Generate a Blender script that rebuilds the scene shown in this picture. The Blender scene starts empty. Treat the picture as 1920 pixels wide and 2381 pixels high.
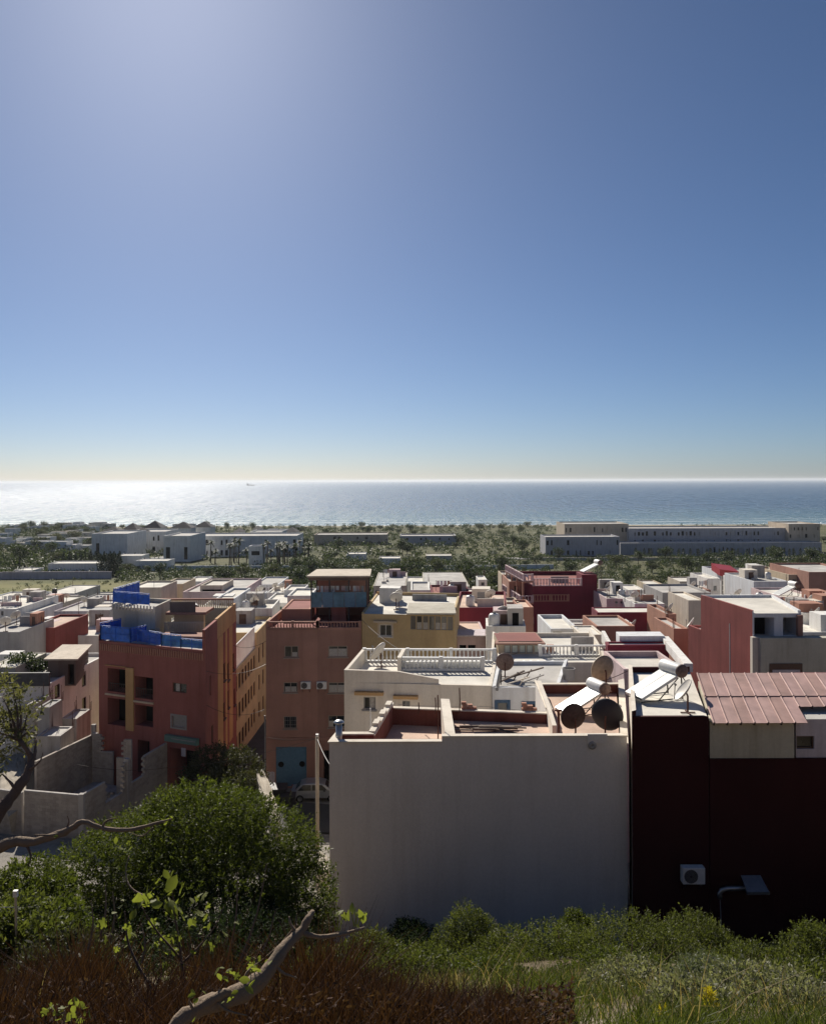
import bpy, bmesh, math, random
import numpy as np
from mathutils import Vector, Matrix, Quaternion

# ------------------------------------------------------------------ camera, sky, sun, exposure
SC = bpy.context.scene
COL = SC.collection
R = math.radians
F, CX, CY, CAMZ = 1900.0, 960.0, 1117.0, 50.0      # focal length, principal point (photo pixels), eye height (m)
ROLL = R(0.2)

cam = bpy.data.cameras.new('camera')
cam.sensor_fit = 'HORIZONTAL'; cam.sensor_width = 36.0; cam.lens = F / 1920.0 * 36.0
cam.shift_y = -(1190.5 - CY) / 1920.0
cam.clip_start = 0.1; cam.clip_end = 90000
camo = bpy.data.objects.new('camera', cam); COL.objects.link(camo)
camo.location = (0, 0, CAMZ)
camo.rotation_euler = (R(90), ROLL, 0)
SC.camera = camo

SUN_EL, SUN_AZ = R(34.0), R(-17.0)                 # azimuth from straight ahead, minus = left
tosun = Vector((math.sin(SUN_AZ) * math.cos(SUN_EL), math.cos(SUN_AZ) * math.cos(SUN_EL), math.sin(SUN_EL)))
world = bpy.data.worlds.new('World'); SC.world = world; world.use_nodes = True
nt = world.node_tree
bg = nt.nodes['Background']
sky = nt.nodes.new('ShaderNodeTexSky'); sky.sky_type = 'NISHITA'; sky.sun_disc = False
sky.sun_elevation = SUN_EL; sky.sun_rotation = SUN_AZ
sky.altitude = 300; sky.air_density = 0.72; sky.dust_density = 0.6; sky.ozone_density = 6.6
nt.links.new(sky.outputs[0], bg.inputs[0]); bg.inputs[1].default_value = 0.05
sun = bpy.data.lights.new('sun', 'SUN'); sun.energy = 5.0; sun.angle = R(0.55); sun.color = (1.0, 0.93, 0.82)
suno = bpy.data.objects.new('sun', sun); COL.objects.link(suno)
suno.rotation_euler = tosun.to_track_quat('Z', 'Y').to_euler(); suno.location = (0, 0, 120)
SC.view_settings.view_transform = 'Standard'; SC.view_settings.look = 'None'
SC.view_settings.gamma = 1.0; SC.view_settings.exposure = 0.34
SC.view_settings.use_curve_mapping = False
SC.cycles.max_bounces = 6; SC.cycles.diffuse_bounces = 4; SC.cycles.glossy_bounces = 3
SC.cycles.transparent_max_bounces = 8; SC.cycles.volume_bounces = 0
SC.cycles.use_denoising = True
SC.cycles.sample_clamp_indirect = 6

# ------------------------------------------------------------------ helpers
RNG = random.Random(7)
CR, SR = math.cos(ROLL), math.sin(ROLL)
def ray(x, y):
    a, b = (x - CX) / F, -(y - CY) / F
    return Vector((a * CR + b * SR, 1.0, -a * SR + b * CR))
def at(x, y, d):
    r = ray(x, y); return Vector((r.x * d, d, CAMZ + r.z * d))
def onz(x, y, z):
    r = ray(x, y); d = (z - CAMZ) / r.z
    return Vector((r.x * d, d, z))
def lerp(a, b, t): return a + (b - a) * t

PROF = [(-60, 58), (-5, 50), (0, 48.3), (4, 46.8), (7, 45.3), (10, 43.5), (15, 40.8), (22, 37.1), (31, 32.3), (40, 29.6), (50, 27.2), (60, 25.4),
        (68, 24.4), (100, 22), (150, 19), (276, 14), (450, 10), (700, 6), (850, 2.4), (900, 0.2), (935, -1.8), (1300, -8), (4000, -30)]
PY = np.array([p[0] for p in PROF], float); PZ = np.array([p[1] for p in PROF], float)
def gz(x, y):
    z = np.interp(y, PY, PZ)
    x = np.asarray(x, float); y = np.asarray(y, float)
    z = z + 0.22 * np.sin(x * .55 + y * .31) * np.sin(y * .47 - x * .21) * np.clip((y - 2) / 8, 0, 1) * np.clip((60 - y) / 40, 0, 1)
    z = z - 2.2 * np.clip((-x - 4) / 8, 0, 1) * np.clip((y - 12) / 8, 0, 1) * np.clip((52 - y) / 14, 0, 1)
    z = z + 1.2 * np.sin(x * .021 + 1) * np.sin(y * .017) * np.clip((y - 150) / 150, 0, 1) * np.clip((820 - y) / 150, 0, 1)
    return z
def g(x, y): return float(gz(x, y))

ORG = {}
def org(o): return ORG.get(o.name, Vector((0, 0, 0)))
def tag(o, label=None, cat=None, group=None, kind=None):
    if label: o['label'] = label
    if cat: o['category'] = cat
    if group: o['group'] = group
    if kind: o['kind'] = kind
    return o
def thing(name, label, cat, loc=(0, 0, 0), group=None):
    o = bpy.data.objects.new(name, None); COL.objects.link(o); o.empty_display_size = .2
    o.location = loc; ORG[o.name] = Vector(loc)
    return tag(o, label, cat, group)
def link_mesh(name, me, parent=None):
    o = bpy.data.objects.new(name, me); COL.objects.link(o)
    if parent is not None:
        o.parent = parent; ORG[o.name] = org(parent)
    return o
def copy_tree(o, parent=None):
    c = o.copy(); COL.objects.link(c)
    if parent is not None: c.parent = parent
    for ch in o.children: copy_tree(ch, c)
    return c

class MB:
    """collects faces; build() links them as one mesh object"""
    def __init__(s): s.v = []; s.f = []; s.m = []; s.mi = 0
    def quad(s, *p):
        n = len(s.v); s.v += [tuple(q) for q in p]; s.f.append(tuple(range(n, n + len(p)))); s.m.append(s.mi)
    def grid(s, pts, faces):
        n = len(s.v); s.v += [tuple(q) for q in pts]
        for f in faces: s.f.append(tuple(i + n for i in f)); s.m.append(s.mi)
    BF = [(0, 3, 2, 1), (4, 5, 6, 7), (0, 1, 5, 4), (1, 2, 6, 5), (2, 3, 7, 6), (3, 0, 4, 7)]
    def box(s, c, sz, rz=0.0, mat=None):
        hx, hy, hz = sz[0] / 2, sz[1] / 2, sz[2] / 2
        P = [Vector((sx * hx, sy * hy, z * hz)) for z in (-1, 1) for sx, sy in ((-1, -1), (1, -1), (1, 1), (-1, 1))]
        if mat is None: mat = Matrix.Rotation(rz, 3, 'Z')
        c = Vector(c); s.grid([mat @ p + c for p in P], MB.BF)
    def bar(s, p, q, w, h, up=Vector((0, 0, 1))):
        p, q = Vector(p), Vector(q); d = (q - p)
        L = d.length
        if L < 1e-6: return
        d /= L; sd = d.cross(up)
        if sd.length < 1e-4: sd = d.cross(Vector((1, 0, 0)))
        sd.normalize(); u = sd.cross(d)
        P = []
        for e in (p, q):
            for a, b in ((-1, -1), (1, -1), (1, 1), (-1, 1)): P.append(e + sd * a * w / 2 + u * b * h / 2)
        s.grid(P, [(0, 1, 2, 3), (7, 6, 5, 4), (0, 4, 5, 1), (1, 5, 6, 2), (2, 6, 7, 3), (3, 7, 4, 0)])
    def prism(s, poly, z0, z1, top=True, bot=False):
        n = len(poly)
        pts = [(p[0], p[1], z0) for p in poly] + [(p[0], p[1], z1) for p in poly]
        fs = [(i, (i + 1) % n, n + (i + 1) % n, n + i) for i in range(n)]
        if top: fs.append(tuple(range(n, 2 * n)))
        if bot: fs.append(tuple(range(n - 1, -1, -1)))
        s.grid(pts, fs)
    def tube(s, path, rad, n=6, cap=True):
        path = [Vector(p) for p in path]
        if not hasattr(rad, '__len__'): rad = [rad] * len(path)
        pts = []; prev = None
        for i, p in enumerate(path):
            t = (path[min(i + 1, len(path) - 1)] - path[max(i - 1, 0)])
            t.normalize()
            a = prev - t * prev.dot(t) if prev is not None else t.orthogonal()
            if a.length < 1e-5: a = t.orthogonal()
            a.normalize(); prev = a; b = t.cross(a)
            for k in range(n):
                th = 2 * math.pi * k / n
                pts.append(p + (a * math.cos(th) + b * math.sin(th)) * rad[i])
        fs = []
        for i in range(len(path) - 1):
            for k in range(n):
                fs.append((i * n + k, i * n + (k + 1) % n, (i + 1) * n + (k + 1) % n, (i + 1) * n + k))
        if cap:
            fs.append(tuple(range(n - 1, -1, -1))); m = (len(path) - 1) * n
            fs.append(tuple(range(m, m + n)))
        s.grid(pts, fs)
    def lathe(s, prof, n=12, mat=None, loc=(0, 0, 0)):
        loc = Vector(loc); pts = []
        for r, z in prof:
            for k in range(n):
                th = 2 * math.pi * k / n; v = Vector((r * math.cos(th), r * math.sin(th), z))
                pts.append((mat @ v if mat is not None else v) + loc)
        fs = []
        for i in range(len(prof) - 1):
            for k in range(n):
                fs.append((i * n + k, i * n + (k + 1) % n, (i + 1) * n + (k + 1) % n, (i + 1) * n + k))
        s.grid(pts, fs)
    def build(s, name, mats, parent=None, smooth=False, bevel=0):
        if not isinstance(mats, (list, tuple)): mats = [mats]
        o_ = org(parent) if parent is not None else Vector((0, 0, 0))
        me = bpy.data.meshes.new(name)
        me.from_pydata([(v[0] - o_.x, v[1] - o_.y, v[2] - o_.z) for v in s.v], [], s.f)
        for m in mats: me.materials.append(m)
        if len(mats) > 1: me.polygons.foreach_set('material_index', s.m)
        if smooth: me.polygons.foreach_set('use_smooth', [True] * len(me.polygons))
        me.update()
        o = link_mesh(name, me, parent)
        if bevel:
            b = o.modifiers.new('bevel', 'BEVEL'); b.width = bevel; b.segments = 2; b.limit_method = 'ANGLE'
        return o

def np_mesh(name, V, Fq, mats, parent=None, k=4, mi=None, smooth=False):
    """mesh from numpy arrays, faces all of k corners"""
    me = bpy.data.meshes.new(name)
    nf = len(Fq)
    me.vertices.add(len(V)); me.vertices.foreach_set('co', np.asarray(V, np.float32).ravel())
    me.loops.add(nf * k); me.loops.foreach_set('vertex_index', np.asarray(Fq, np.int32).ravel())
    me.polygons.add(nf); me.polygons.foreach_set('loop_start', np.arange(nf, dtype=np.int32) * k)
    me.polygons.foreach_set('loop_total', np.full(nf, k, np.int32))
    for m in (mats if isinstance(mats, (list, tuple)) else [mats]): me.materials.append(m)
    if mi is not None: me.polygons.foreach_set('material_index', np.asarray(mi, np.int32))
    if smooth: me.polygons.foreach_set('use_smooth', np.ones(nf, bool))
    me.update(calc_edges=True); me.validate()
    if name is None: return me
    return me

# ------------------------------------------------------------------ materials
MATS = {}
def newmat(name):
    m = bpy.data.materials.new(name); m.use_nodes = True; MATS[name] = m
    n = m.node_tree.nodes; b = n['Principled BSDF']
    return m, n, m.node_tree.links, b
def c4(c): return (c[0], c[1], c[2], 1)
def pos(n, l, scale=(1, 1, 1)):
    gpos = n.new('ShaderNodeNewGeometry'); mp = n.new('ShaderNodeMapping'); mp.inputs['Scale'].default_value = scale
    l.new(gpos.outputs['Position'], mp.inputs['Vector']); return mp.outputs[0]
def noise(n, l, vec, scale, detail=4, rough=.55):
    t = n.new('ShaderNodeTexNoise'); t.inputs['Scale'].default_value = scale; t.inputs['Detail'].default_value = detail
    t.inputs['Roughness'].default_value = rough
    if vec is not None: l.new(vec, t.inputs['Vector'])
    return t.outputs['Fac']
def ramp(n, l, fac, stops):
    r = n.new('ShaderNodeValToRGB'); e = r.color_ramp.elements
    while len(e) < len(stops): e.new(.5)
    for i, (p, c) in enumerate(stops): e[i].position = p; e[i].color = c4(c) if len(c) == 3 else c
    l.new(fac, r.inputs[0]); return r.outputs[0]
def mixc(n, l, fac, a, b, mode='MIX'):
    m = n.new('ShaderNodeMix'); m.data_type = 'RGBA'; m.blend_type = mode
    for i, v in ((0, fac), (6, a), (7, b)):
        if hasattr(v, 'is_linked') or hasattr(v, 'links'): l.new(v, m.inputs[i])
        elif isinstance(v, (tuple, list)): m.inputs[i].default_value = c4(v)
        else: m.inputs[i].default_value = v
    return m.outputs[2]
def bump(n, l, b, h, strength, dist=.02):
    bp = n.new('ShaderNodeBump'); bp.inputs['Strength'].default_value = strength; bp.inputs['Distance'].default_value = dist
    l.new(h, bp.inputs['Height']); l.new(bp.outputs[0], b.inputs['Normal'])
def mul(c, k): return tuple(min(1, x * k) for x in c)

def plaster(name, col, var=.16, streak=.22, rough=.9, dirt=(.55, .5, .45), bstr=.35):
    if name in MATS: return MATS[name]
    m, n, l, b = newmat(name)
    p = pos(n, l)
    a = noise(n, l, p, .35, 6, .6); var *= 1.35
    c1 = ramp(n, l, a, [(.3, mul(col, 1 - var)), (.72, mul(col, 1 + var * .5))])
    st = noise(n, l, pos(n, l, (1.6, 1.6, .12)), 1.0, 5, .65)
    sk = min(1, streak * 2.9)
    stf = ramp(n, l, st, [(.48, (0, 0, 0)), (.74, (sk, sk, sk))])
    c2 = mixc(n, l, stf, c1, tuple(x * d for x, d in zip(col, dirt)))
    fine = noise(n, l, p, 9, 5, .7)
    f2 = ramp(n, l, fine, [(.25, (.9, .9, .9)), (.75, (1.06, 1.06, 1.06))])
    c3 = mixc(n, l, 1.0, c2, f2, 'MULTIPLY')
    l.new(c3, b.inputs['Base Color']); b.inputs['Roughness'].default_value = rough
    b.inputs['Specular IOR Level'].default_value = .25
    bump(n, l, b, noise(n, l, p, 14, 6, .7), bstr, .03)
    return m
def flat(name, col, rough=.6, metal=0.0, spec=.4, var=.1, scale=6.0):
    if name in MATS: return MATS[name]
    m, n, l, b = newmat(name)
    a = noise(n, l, pos(n, l), scale, 4)
    l.new(ramp(n, l, a, [(.3, mul(col, 1 - var)), (.7, mul(col, 1 + var))]), b.inputs['Base Color'])
    b.inputs['Roughness'].default_value = rough; b.inputs['Metallic'].default_value = metal
    b.inputs['Specular IOR Level'].default_value = spec
    return m
def leafm(name, c1, c2, trans=.45, rough=.6):
    if name in MATS: return MATS[name]
    m, n, l, b = newmat(name)
    gi = n.new('ShaderNodeNewGeometry')
    col = ramp(n, l, gi.outputs['Random Per Island'], [(0, c1), (1, c2)])
    l.new(col, b.inputs['Base Color']); b.inputs['Roughness'].default_value = rough
    b.inputs['Specular IOR Level'].default_value = .3
    t = n.new('ShaderNodeBsdfTranslucent'); tc = mixc(n, l, 1.0, col, (1.35, 1.45, .7), 'MULTIPLY'); l.new(tc, t.inputs[0])
    ms = n.new('ShaderNodeMixShader'); ms.inputs[0].default_value = trans
    l.new(b.outputs[0], ms.inputs[1]); l.new(t.outputs[0], ms.inputs[2])
    l.new(ms.outputs[0], n['Material Output'].inputs[0])
    return m

# walls
W_FRONT = plaster('plaster_grey_white', (0.72, 0.67, 0.62), var=.07, streak=.07)
W_CREAM = plaster('plaster_cream', (0.74, 0.67, 0.57), var=.08, streak=.14)
W_WHITE = plaster('plaster_white', (0.8, 0.78, 0.74), var=.08, streak=.2)
W_COOL = plaster('plaster_cool_white', (0.73, 0.74, 0.75), var=.08, streak=.2)
W_GREY = plaster('plaster_grey', (0.44, 0.425, 0.41))
W_LILAC = plaster('plaster_lilac', (0.6, 0.53, 0.55))
W_BEIGE = plaster('plaster_beige', (0.62, 0.54, 0.44))
W_OLIVE = plaster('plaster_olive', (0.52, 0.485, 0.4))
W_RED = plaster('plaster_red', (0.34, 0.125, 0.105), streak=.2)
W_OCHRE = plaster('plaster_ochre', (0.58, 0.36, 0.17), streak=.12)
W_TAN = plaster('plaster_tan', (0.62, 0.51, 0.37), streak=.15)
W_BROWN = plaster('plaster_brown', (0.43, 0.235, 0.18), streak=.14)
W_BROWN2 = plaster('plaster_dark_brown', (0.36, 0.2, 0.155), streak=.14)
W_MUST = plaster('plaster_mustard', (0.55, 0.405, 0.215), streak=.12)
W_BURG = plaster('plaster_burgundy', (0.2, 0.032, 0.05), streak=.1)
W_DARK = plaster('plaster_oxblood', (.045, .008, .008), streak=.1)
W_KRED = plaster('plaster_brick_red', (0.30, 0.082, 0.072), streak=.2)
W_PINK = plaster('plaster_pink', (0.66, 0.51, 0.5), streak=.2)
W_YELL = plaster('plaster_yellow', (0.72, 0.55, 0.29), streak=.15)
W_TERRA = plaster('plaster_terracotta', (0.46, 0.24, 0.17), streak=.1)
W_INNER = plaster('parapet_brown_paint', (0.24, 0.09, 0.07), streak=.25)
W_BLOCK = plaster('concrete_block', (.27, .235, .205), var=.2, streak=.2, bstr=.8)
W_CONC = plaster('raw_concrete', (0.48, 0.45, 0.42), var=.2, streak=.3, bstr=.6)
RF_WHITE = plaster('roof_whitewash', (0.74, 0.7, 0.62), var=.26, streak=.0)
RF_GREY = plaster('roof_screed', (0.5, 0.475, 0.44), var=.26, streak=.0)
RF_PINK = plaster('roof_pink_tiles', (0.64, 0.47, 0.37), var=.26, streak=.0)
RF_RED = plaster('roof_red_screed', (.28, .10, .085), var=.15, streak=.0)
WOOD = plaster('weathered_boards', (0.2, 0.155, 0.13), var=.3, streak=.3)
# small parts
GLASS = flat('window_glass', (.02, .025, .03), rough=.06, spec=.7, var=.2)
VOID = flat('dark_interior', (.012, .011, .012), rough=.9, spec=.1)
FR_WHITE = flat('frame_white', (0.62, 0.6, 0.56), rough=.5)
FR_BROWN = flat('frame_brown', (.10, .05, .035), rough=.5)
FR_GREY = flat('frame_grey', (.28, .27, .26), rough=.5)
FR_BLUE = flat('frame_blue', (.035, .085, .16), rough=.5)
CURTAIN = flat('curtain', (.45, .42, .38), rough=.95, var=.25, scale=14)
METAL = flat('galvanised_metal', (.42, .42, .42), rough=.38, metal=.85)
DMETAL = flat('dark_steel', (.06, .05, .05), rough=.5, metal=.4)
RUST = flat('rusty_steel', (.11, .045, .03), rough=.8, var=.4, scale=20)
WPAINT = flat('white_paint', (.72, .71, .68), rough=.45)
DISHW = flat('dish_white', (.62, .58, .52), rough=.5)
DISHB = flat('dish_brown', (.17, .11, .09), rough=.6, var=.35, scale=10)
DISHK = flat('dish_dark', (.022, .021, .026), rough=.55)
BLUE = flat('blue_tarp', (.03, .15, .62), rough=.55, var=.3, scale=2)
BLUE2 = flat('blue_grey_sheet', (0.09, 0.19, 0.26), rough=.5, var=.35, scale=2)
TEAL = flat('garage_blue', (0.1, 0.2, 0.29), rough=.5, var=.15)
ASPHALT = plaster('asphalt', (0.075, 0.072, 0.07), var=.2, streak=0)
# ------------------------------------------------------------------ ground, sea, roads
def make_ground():
    ys = np.concatenate([np.arange(-60, 0, 6), np.arange(0, 70, 1.0), np.arange(70, 160, 4), np.arange(160, 500, 12), np.arange(500, 961, 18)])
    xs = np.concatenate([-np.array([6000, 4000, 2500, 1600, 1100, 800, 600, 450, 340, 260, 200, 150, 110, 80, 60]), np.arange(-48, 49, 1.5), np.array([60, 80, 110, 150, 200, 260, 340, 450, 600, 800, 1100, 1600, 2500, 4000, 6000])])
    X, Y = np.meshgrid(xs, ys); Z = gz(X, Y)
    V = np.stack([X.ravel(), Y.ravel(), Z.ravel()], 1)
    nx, ny = len(xs), len(ys)
    i = np.arange(nx * (ny - 1)).reshape(ny - 1, nx)[:, :-1].ravel()
    Fq = np.stack([i, i + 1, i + nx + 1, i + nx], 1)
    m, n, l, b = newmat('ground_soil')
    gp = n.new('ShaderNodeNewGeometry'); sx = n.new('ShaderNodeSeparateXYZ'); l.new(gp.outputs['Position'], sx.inputs[0])
    p = pos(n, l)
    big = noise(n, l, p, .02, 6, .65); mid = noise(n, l, p, .35, 6, .65); fine = noise(n, l, p, 4, 6, .7)
    near = ramp(n, l, mid, [(.36, (.10, .075, .045)), (.55, (.17, .135, .09)), (.72, (.34, .29, .22))])
    town = ramp(n, l, mid, [(.3, (.20, .185, .165)), (.7, (.36, .33, .29))])
    plain = ramp(n, l, big, [(.3, (.055, .065, .032)), (.46, (.13, .125, .062)), (.58, (.075, .085, .04)), (.75, (.20, .175, .12))])
    field = ramp(n, l, big, [(.3, (.12, .13, .05)), (.5, (.22, .205, .09)), (.62, (.15, .16, .06)), (.75, (.30, .26, .16))])
    sand = ramp(n, l, mid, [(.3, (.33, .28, .2)), (.7, (.42, .37, .28))])
    def band(y0, y1):
        mr = n.new('ShaderNodeMapRange'); mr.inputs[1].default_value = y0; mr.inputs[2].default_value = y1
        ad = n.new('ShaderNodeMath'); ad.operation = 'MULTIPLY_ADD'; ad.inputs[1].default_value = (y1 - y0) * .8; l.new(mid, ad.inputs[0]); l.new(sx.outputs[1], ad.inputs[2])
        l.new(ad.outputs[0], mr.inputs[0]); return mr.outputs[0]
    c = mixc(n, l, band(38, 50), near, town)
    c = mixc(n, l, band(170, 215), c, field)
    c = mixc(n, l, band(285, 305), c, plain)
    c = mixc(n, l, band(835, 875), c, sand)
    f2 = ramp(n, l, fine, [(.25, (.72, .72, .72)), (.75, (1.15, 1.15, 1.15))])
    c = mixc(n, l, 1.0, c, f2, 'MULTIPLY')
    l.new(c, b.inputs['Base Color']); b.inputs['Roughness'].default_value = .95; b.inputs['Specular IOR Level'].default_value = .1
    bump(n, l, b, noise(n, l, p, 6, 8, .75), .7, .12)
    o = link_mesh('ground', np_mesh('ground', V, Fq, m, smooth=True)); tag(o, 'sloping soil and dusty ground from the hillside down to the coast', kind='structure')
make_ground()

def make_sea():
    S = 45000
    mb = MB(); mb.quad((-S, 860, 0), (S, 860, 0), (S, S, 0), (-S, S, 0))
    m, n, l, b = newmat('sea_water')
    gp = n.new('ShaderNodeNewGeometry'); sx = n.new('ShaderNodeSeparateXYZ'); l.new(gp.outputs['Position'], sx.inputs[0])
    b.inputs['Base Color'].default_value = (.018, .062, .105, 1)
    b.inputs['Roughness'].default_value = .30; b.inputs['IOR'].default_value = 1.33
    w1 = noise(n, l, pos(n, l, (.016, .0045, 1)), 1, 9, .78)
    w2 = noise(n, l, pos(n, l, (.22, .028, 1)), 1, 6, .8)
    ad = n.new('ShaderNodeMath'); ad.operation = 'MULTIPLY_ADD'; ad.inputs[1].default_value = 2.0; l.new(w1, ad.inputs[0]); l.new(w2, ad.inputs[2])
    bump(n, l, b, ad.outputs[0], .8, 2.4); b.inputs['Specular IOR Level'].default_value = .15
    wind = noise(n, l, pos(n, l, (.10, .006, 1)), 1, 8, .8)
    mx = n.new('ShaderNodeMath'); mx.operation = 'ADD'; l.new(wind, mx.inputs[0]); l.new(w2, mx.inputs[1])
    hf = n.new('ShaderNodeMath'); hf.operation = 'MULTIPLY'; hf.inputs[1].default_value = .5; l.new(mx.outputs[0], hf.inputs[0])
    l.new(ramp(n, l, hf.outputs[0], [(.42, (.14, .14, .14)), (.58, (.42, .42, .42))]), b.inputs['Roughness'])
    # surf: broken white lines parallel to the beach
    wob = noise(n, l, pos(n, l, (.006, .004, 1)), 1, 4)
    off = n.new('ShaderNodeMath'); off.operation = 'MULTIPLY_ADD'; off.inputs[1].default_value = 46; l.new(wob, off.inputs[0]); l.new(sx.outputs[1], off.inputs[2])
    sn = n.new('ShaderNodeMath'); sn.operation = 'MULTIPLY'; sn.inputs[1].default_value = .115; l.new(off.outputs[0], sn.inputs[0])
    s2 = n.new('ShaderNodeMath'); s2.operation = 'SINE'; l.new(sn.outputs[0], s2.inputs[0])
    br = noise(n, l, pos(n, l, (.012, .06, 1)), 1, 5, .7)
    su = n.new('ShaderNodeMath'); su.operation = 'ADD'; l.new(s2.outputs[0], su.inputs[0]); l.new(br, su.inputs[1])
    mr = n.new('ShaderNodeMapRange'); mr.inputs[1].default_value = 1.28; mr.inputs[2].default_value = 1.48; l.new(su.outputs[0], mr.inputs[0])
    fade = n.new('ShaderNodeMapRange'); fade.inputs[1].default_value = 1090; fade.inputs[2].default_value = 930; l.new(sx.outputs[1], fade.inputs[0])
    mm = n.new('ShaderNodeMath'); mm.operation = 'MULTIPLY'; l.new(mr.outputs[0], mm.inputs[0]); l.new(fade.outputs[0], mm.inputs[1])
    # shallower, greener water close to the beach
    sh = n.new('ShaderNodeMapRange'); sh.inputs[1].default_value = 1500; sh.inputs[2].default_value = 900; l.new(sx.outputs[1], sh.inputs[0])
    c = mixc(n, l, sh.outputs[0], (.028, .082, .15), (.06, .15, .18))
    c = mixc(n, l, mm.outputs[0], c, (.75, .78, .78))
    l.new(c, b.inputs['Base Color'])
    o = mb.build('sea', m); tag(o, 'blue sea glittering under the sun to the left', kind='structure')
make_sea()

def road(name, label, pts, w, mat, lift=.05):
    mb = MB()
    P = []
    for i in range(len(pts) - 1):
        a, b2 = Vector(pts[i]), Vector(pts[i + 1]); k = max(1, int((b2 - a).length / 3))
        for j in range(k): P.append(a.lerp(b2, j / k))
    P.append(Vector(pts[-1]))
    for i in range(len(P) - 1):
        a, b2 = P[i], P[i + 1]; d = (b2 - a).normalized(); s = Vector((d.y, -d.x)) * w / 2
        q = []
        for e, sg in ((a, 1), (b2, 1), (b2, -1), (a, -1)):
            v = e + s * sg; q.append((v.x, v.y, max(g(e.x, e.y), g(v.x, v.y)) + lift))
        mb.quad(*q[::-1])
    return tag(mb.build(name, mat), label, kind='structure')
road('street', 'narrow asphalt street running down between the red and brown buildings', [(-13.5, 46), (-14.3, 62), (-14.7, 80), (-15.5, 140)], 4.6, ASPHALT, .07)
road('street', 'asphalt yard in front of the brown building with the blue gate', [(-13, 60), (-4, 57), (14, 55)], 6.0, ASPHALT, .11)
ROADM = plaster('pale_road', (.24, .235, .23), var=.1, streak=0)
road('road', 'pale coastal road rising diagonally past the resort on the left', [(-190, 330), (-150, 380), (-118, 470), (-95, 560)], 11, ROADM, .35)
road('road', 'pale avenue below the long hotel on the right', [(40, 395), (110, 400), (190, 404), (330, 410)], 9, ROADM, .35)

# ------------------------------------------------------------------ buildings
def inset(poly, t):
    n = len(poly); out = []
    for i in range(n):
        p0, p1, p2 = Vector(poly[i - 1]), Vector(poly[i]), Vector(poly[(i + 1) % n])
        d1 = (p1 - p0).normalized(); d2 = (p2 - p1).normalized()
        n1 = Vector((-d1.y, d1.x)); n2 = Vector((-d2.y, d2.x))
        a = p1 + n1 * t; b2 = p1 + n2 * t
        den = d1.x * d2.y - d1.y * d2.x
        if abs(den) < 1e-6: out.append(a); continue
        w = b2 - a; s = (w.x * d2.y - w.y * d2.x) / den
        out.append(a + d1 * s)
    return out

def balustrade(mb, p, q, z, h=.85, step=.24, r=.055, posts=2.6, n=6):
    p, q = Vector((p[0], p[1], z)), Vector((q[0], q[1], z)); d = q - p; L = d.length
    if L < .2: return
    d /= L; up = Vector((0, 0, 1))
    mb.bar(p + up * .06, q + up * .06, .2, .12)
    mb.bar(p + up * (h - .05), q + up * (h - .05), .22, .1)
    k = max(1, round(L / posts))
    yaw = math.atan2(d.y, d.x)
    for i in range(k + 1): mb.box(p + d * (L * i / k) + up * (h / 2 + .02), (.2, .24, h + .04), yaw)
    m = int(L / step); hh = h - .22
    for i in range(m):
        c = p + d * (L * (i + .5) / m)
        mb.lathe([(r * .75, .12), (r * 1.15, .12 + hh * .28), (r * .6, .12 + hh * .62), (r * .9, .12 + hh)], n, None, c)

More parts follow.
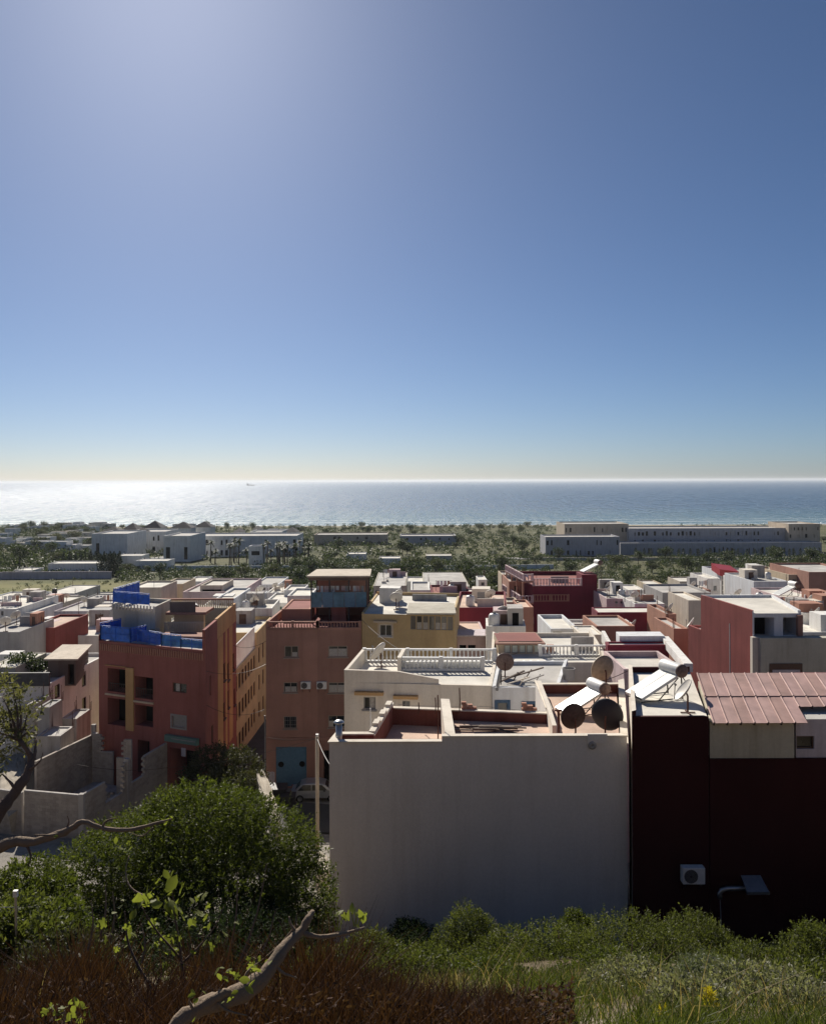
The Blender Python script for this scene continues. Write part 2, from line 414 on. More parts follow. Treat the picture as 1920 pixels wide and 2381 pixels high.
class Bld:
    def __init__(s, name, label, poly, z0, zr, mat, roof=None, par=.5, cat='building', group=None, t=.18, coping=None, edge_mats=None, inner=None):
        s.P = [Vector((p[0], p[1])) for p in poly]; s.n = len(s.P); s.z0, s.zr, s.mat = z0, zr, mat
        s.roofm = roof or RF_GREY; s.t = t; s.coping = coping; s.inner = inner or mat
        s.par = {}
        for i in range(s.n):
            v = par.get(i, par.get('*', 0)) if isinstance(par, dict) else par
            s.par[i] = v if isinstance(v, tuple) else ('solid', v)
        c = sum(s.P, Vector((0, 0))) / s.n
        s.root = thing(name, label, cat, (c.x, c.y, z0), group)
        s.ops = {i: [] for i in range(s.n)}; s.em = edge_mats or {}
    def frame(s, e):
        p, q = s.P[e], s.P[(e + 1) % s.n]; d = (q - p); L = d.length; d = d / L
        return p, d, Vector((d.y, -d.x)), L       # origin, along, outward normal
    def px(s, e, x, y):
        p, d, nn, L = s.frame(e); r = ray(x, y)
        den = r.x * nn.x + r.y * nn.y; k = (p.x * nn.x + p.y * nn.y) / den
        h = Vector((r.x * k, r.y * k)); return (h - p).dot(d), CAMZ + r.z * k
    def op(s, e, x0, y0, x1, y1, kind='win', **kw):
        (u0, z1), (u1, z0) = s.px(e, x0, y0), s.px(e, x1, y1)
        s.opu(e, min(u0, u1), max(u0, u1), min(z0, z1), max(z0, z1), kind, **kw)
    def opu(s, e, u0, u1, z0, z1, kind='win', **kw):
        p, d, nn, L = s.frame(e)
        u0, u1 = max(.02, u0), min(L - .02, u1); z0 = max(z0, s.z0 + .01)
        if u1 - u0 < .08 or z1 - z0 < .08: return
        for o in s.ops[e]:
            if not (u1 <= o[0] or u0 >= o[1] or z1 <= o[2] or z0 >= o[3]): return
        s.ops[e].append((u0, u1, z0, z1, kind, kw))
    def pt(s, e, u, z, off=0.0):
        p, d, nn, L = s.frame(e); q = p + d * u + nn * off; return Vector((q.x, q.y, z))
    def finish(s):
        mats = [s.mat, VOID, s.inner] + [m for m in s.em.values()]
        mb = MB(); ins = inset(s.P, s.t)
        for e in range(s.n):
            p, d, nn, L = s.frame(e)
            kind, h = s.par[e]
            zt = s.zr + (h if kind == 'solid' else 0)
            mb.mi = 3 + list(s.em.keys()).index(e) if e in s.em else 0
            base = mb.mi
            ops = [o for o in s.ops[e] if o[3] <= zt - .02]
            us = sorted({0, L} | {o[0] for o in ops} | {o[1] for o in ops}); zs = sorted({s.z0, zt} | {o[2] for o in ops} | {o[3] for o in ops})
            for i in range(len(us) - 1):
                for j in range(len(zs) - 1):
                    uc, zc = (us[i] + us[i + 1]) / 2, (zs[j] + zs[j + 1]) / 2
                    if any(o[0] < uc < o[1] and o[2] < zc < o[3] for o in ops): continue
                    mb.quad(s.pt(e, us[i], zs[j]), s.pt(e, us[i + 1], zs[j]), s.pt(e, us[i + 1], zs[j + 1]), s.pt(e, us[i], zs[j + 1]))
            for o in ops:
                u0, u1, z0, z1, k, kw = o; dp = -kw.get('depth', .16 if k == 'win' else .2)
                A = [s.pt(e, u0, z0), s.pt(e, u1, z0), s.pt(e, u1, z1), s.pt(e, u0, z1)]
                B = [s.pt(e, u0, z0, dp), s.pt(e, u1, z0, dp), s.pt(e, u1, z1, dp), s.pt(e, u0, z1, dp)]
                mb.mi = base
                for a in range(4): mb.quad(A[a], A[(a + 1) % 4], B[(a + 1) % 4], B[a])
                if k == 'recess':
                    mb.mi = base if kw.get('lit') else 1; mb.quad(*B)
            if kind == 'solid' and h > .01:
                mb.mi = base
                a, b2 = s.P[e], s.P[(e + 1) % s.n]; ia, ib = ins[e], ins[(e + 1) % s.n]
                mb.quad((a.x, a.y, zt), (b2.x, b2.y, zt), (ib.x, ib.y, zt), (ia.x, ia.y, zt))
                mb.mi = 2
                mb.quad((ia.x, ia.y, zt), (ib.x, ib.y, zt), (ib.x, ib.y, s.zr), (ia.x, ia.y, s.zr))
                # close ends where the neighbour edge is lower
                for (o_, i_, nb) in ((a, ia, s.par[(e - 1) % s.n]), (b2, ib, s.par[(e + 1) % s.n])):
                    hb = nb[1] if nb[0] == 'solid' else 0
                    if hb < h - .01: mb.quad((o_.x, o_.y, s.zr + hb), (i_.x, i_.y, s.zr + hb), (i_.x, i_.y, zt), (o_.x, o_.y, zt))
        mb.build('wall', mats, s.root)
        rb = MB(); rb.quad(*[(p.x, p.y, s.zr) for p in s.P]); rb.build('roof', s.roofm, s.root)
        if s.coping:
            cb = MB(); out = inset(s.P, -.05); inn = inset(s.P, s.t + .04)
            for e in range(s.n):
                kind, h = s.par[e]
                if kind != 'solid' or h < .01: continue
                z = s.zr + h + .004
                a, b2, c, d_ = out[e], out[(e + 1) % s.n], inn[(e + 1) % s.n], inn[e]
                pts = [(v.x, v.y, zz) for zz in (z, z + .05) for v in (a, b2, c, d_)]
                cb.grid(pts, MB.BF)
            cb.build('coping', s.coping, s.root)
        bb = MB(); any_b = False
        for e in range(s.n):
            kind, h = s.par[e]
            if kind == 'bal':
                ia, ib = inset(s.P, .13)[e], inset(s.P, .13)[(e + 1) % s.n]
                balustrade(bb, ia, ib, s.zr, h); any_b = True
        if any_b: tag(bb.build('balustrade', WPAINT if s.mat in (W_CREAM, W_WHITE, W_COOL) else s.mat, s.root), kind='stuff')
        for e in range(s.n):
            for o in s.ops[e]:
                s.opening(e, *o)
        return s
    def opening(s, e, u0, u1, z0, z1, kind, kw):
        p, d, nn, L = s.frame(e); W, H = u1 - u0, z1 - z0
        if kind == 'win':
            fm = kw.get('frame', FR_WHITE); pm = kw.get('pane', GLASS); nm = kw.get('n', 1); bw = kw.get('bw', min(.07, W * .08))
            off = -.10; mb = MB()
            for (a, b2) in (((u0, z0 + bw / 2), (u1, z0 + bw / 2)), ((u0, z1 - bw / 2), (u1, z1 - bw / 2)), ((u0 + bw / 2, z0 + bw), (u0 + bw / 2, z1 - bw)), ((u1 - bw / 2, z0 + bw), (u1 - bw / 2, z1 - bw))):
                mb.bar(s.pt(e, *a, off), s.pt(e, *b2, off), bw, bw, Vector((nn.x, nn.y, 0)))
            for i in range(nm):
                u = u0 + W * (i + 1) / (nm + 1); mb.bar(s.pt(e, u, z0 + bw, off), s.pt(e, u, z1 - bw, off), bw * .8, bw * .8, Vector((nn.x, nn.y, 0)))
            w = mb.build('window', fm, s.root)
            pb = MB(); of = -.13; pb.quad(s.pt(e, u0, z0, of), s.pt(e, u1, z0, of), s.pt(e, u1, z1, of), s.pt(e, u0, z1, of)); pb.build('pane', pm, w)
            if kw.get('curtain'):
                fr = kw['curtain']; cb = MB(); of = -.118; ua = u0 + W * fr[0]; ub = u0 + W * fr[1]
                k = 6
                pts = []
                for i in range(k + 1):
                    uu = lerp(ua, ub, i / k); oo = of + (.010 if i % 2 else 0)
                    pts += [s.pt(e, uu, z0 + bw, oo), s.pt(e, uu, z1 - bw - H * fr[2], oo)]
                cb.grid(pts, [(2 * i, 2 * i + 2, 2 * i + 3, 2 * i + 1) for i in range(k)]); cb.build('curtain', CURTAIN, w)
            if kw.get('sill', True) and W > .5:
                sb = MB(); sb.bar(s.pt(e, u0 - .08, z0 - .04, .03), s.pt(e, u1 + .08, z0 - .04, .03), .24, .07); sb.build('sill', kw.get('sillm', fm), w)
            if kw.get('grille'):
                gb = MB(); k = int(W / .16)
                for i in range(1, k): gb.bar(s.pt(e, u0 + W * i / k, z0, -.02), s.pt(e, u0 + W * i / k, z1, -.02), .02, .02)
                for zz in (.33, .66): gb.bar(s.pt(e, u0, z0 + H * zz, -.02), s.pt(e, u1, z0 + H * zz, -.02), .02, .02)
                gb.build('grille', kw['grille'], w)
            if kw.get('hood'):
                hb = MB(); hb.bar(s.pt(e, u0 - .45, z1 + .25, .16), s.pt(e, u1 + .45, z1 + .25, .16), .36, .16); hb.build('hood', kw['hood'], w)
            if kw.get('surround'):
                sb = MB(); t = .14
                for (a, b2) in (((u0 - t, z0 - t / 2), (u1 + t, z0 - t / 2)), ((u0 - t, z1 + t / 2), (u1 + t, z1 + t / 2)), ((u0 - t / 2, z0), (u0 - t / 2, z1)), ((u1 + t / 2, z0), (u1 + t / 2, z1))):
                    sb.bar(s.pt(e, *a, .015), s.pt(e, *b2, .015), .05 if a[1] != b2[1] else .05, t, Vector((0, 0, 1))) if a[1] == b2[1] else sb.bar(s.pt(e, *a, .015), s.pt(e, *b2, .015), .05, t, Vector((d.x, d.y, 0)))
                sb.build('surround', kw['surround'], w)
        elif kind == 'door':
            mb = MB(); of = -.15; mb.quad(s.pt(e, u0, z0, of), s.pt(e, u1, z0, of), s.pt(e, u1, z1, of), s.pt(e, u0, z1, of))
            k = kw.get('n', 2)
            for i in range(k):
                a, b2 = u0 + W * i / k + .06, u0 + W * (i + 1) / k - .06
                for (za, zb) in ((z0 + .1, z0 + H * .45), (z0 + H * .5, z1 - .1)):
                    q = [s.pt(e, a, za, of + .03), s.pt(e, b2, za, of + .03), s.pt(e, b2, zb, of + .03), s.pt(e, a, zb, of + .03)]
                    q0 = [s.pt(e, a, za, of + .001), s.pt(e, b2, za, of + .001), s.pt(e, b2, zb, of + .001), s.pt(e, a, zb, of + .001)]
                    mb.quad(*q)
                    for j in range(4): mb.quad(q0[j], q0[(j + 1) % 4], q[(j + 1) % 4], q[j])
            mb.build(kw.get('name', 'door'), kw.get('mat', FR_BROWN), s.root)
    # extra parts
    def block(s, name, poly, z0, z1, mat, label=None):
        mb = MB(); mb.prism(poly, z0, z1); o = mb.build(name, mat, s.root)
        if label: o['label'] = label
        return o
    def slab(s, name, poly, z0, z1, mat):
        mb = MB(); mb.prism(poly, z0, z1, True, True); return mb.build(name, mat, s.root)

def front(xl, xr, y, d, depth, skew=0.0, dr=None):
    """footprint from the two top corners of a front wall; returns poly and height of that line"""
    a = at(xl, y, d); dr = d if dr is None else dr; b = at(xr, y, dr)
    v = Vector((skew * depth, depth))
    return [(a.x, a.y), (b.x, b.y), (b.x + v.x, b.y + v.y), (a.x + v.x, a.y + v.y)]
def zat(y, d, x=960): return at(x, y, d).z

def simple(label, xl, xr, y, d, depth, mat, roof=None, par=.4, skew=0.0, wins=(), name='house', dr=None, group=None, coping=None, **kw):
    poly = front(xl, xr, y, d, depth, skew, dr); zt = zat(y, d, (xl + xr) / 2)
    p0 = par.get(0, par.get('*', 0)) if isinstance(par, dict) else par
    p0 = p0[1] if isinstance(p0, tuple) else p0
    if isinstance(par, dict) and isinstance(par.get(0), tuple) and par[0][0] == 'bal': pass
    zb = min(g(p[0], p[1]) for p in poly) - .5
    b = Bld(name, label, poly, zb, zt - p0, mat, roof, par, group=group, coping=coping, **kw)
    for w in wins: b.op(0, *w[:4], *(w[4:5] or ['win']), **(w[5] if len(w) > 5 else {}))
    return b
def rows(b, e, u0, u1, cnt, w, zs, h, kind="win", **kw):
    for i in range(cnt):
        u = lerp(u0, u1, (i + .5) / cnt)
        for z in zs: b.opu(e, u - w / 2, u + w / 2, z, z + h, kind, **kw)

TANKB = [None]
def clutter(b, n, seed, pal=None, tall=2.0):
    """stair houses, low walls and boxes standing on a roof (parts of the house)"""
    rr = random.Random(seed); P = b.P; pal = pal or [W_WHITE, W_CREAM, W_GREY, W_PINK, W_TERRA, W_CONC]
    def uv(u, v): a = P[0].lerp(P[1], u); c = P[-1].lerp(P[2], u); return a.lerp(c, v)
    W = (P[1] - P[0]).length; D = (P[2] - P[1]).length
    for i in range(n):
        u, v = rr.uniform(.08, .75), rr.uniform(.12, .75); k = rr.random()
        if k < .35: w, d, h, nm = rr.uniform(1.6, 2.8), rr.uniform(1.6, 2.4), rr.uniform(1.2, tall), 'stair_house'
        elif k < .7: w, d, h, nm = rr.uniform(1.5, 4), .18, rr.uniform(.5, 1.0), 'roof_wall'
        else: w, d, h, nm = rr.uniform(.4, 1.0), rr.uniform(.4, .9), rr.uniform(.3, .8), 'roof_box'
        u1, v1 = min(.95, u + w / W), min(.93, v + d / D); m = rr.choice(pal)
        poly = [uv(u, v), uv(u1, v), uv(u1, v1), uv(u, v1)]
        b.block(nm, [(p.x, p.y) for p in poly], b.zr, b.zr + h, m)
        if nm == 'stair_house' and w > 1.9:
            q0, q1 = uv(u + (u1 - u) * .3, v), uv(u + (u1 - u) * .7, v); mb = MB(); mb.prism([(q0.x, q0.y - .02), (q1.x, q1.y - .02), (q1.x, q1.y + .05), (q0.x, q0.y + .05)], b.zr + .05, b.zr + h * .75); mb.build('door', [FR_BROWN, VOID, FR_GREY][i % 3], b.root)
def rebar(b, seed):
    """iron rods left standing at a roof corner"""
    rr = random.Random(seed)
    for c in rr.sample(range(4), 2):
        p = b.P[c].lerp(b.P[(c + 2) % 4], .04); mb = MB()
        for k in range(4):
            q = Vector((p.x + .1 * (k % 2), p.y + .1 * (k // 2), b.zr)); mb.bar(q, q + Vector((rr.uniform(-.08, .08), rr.uniform(-.08, .08), rr.uniform(.7, 1.4))), .025, .025)
        o = mb.build('rebar', RUST, b.root); o['kind'] = 'stuff'
def uvz(b, u, v): a = b.P[0].lerp(b.P[1], u); c = b.P[-1].lerp(b.P[2], u); p = a.lerp(c, v); return Vector((p.x, p.y, b.zr))
# ================================================================== the big pale building in front
GB = 31.0
A = Bld('house', 'big blank grey-white wall with pink roof terrace in the middle foreground',
        [(-3.21, 31), (1.06, 31), (8.08, 31), (10.5, 41), (6.1, 41), (5.85, 36), (-1.1, 37), (-1.75, 32.3), (-3.0, 32.3)], 31.0, 39.0, W_FRONT, RF_PINK,
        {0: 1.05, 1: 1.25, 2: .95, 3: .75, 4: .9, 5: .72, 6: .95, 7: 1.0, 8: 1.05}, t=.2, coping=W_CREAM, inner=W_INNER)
A.finish()
A.block('terrace_floor', [(1.62, 31.25), (7.9, 31.25), (10.1, 40.7), (6.4, 40.7), (6.12, 35.6), (1.62, 36.25)], 38.9, 39.34, RF_PINK)
mb = MB(); mb.prism([(1.2, 31.24), (1.58, 31.24), (1.58, 36.3), (1.2, 36.36)], 39.0, 40.28); mb.build('dividing_wall', W_CREAM, A.root)
mb = MB(); mb.prism([(5.62, 33.2), (5.80, 33.2), (6.04, 36.3), (6.32, 40.6), (6.12, 40.6), (5.83, 35.74)], 39.36, 40.02); mb.build('dividing_wall', W_CREAM, A.root)
# stepped top of the left terrace wall
mb = MB()
for i in range(6):
    t = i / 6; x = lerp(-1.62, -1.0, t); y = lerp(32.6, 36.7, t)
    mb.box((x, y, 40.03 + .06 * (i % 2)), (.24, .62, .12 + .1 * (i % 2)), -.13)
mb.build('coping', W_CREAM, A.root)
# square patch and round vent at the top right of the blank wall
mb = MB(); mb.box((6.95, 30.97, 40.18), (.75, .05, .36)); mb.build('vent_box', W_FRONT, A.root)
mb = MB(); mb.lathe([(.02, .05), (.07, .07), (.1, .07), (.16, .03), (.16, 0)], 16, Matrix.Rotation(R(90), 3, 'X'), (6.75, 30.965, 39.93)); mb.build('vent', FR_GREY, A.root)

def pipe_vent(loc, h, r, label):
    t = thing('chimney_pipe', label, 'chimney', loc)
    mb = MB(); mb.lathe([(r, 0), (r, h * .82), (r * .8, h * .82)], 12, None, loc); mb.lathe([(r * 1.12, h * .2), (r * 1.12, h * .26)], 12, None, loc); mb.build('pipe', METAL, t, True)
    mb = MB(); mb.lathe([(r * .5, h * .8), (r * 1.55, h * .84), (r * 1.6, h * .9), (r * .9, h * .97), (0.001, h)], 12, None, loc); mb.build('cap', METAL, t, True)
p = at(787, 1727, 31.4); pipe_vent((p.x, 31.6, 39.95), .8, .13, 'silver metal flue pipe with a rounded cap on the blank wall corner')

def post(loc, h, r, label, mat=RUST, cat='pole', name='post', top=None):
    mb = MB(); mb.tube([loc, (loc[0] + .02, loc[1], loc[2] + h * .5), (loc[0], loc[1], loc[2] + h)], r, 6)
    if top: mb.box((loc[0], loc[1], loc[2] + h + top[1] / 2), top)
    return tag(mb.build(name, mat), label, cat)
def wire(pts, r, label, mat=DMETAL, sag=.0, name='cable', cat='cable'):
    P = [Vector(p) for p in pts]; Q = []
    for a, b in zip(P[:-1], P[1:]):
        for i in range(8):
            t = i / 8; q = a.lerp(b, t); q.z -= sag * 4 * t * (1 - t); Q.append(q)
    Q.append(P[-1]); mb = MB(); mb.tube(Q, r, 4); return tag(mb.build(name, mat), label, cat)
LP = 'thin rusty clothesline post on the pink terrace parapet'
for i, (x, y, d, h, lab) in enumerate([(861, 1700, 34.2, .95, 'short clothesline post with a pale knob by the left terrace wall'), (973, 1660, 36.2, .5, 'short clothesline post on the back parapet, left of the pair'),
                                       (1012, 1660, 36.2, .72, 'taller clothesline post of the close pair on the back parapet'), (1018, 1728, 32.3, 1.9, 'long thin pole at the dividing wall of the terrace'),
                                       (1068, 1660, 36.2, 1.15, 'tallest clothesline post in the middle of the back parapet'), (1298, 1712, 32.6, 1.0, 'rusty T-headed post on the pink roof floor')]):
    p = at(x, y, d); post((p.x, p.y, p.z), h, .025 if i != 5 else .05, lab, WPAINT if i == 0 else RUST, top=(.3, .06, .06) if i == 5 else None)
a, b = at(925, 1638, 36.2), at(1130, 1643, 36.2); wire([a, b, at(1290, 1655, 36.4)], .008, 'thin clothesline strung over the back of the pink terrace', sag=.05)
# bricks stacked on the back parapet
def brickpile(loc, n, label):
    t = thing('brick_pile', label, 'bricks', loc); k = 0
    for j in range(3):
        for i in range(n - j):
            mb = MB(); mb.box((loc[0] + i * .23 + (j % 2) * .05, loc[1], loc[2] + .06 + j * .115), (.21, .2, .105), .02 * (i - j)); mb.build('brick', W_TERRA, t); k += 1
p = at(1078, 1660, 36.5); brickpile((p.x, 36.5, 39.76), 3, 'small stack of red bricks under a white cap on the back parapet')
p = at(1218, 1662, 36.3); brickpile((p.x, 36.3, 39.76), 3, 'small heap of red bricks beside the blue framed windows')
# dark timber and rods lying on the right terrace floor
t = thing('timber_pile', 'heap of dark boards and rods lying on the pink roof floor', 'timber', (3.4, 34.4, 39.35))
for i in range(9):
    a = RNG.uniform(-.12, .12)
    mb = MB(); mb.box((2.4 + .22 * i, 34.6 + .12 * (i % 4), 39.42 + .05 * (i % 3)), (2.0 - .1 * i, .1, .05), a); mb.build('board', WOOD, t)
for i in range(3):
    mb = MB(); mb.tube([(3.6, 34.2 + .1 * i, 39.5), (5.1, 33.4 + .12 * i, 39.38)], .03, 6); mb.build('rod', DMETAL, t)

# ================================================================== dark red building with the metal roof
D = Bld('house', 'very dark oxblood building with white roof corner on the right', [(8.13, 30.5), (11.0, 30.5), (12.9, 38.2), (10.04, 38.2)], 30.5, 41.0, W_DARK, RF_WHITE,
        {0: .14, 1: 0, 2: .25, 3: .35}, edge_mats={3: W_CREAM}, t=.16, coping=None)
D.finish()
D.block('wall', [(11.03, 30.5), (19, 30.5), (19, 38.4), (13.2, 38.4)], 30.2, 39.55, W_DARK)
D.block('wall', [(11.06, 30.56), (14.22, 30.56), (15.9, 36.5), (12.7, 36.5)], 39.56, 40.98, plaster('plaster_panel_cream', (.58, .53, .41), streak=.25), 'yellowish unpainted upper panel under the eaves')
E2 = Bld('house', 'grey upper storey with one dark window beneath the red metal roof', [(14.3, 30.6), (19, 30.6), (20, 36.5), (15.95, 36.5)], 39.56, 41.0, W_LILAC, RF_GREY, 0)
E2.op(0, 1835, 1712, 1893, 1742, 'win', frame=FR_BROWN, n=0, sill=False); E2.finish()
SHEET = flat('red_sheet_metal', (.45, .29, .255), rough=.6, spec=.5, var=.22, scale=1.2)
SHEETS = [flat('red_sheet_metal_b', (.48, .31, .275), rough=.55, spec=.5, var=.2, scale=1.5), SHEET, flat('red_sheet_metal_c', (.40, .25, .215), rough=.65, spec=.4, var=.25, scale=1.0)]
rt = thing('metal_roof', 'faded red sheet-metal lean-to roof over the dark building', 'roof', (14, 32, 41))
def rpt(u, t, dz=0): return Vector((lerp(11.06, 11.97, t) + u, lerp(30.2, 34.6, t), lerp(40.98, 41.76, t) + dz))
PW = .5
for i in range(15):
    u = i * PW
    for (t0, t1, dz) in ((0.0 if u < 3.1 else .3, .52, 0), (.5, 1.0, .03)):
        mb = MB(); prof = [(0, .0), (.02, .035), (.05, .035), (.07, 0), (PW * .5, .004), (PW - .004, .0)]
        pts = []
        for (a, hh) in prof:
            for t in (t0, t1): pts.append(rpt(u + a, t, dz + hh))
        for (a, hh) in prof:
            for t in (t0, t1): pts.append(rpt(u + a, t, dz + hh - .012))
        m = len(prof); fs = []
        for k in range(m - 1):
            fs.append((2 * k, 2 * k + 2, 2 * k + 3, 2 * k + 1)); fs.append((2 * m + 2 * k, 2 * m + 2 * k + 1, 2 * m + 2 * k + 3, 2 * m + 2 * k + 2))
            fs.append((2 * k, 2 * m + 2 * k, 2 * m + 2 * k + 2, 2 * k + 2))
        mb.grid(pts, fs); mb.build('roof_sheet', SHEETS[(i * 7 + int(t0 * 10)) % 3], rt)
        if t0 < .5:
            mb = MB(); q = rpt(u + .04, t0, -.05); mb.bar(q + Vector((0, .02, 0)), q + Vector((0, .5, .05)), .05, .08); mb.build('rafter', DMETAL, rt)
# second higher metal roof at the right edge
rt2 = thing('metal_roof', 'small higher red metal roof at the right edge', 'roof', (18.6, 36, 42))
for i in range(7):
    mb = MB(); a, b = at(1898, 1600, 35.5), at(1895, 1567, 37.5); u = i * .5
    q = [a + Vector((u, 0, 0)), a + Vector((u + .49, 0, 0)), b + Vector((u + .49, 0, 0)), b + Vector((u, 0, 0))]
    mb.grid([v for v in q] + [v - Vector((0, 0, .03)) for v in q], MB.BF); mb.bar(q[0] + Vector((.02, 0, .02)), q[3] + Vector((.02, 0, .02)), .05, .05); mb.build('roof_sheet', SHEETS[i % 3], rt2)
mb = MB(); mb.prism([(17.6, 35.7), (22, 35.7), (22, 38.2), (17.8, 38.2)], 39, 40.95); mb.build('wall', W_BURG, rt2)

# ---- things on the dark wall
def ac_unit(loc, label, w=.82, h=.6, dp=.32, yaw=0, scale=1):
    t = thing('air_conditioner', label, 'air conditioner', (0, 0, 0))
    mb = MB(); mb.box((0, 0, h / 2), (w, dp, h)); mb.build('case', WPAINT, t, bevel=.02)
    mb = MB(); mb.lathe([(.001, .02), (.05, .02), (.06, .004), (h * .40, .004), (h * .42, .02), (h * .42, 0)], 20, Matrix.Rotation(R(90), 3, 'X'), (-w * .14, -dp / 2 - .003, h / 2))
    mb.build('fan_grille', DMETAL, t)
    mb = MB()
    for k in range(5): mb.lathe([(h * (.1 + .07 * k), .022), (h * (.11 + .07 * k), .026), (h * (.12 + .07 * k), .022)], 20, Matrix.Rotation(R(90), 3, 'X'), (-w * .14, -dp / 2, h / 2))
    mb.build('grille_ring', FR_GREY, t)
    for s in (-1, 1):
        mb = MB(); mb.bar((s * w * .35, dp / 2 + .1, -.03), (s * w * .35, -dp / 2, -.03), .04, .04); mb.bar((s * w * .35, dp / 2 + .08, -.35), (s * w * .35, -dp / 2 + .05, -.05), .03, .03); mb.build('bracket', DMETAL, t)
    t.location = loc; t.rotation_euler.z = yaw; t.scale = (scale,) * 3
    return t
p = at(1611, 2054, 30.2); ac_unit((p.x, 30.24, p.z), 'white outdoor air conditioner box on the dark red wall')
t = thing('extractor_hood', 'pale metal hood with bent duct on the dark red wall', 'extractor', at(1740, 2080, 30.1))
p = at(1755, 2072, 30.15)
mb = MB(); mb.prism([(p.x - .42, 29.85), (p.x + .42, 29.85), (p.x + .3, 30.48), (p.x - .3, 30.48)], p.z, p.z + .1, True, True)
mb.grid([(p.x - .4, 29.87, p.z + .1), (p.x + .4, 29.87, p.z + .1), (p.x + .34, 30.47, p.z + .42), (p.x - .4, 30.47, p.z + .42)], [(0, 1, 2, 3)]); mb.build('hood', METAL, t)
q = at(1675, 2080, 30.1)
mb = MB(); mb.tube([(p.x - .3, 30.2, p.z + .08), (q.x + .25, 30.2, p.z + .06), (q.x + .06, 30.2, p.z + .0), (q.x, 30.2, p.z - .12), (q.x, 30.2, p.z - .3)], .09, 8); mb.build('duct', METAL, t, True)
mb = MB(); mb.tube([(q.x + .02, 30.2, p.z - .3), (q.x + .05, 30.2, p.z - 1.2), (q.x + .2, 30.2, p.z - 2.2)], .018, 5); mb.build('hose', FR_GREY, t)

# ---- solar water heaters
PANEL = flat('glass_sky_sheen', (.78, .78, .73), rough=.25, spec=.8, var=.06, scale=1.0)  # pale colour stands in for bright sky reflected in the collector glass
def solar_heater(name, label, loc, yaw, s=1.0, group=None, detail=True):
    """collector slopes up along local +x, drum lies along local y at its top"""
    t = thing(name, label, 'solar heater', (0, 0, 0), group)
    L, wd, th = 1.95, 1.2, R(25)
    ca, sa = math.cos(th), math.sin(th); base = Vector((0, 0, .18)); ux = Vector((ca, 0, sa)); uz = Vector((-sa, 0, ca))
    for k in (-1, 1):
        mb = MB(); m3 = Matrix((ux, (0, 1, 0), uz)).transposed(); mb.box(base + ux * L / 2 + Vector((0, k * wd * .26, 0)), (L, wd * .5, .12), mat=m3); mb.build('collector', PANEL, t, bevel=.01)
        mb = MB(); mb.box(base + ux * L / 2 + Vector((0, k * wd * .26, 0)) + uz * .064, (L * .96, .02, .012), mat=m3); mb.build('collector_strip', METAL, t)
    top = base + ux * (L + .22) + Vector((0, 0, .12))
    mb = MB(); rt = Matrix.Rotation(R(90), 3, 'X')
    mb.lathe([(.001, -.72), (.2, -.71), (.27, -.66), (.285, -.6), (.285, .6), (.27, .66), (.2, .71), (.001, .72)], 18, rt, top); mb.build('tank', WPAINT, t, True)
    mb = MB(); mb.lathe([(.001, .74), (.06, .745), (.08, .728), (.2, .728), (.275, .675), (.295, .6), (.288, .56)], 18, rt, top); mb.build('end_cap', DISHB, t, True)
    for k in (-1, 1):
        mb = MB(); y = k * wd * .42
        mb.bar((top.x + .05, y, top.z - .26), (top.x + .12, y, 0), .045, .045); mb.bar((top.x - .1, y, top.z - .3), (.9, y, .05), .035, .035)
        mb.bar((.02, y, .04), (top.x + .12, y, .04), .04, .04); mb.build('frame', DMETAL, t)
    mb = MB(); mb.tube([top + Vector((.1, -.5, -.25)), top + Vector((.28, -.5, -.5)), (top.x + .25, -.45, .1)], .025, 5); mb.build('pipe', DMETAL, t)
    t.location = loc; t.rotation_euler.z = yaw; t.scale = (s, s, s)
    return t
p = onz(1316, 1668, 39.36); solar_heater('solar_water_heater', 'white solar water heater on the pink roof behind two round dishes', (p.x - .15, p.y + .3, 39.36), R(19), .96)
p = onz(1482, 1632, 41.02); solar_heater('solar_water_heater', 'white solar water heater on the white roof beside the red metal roof', (p.x - .1, p.y + .2, 41.02), R(19), .96)

# ---- satellite dishes
def dish(name, label, loc, dia, az, el, mat, rimmat=None, mast=.5, s_arm=True):
    """az: compass direction the dish looks to (0 = away from the viewer, + = right)"""
    t = thing(name, label, 'satellite dish', (0, 0, 0))
    r = dia / 2; dp = r * .28
    fw = Vector((math.sin(az) * math.cos(el), math.cos(az) * math.cos(el), math.sin(el))); q = fw.to_track_quat('Z', 'Y').to_matrix()
    c = Vector((0, 0, mast + r * .75)) + fw * .12
    prof = [(r * k / 7, dp * (k / 7) ** 2) for k in range(8)]; prof[0] = (.002, 0)
    mb = MB(); mb.lathe(prof + [(r * 1.015, dp + .012), (r * 1.015, dp - .03)] + [(a, z - .03) for a, z in prof[::-1][1:]], 24, q, c); mb.build('reflector', mat, t, True)
    if s_arm:
        tip = c + fw * r * .95
        mb = MB(); lo = c + q @ Vector((0, -r * .95, dp)); mb.bar(lo, tip, .03, .03); mb.build('arm', DMETAL, t)
        mb = MB(); mb.box(tip, (.07, .07, .12), mat=q); mb.build('receiver', FR_GREY, t)
    mb = MB(); mb.tube([(0, 0, 0), (0, 0, mast + r * .6), c - fw * .05], .035, 6); mb.bar((-.28, 0, .02), (.28, 0, .02), .05, .04); mb.bar((0, -.28, .025), (0, .28, .025), .05, .04); mb.build('mast', RUST, t)
    t.location = loc; return t
p = onz(1338, 1712, 39.36); dish('satellite_dish', 'smaller brown round dish left of the dark one on the pink roof', (p.x, p.y, 39.36), 1.08, R(-12), R(6), flat('dish_dark_brown', (.05, .03, .027), rough=.7, var=.35, scale=10), mast=.32)
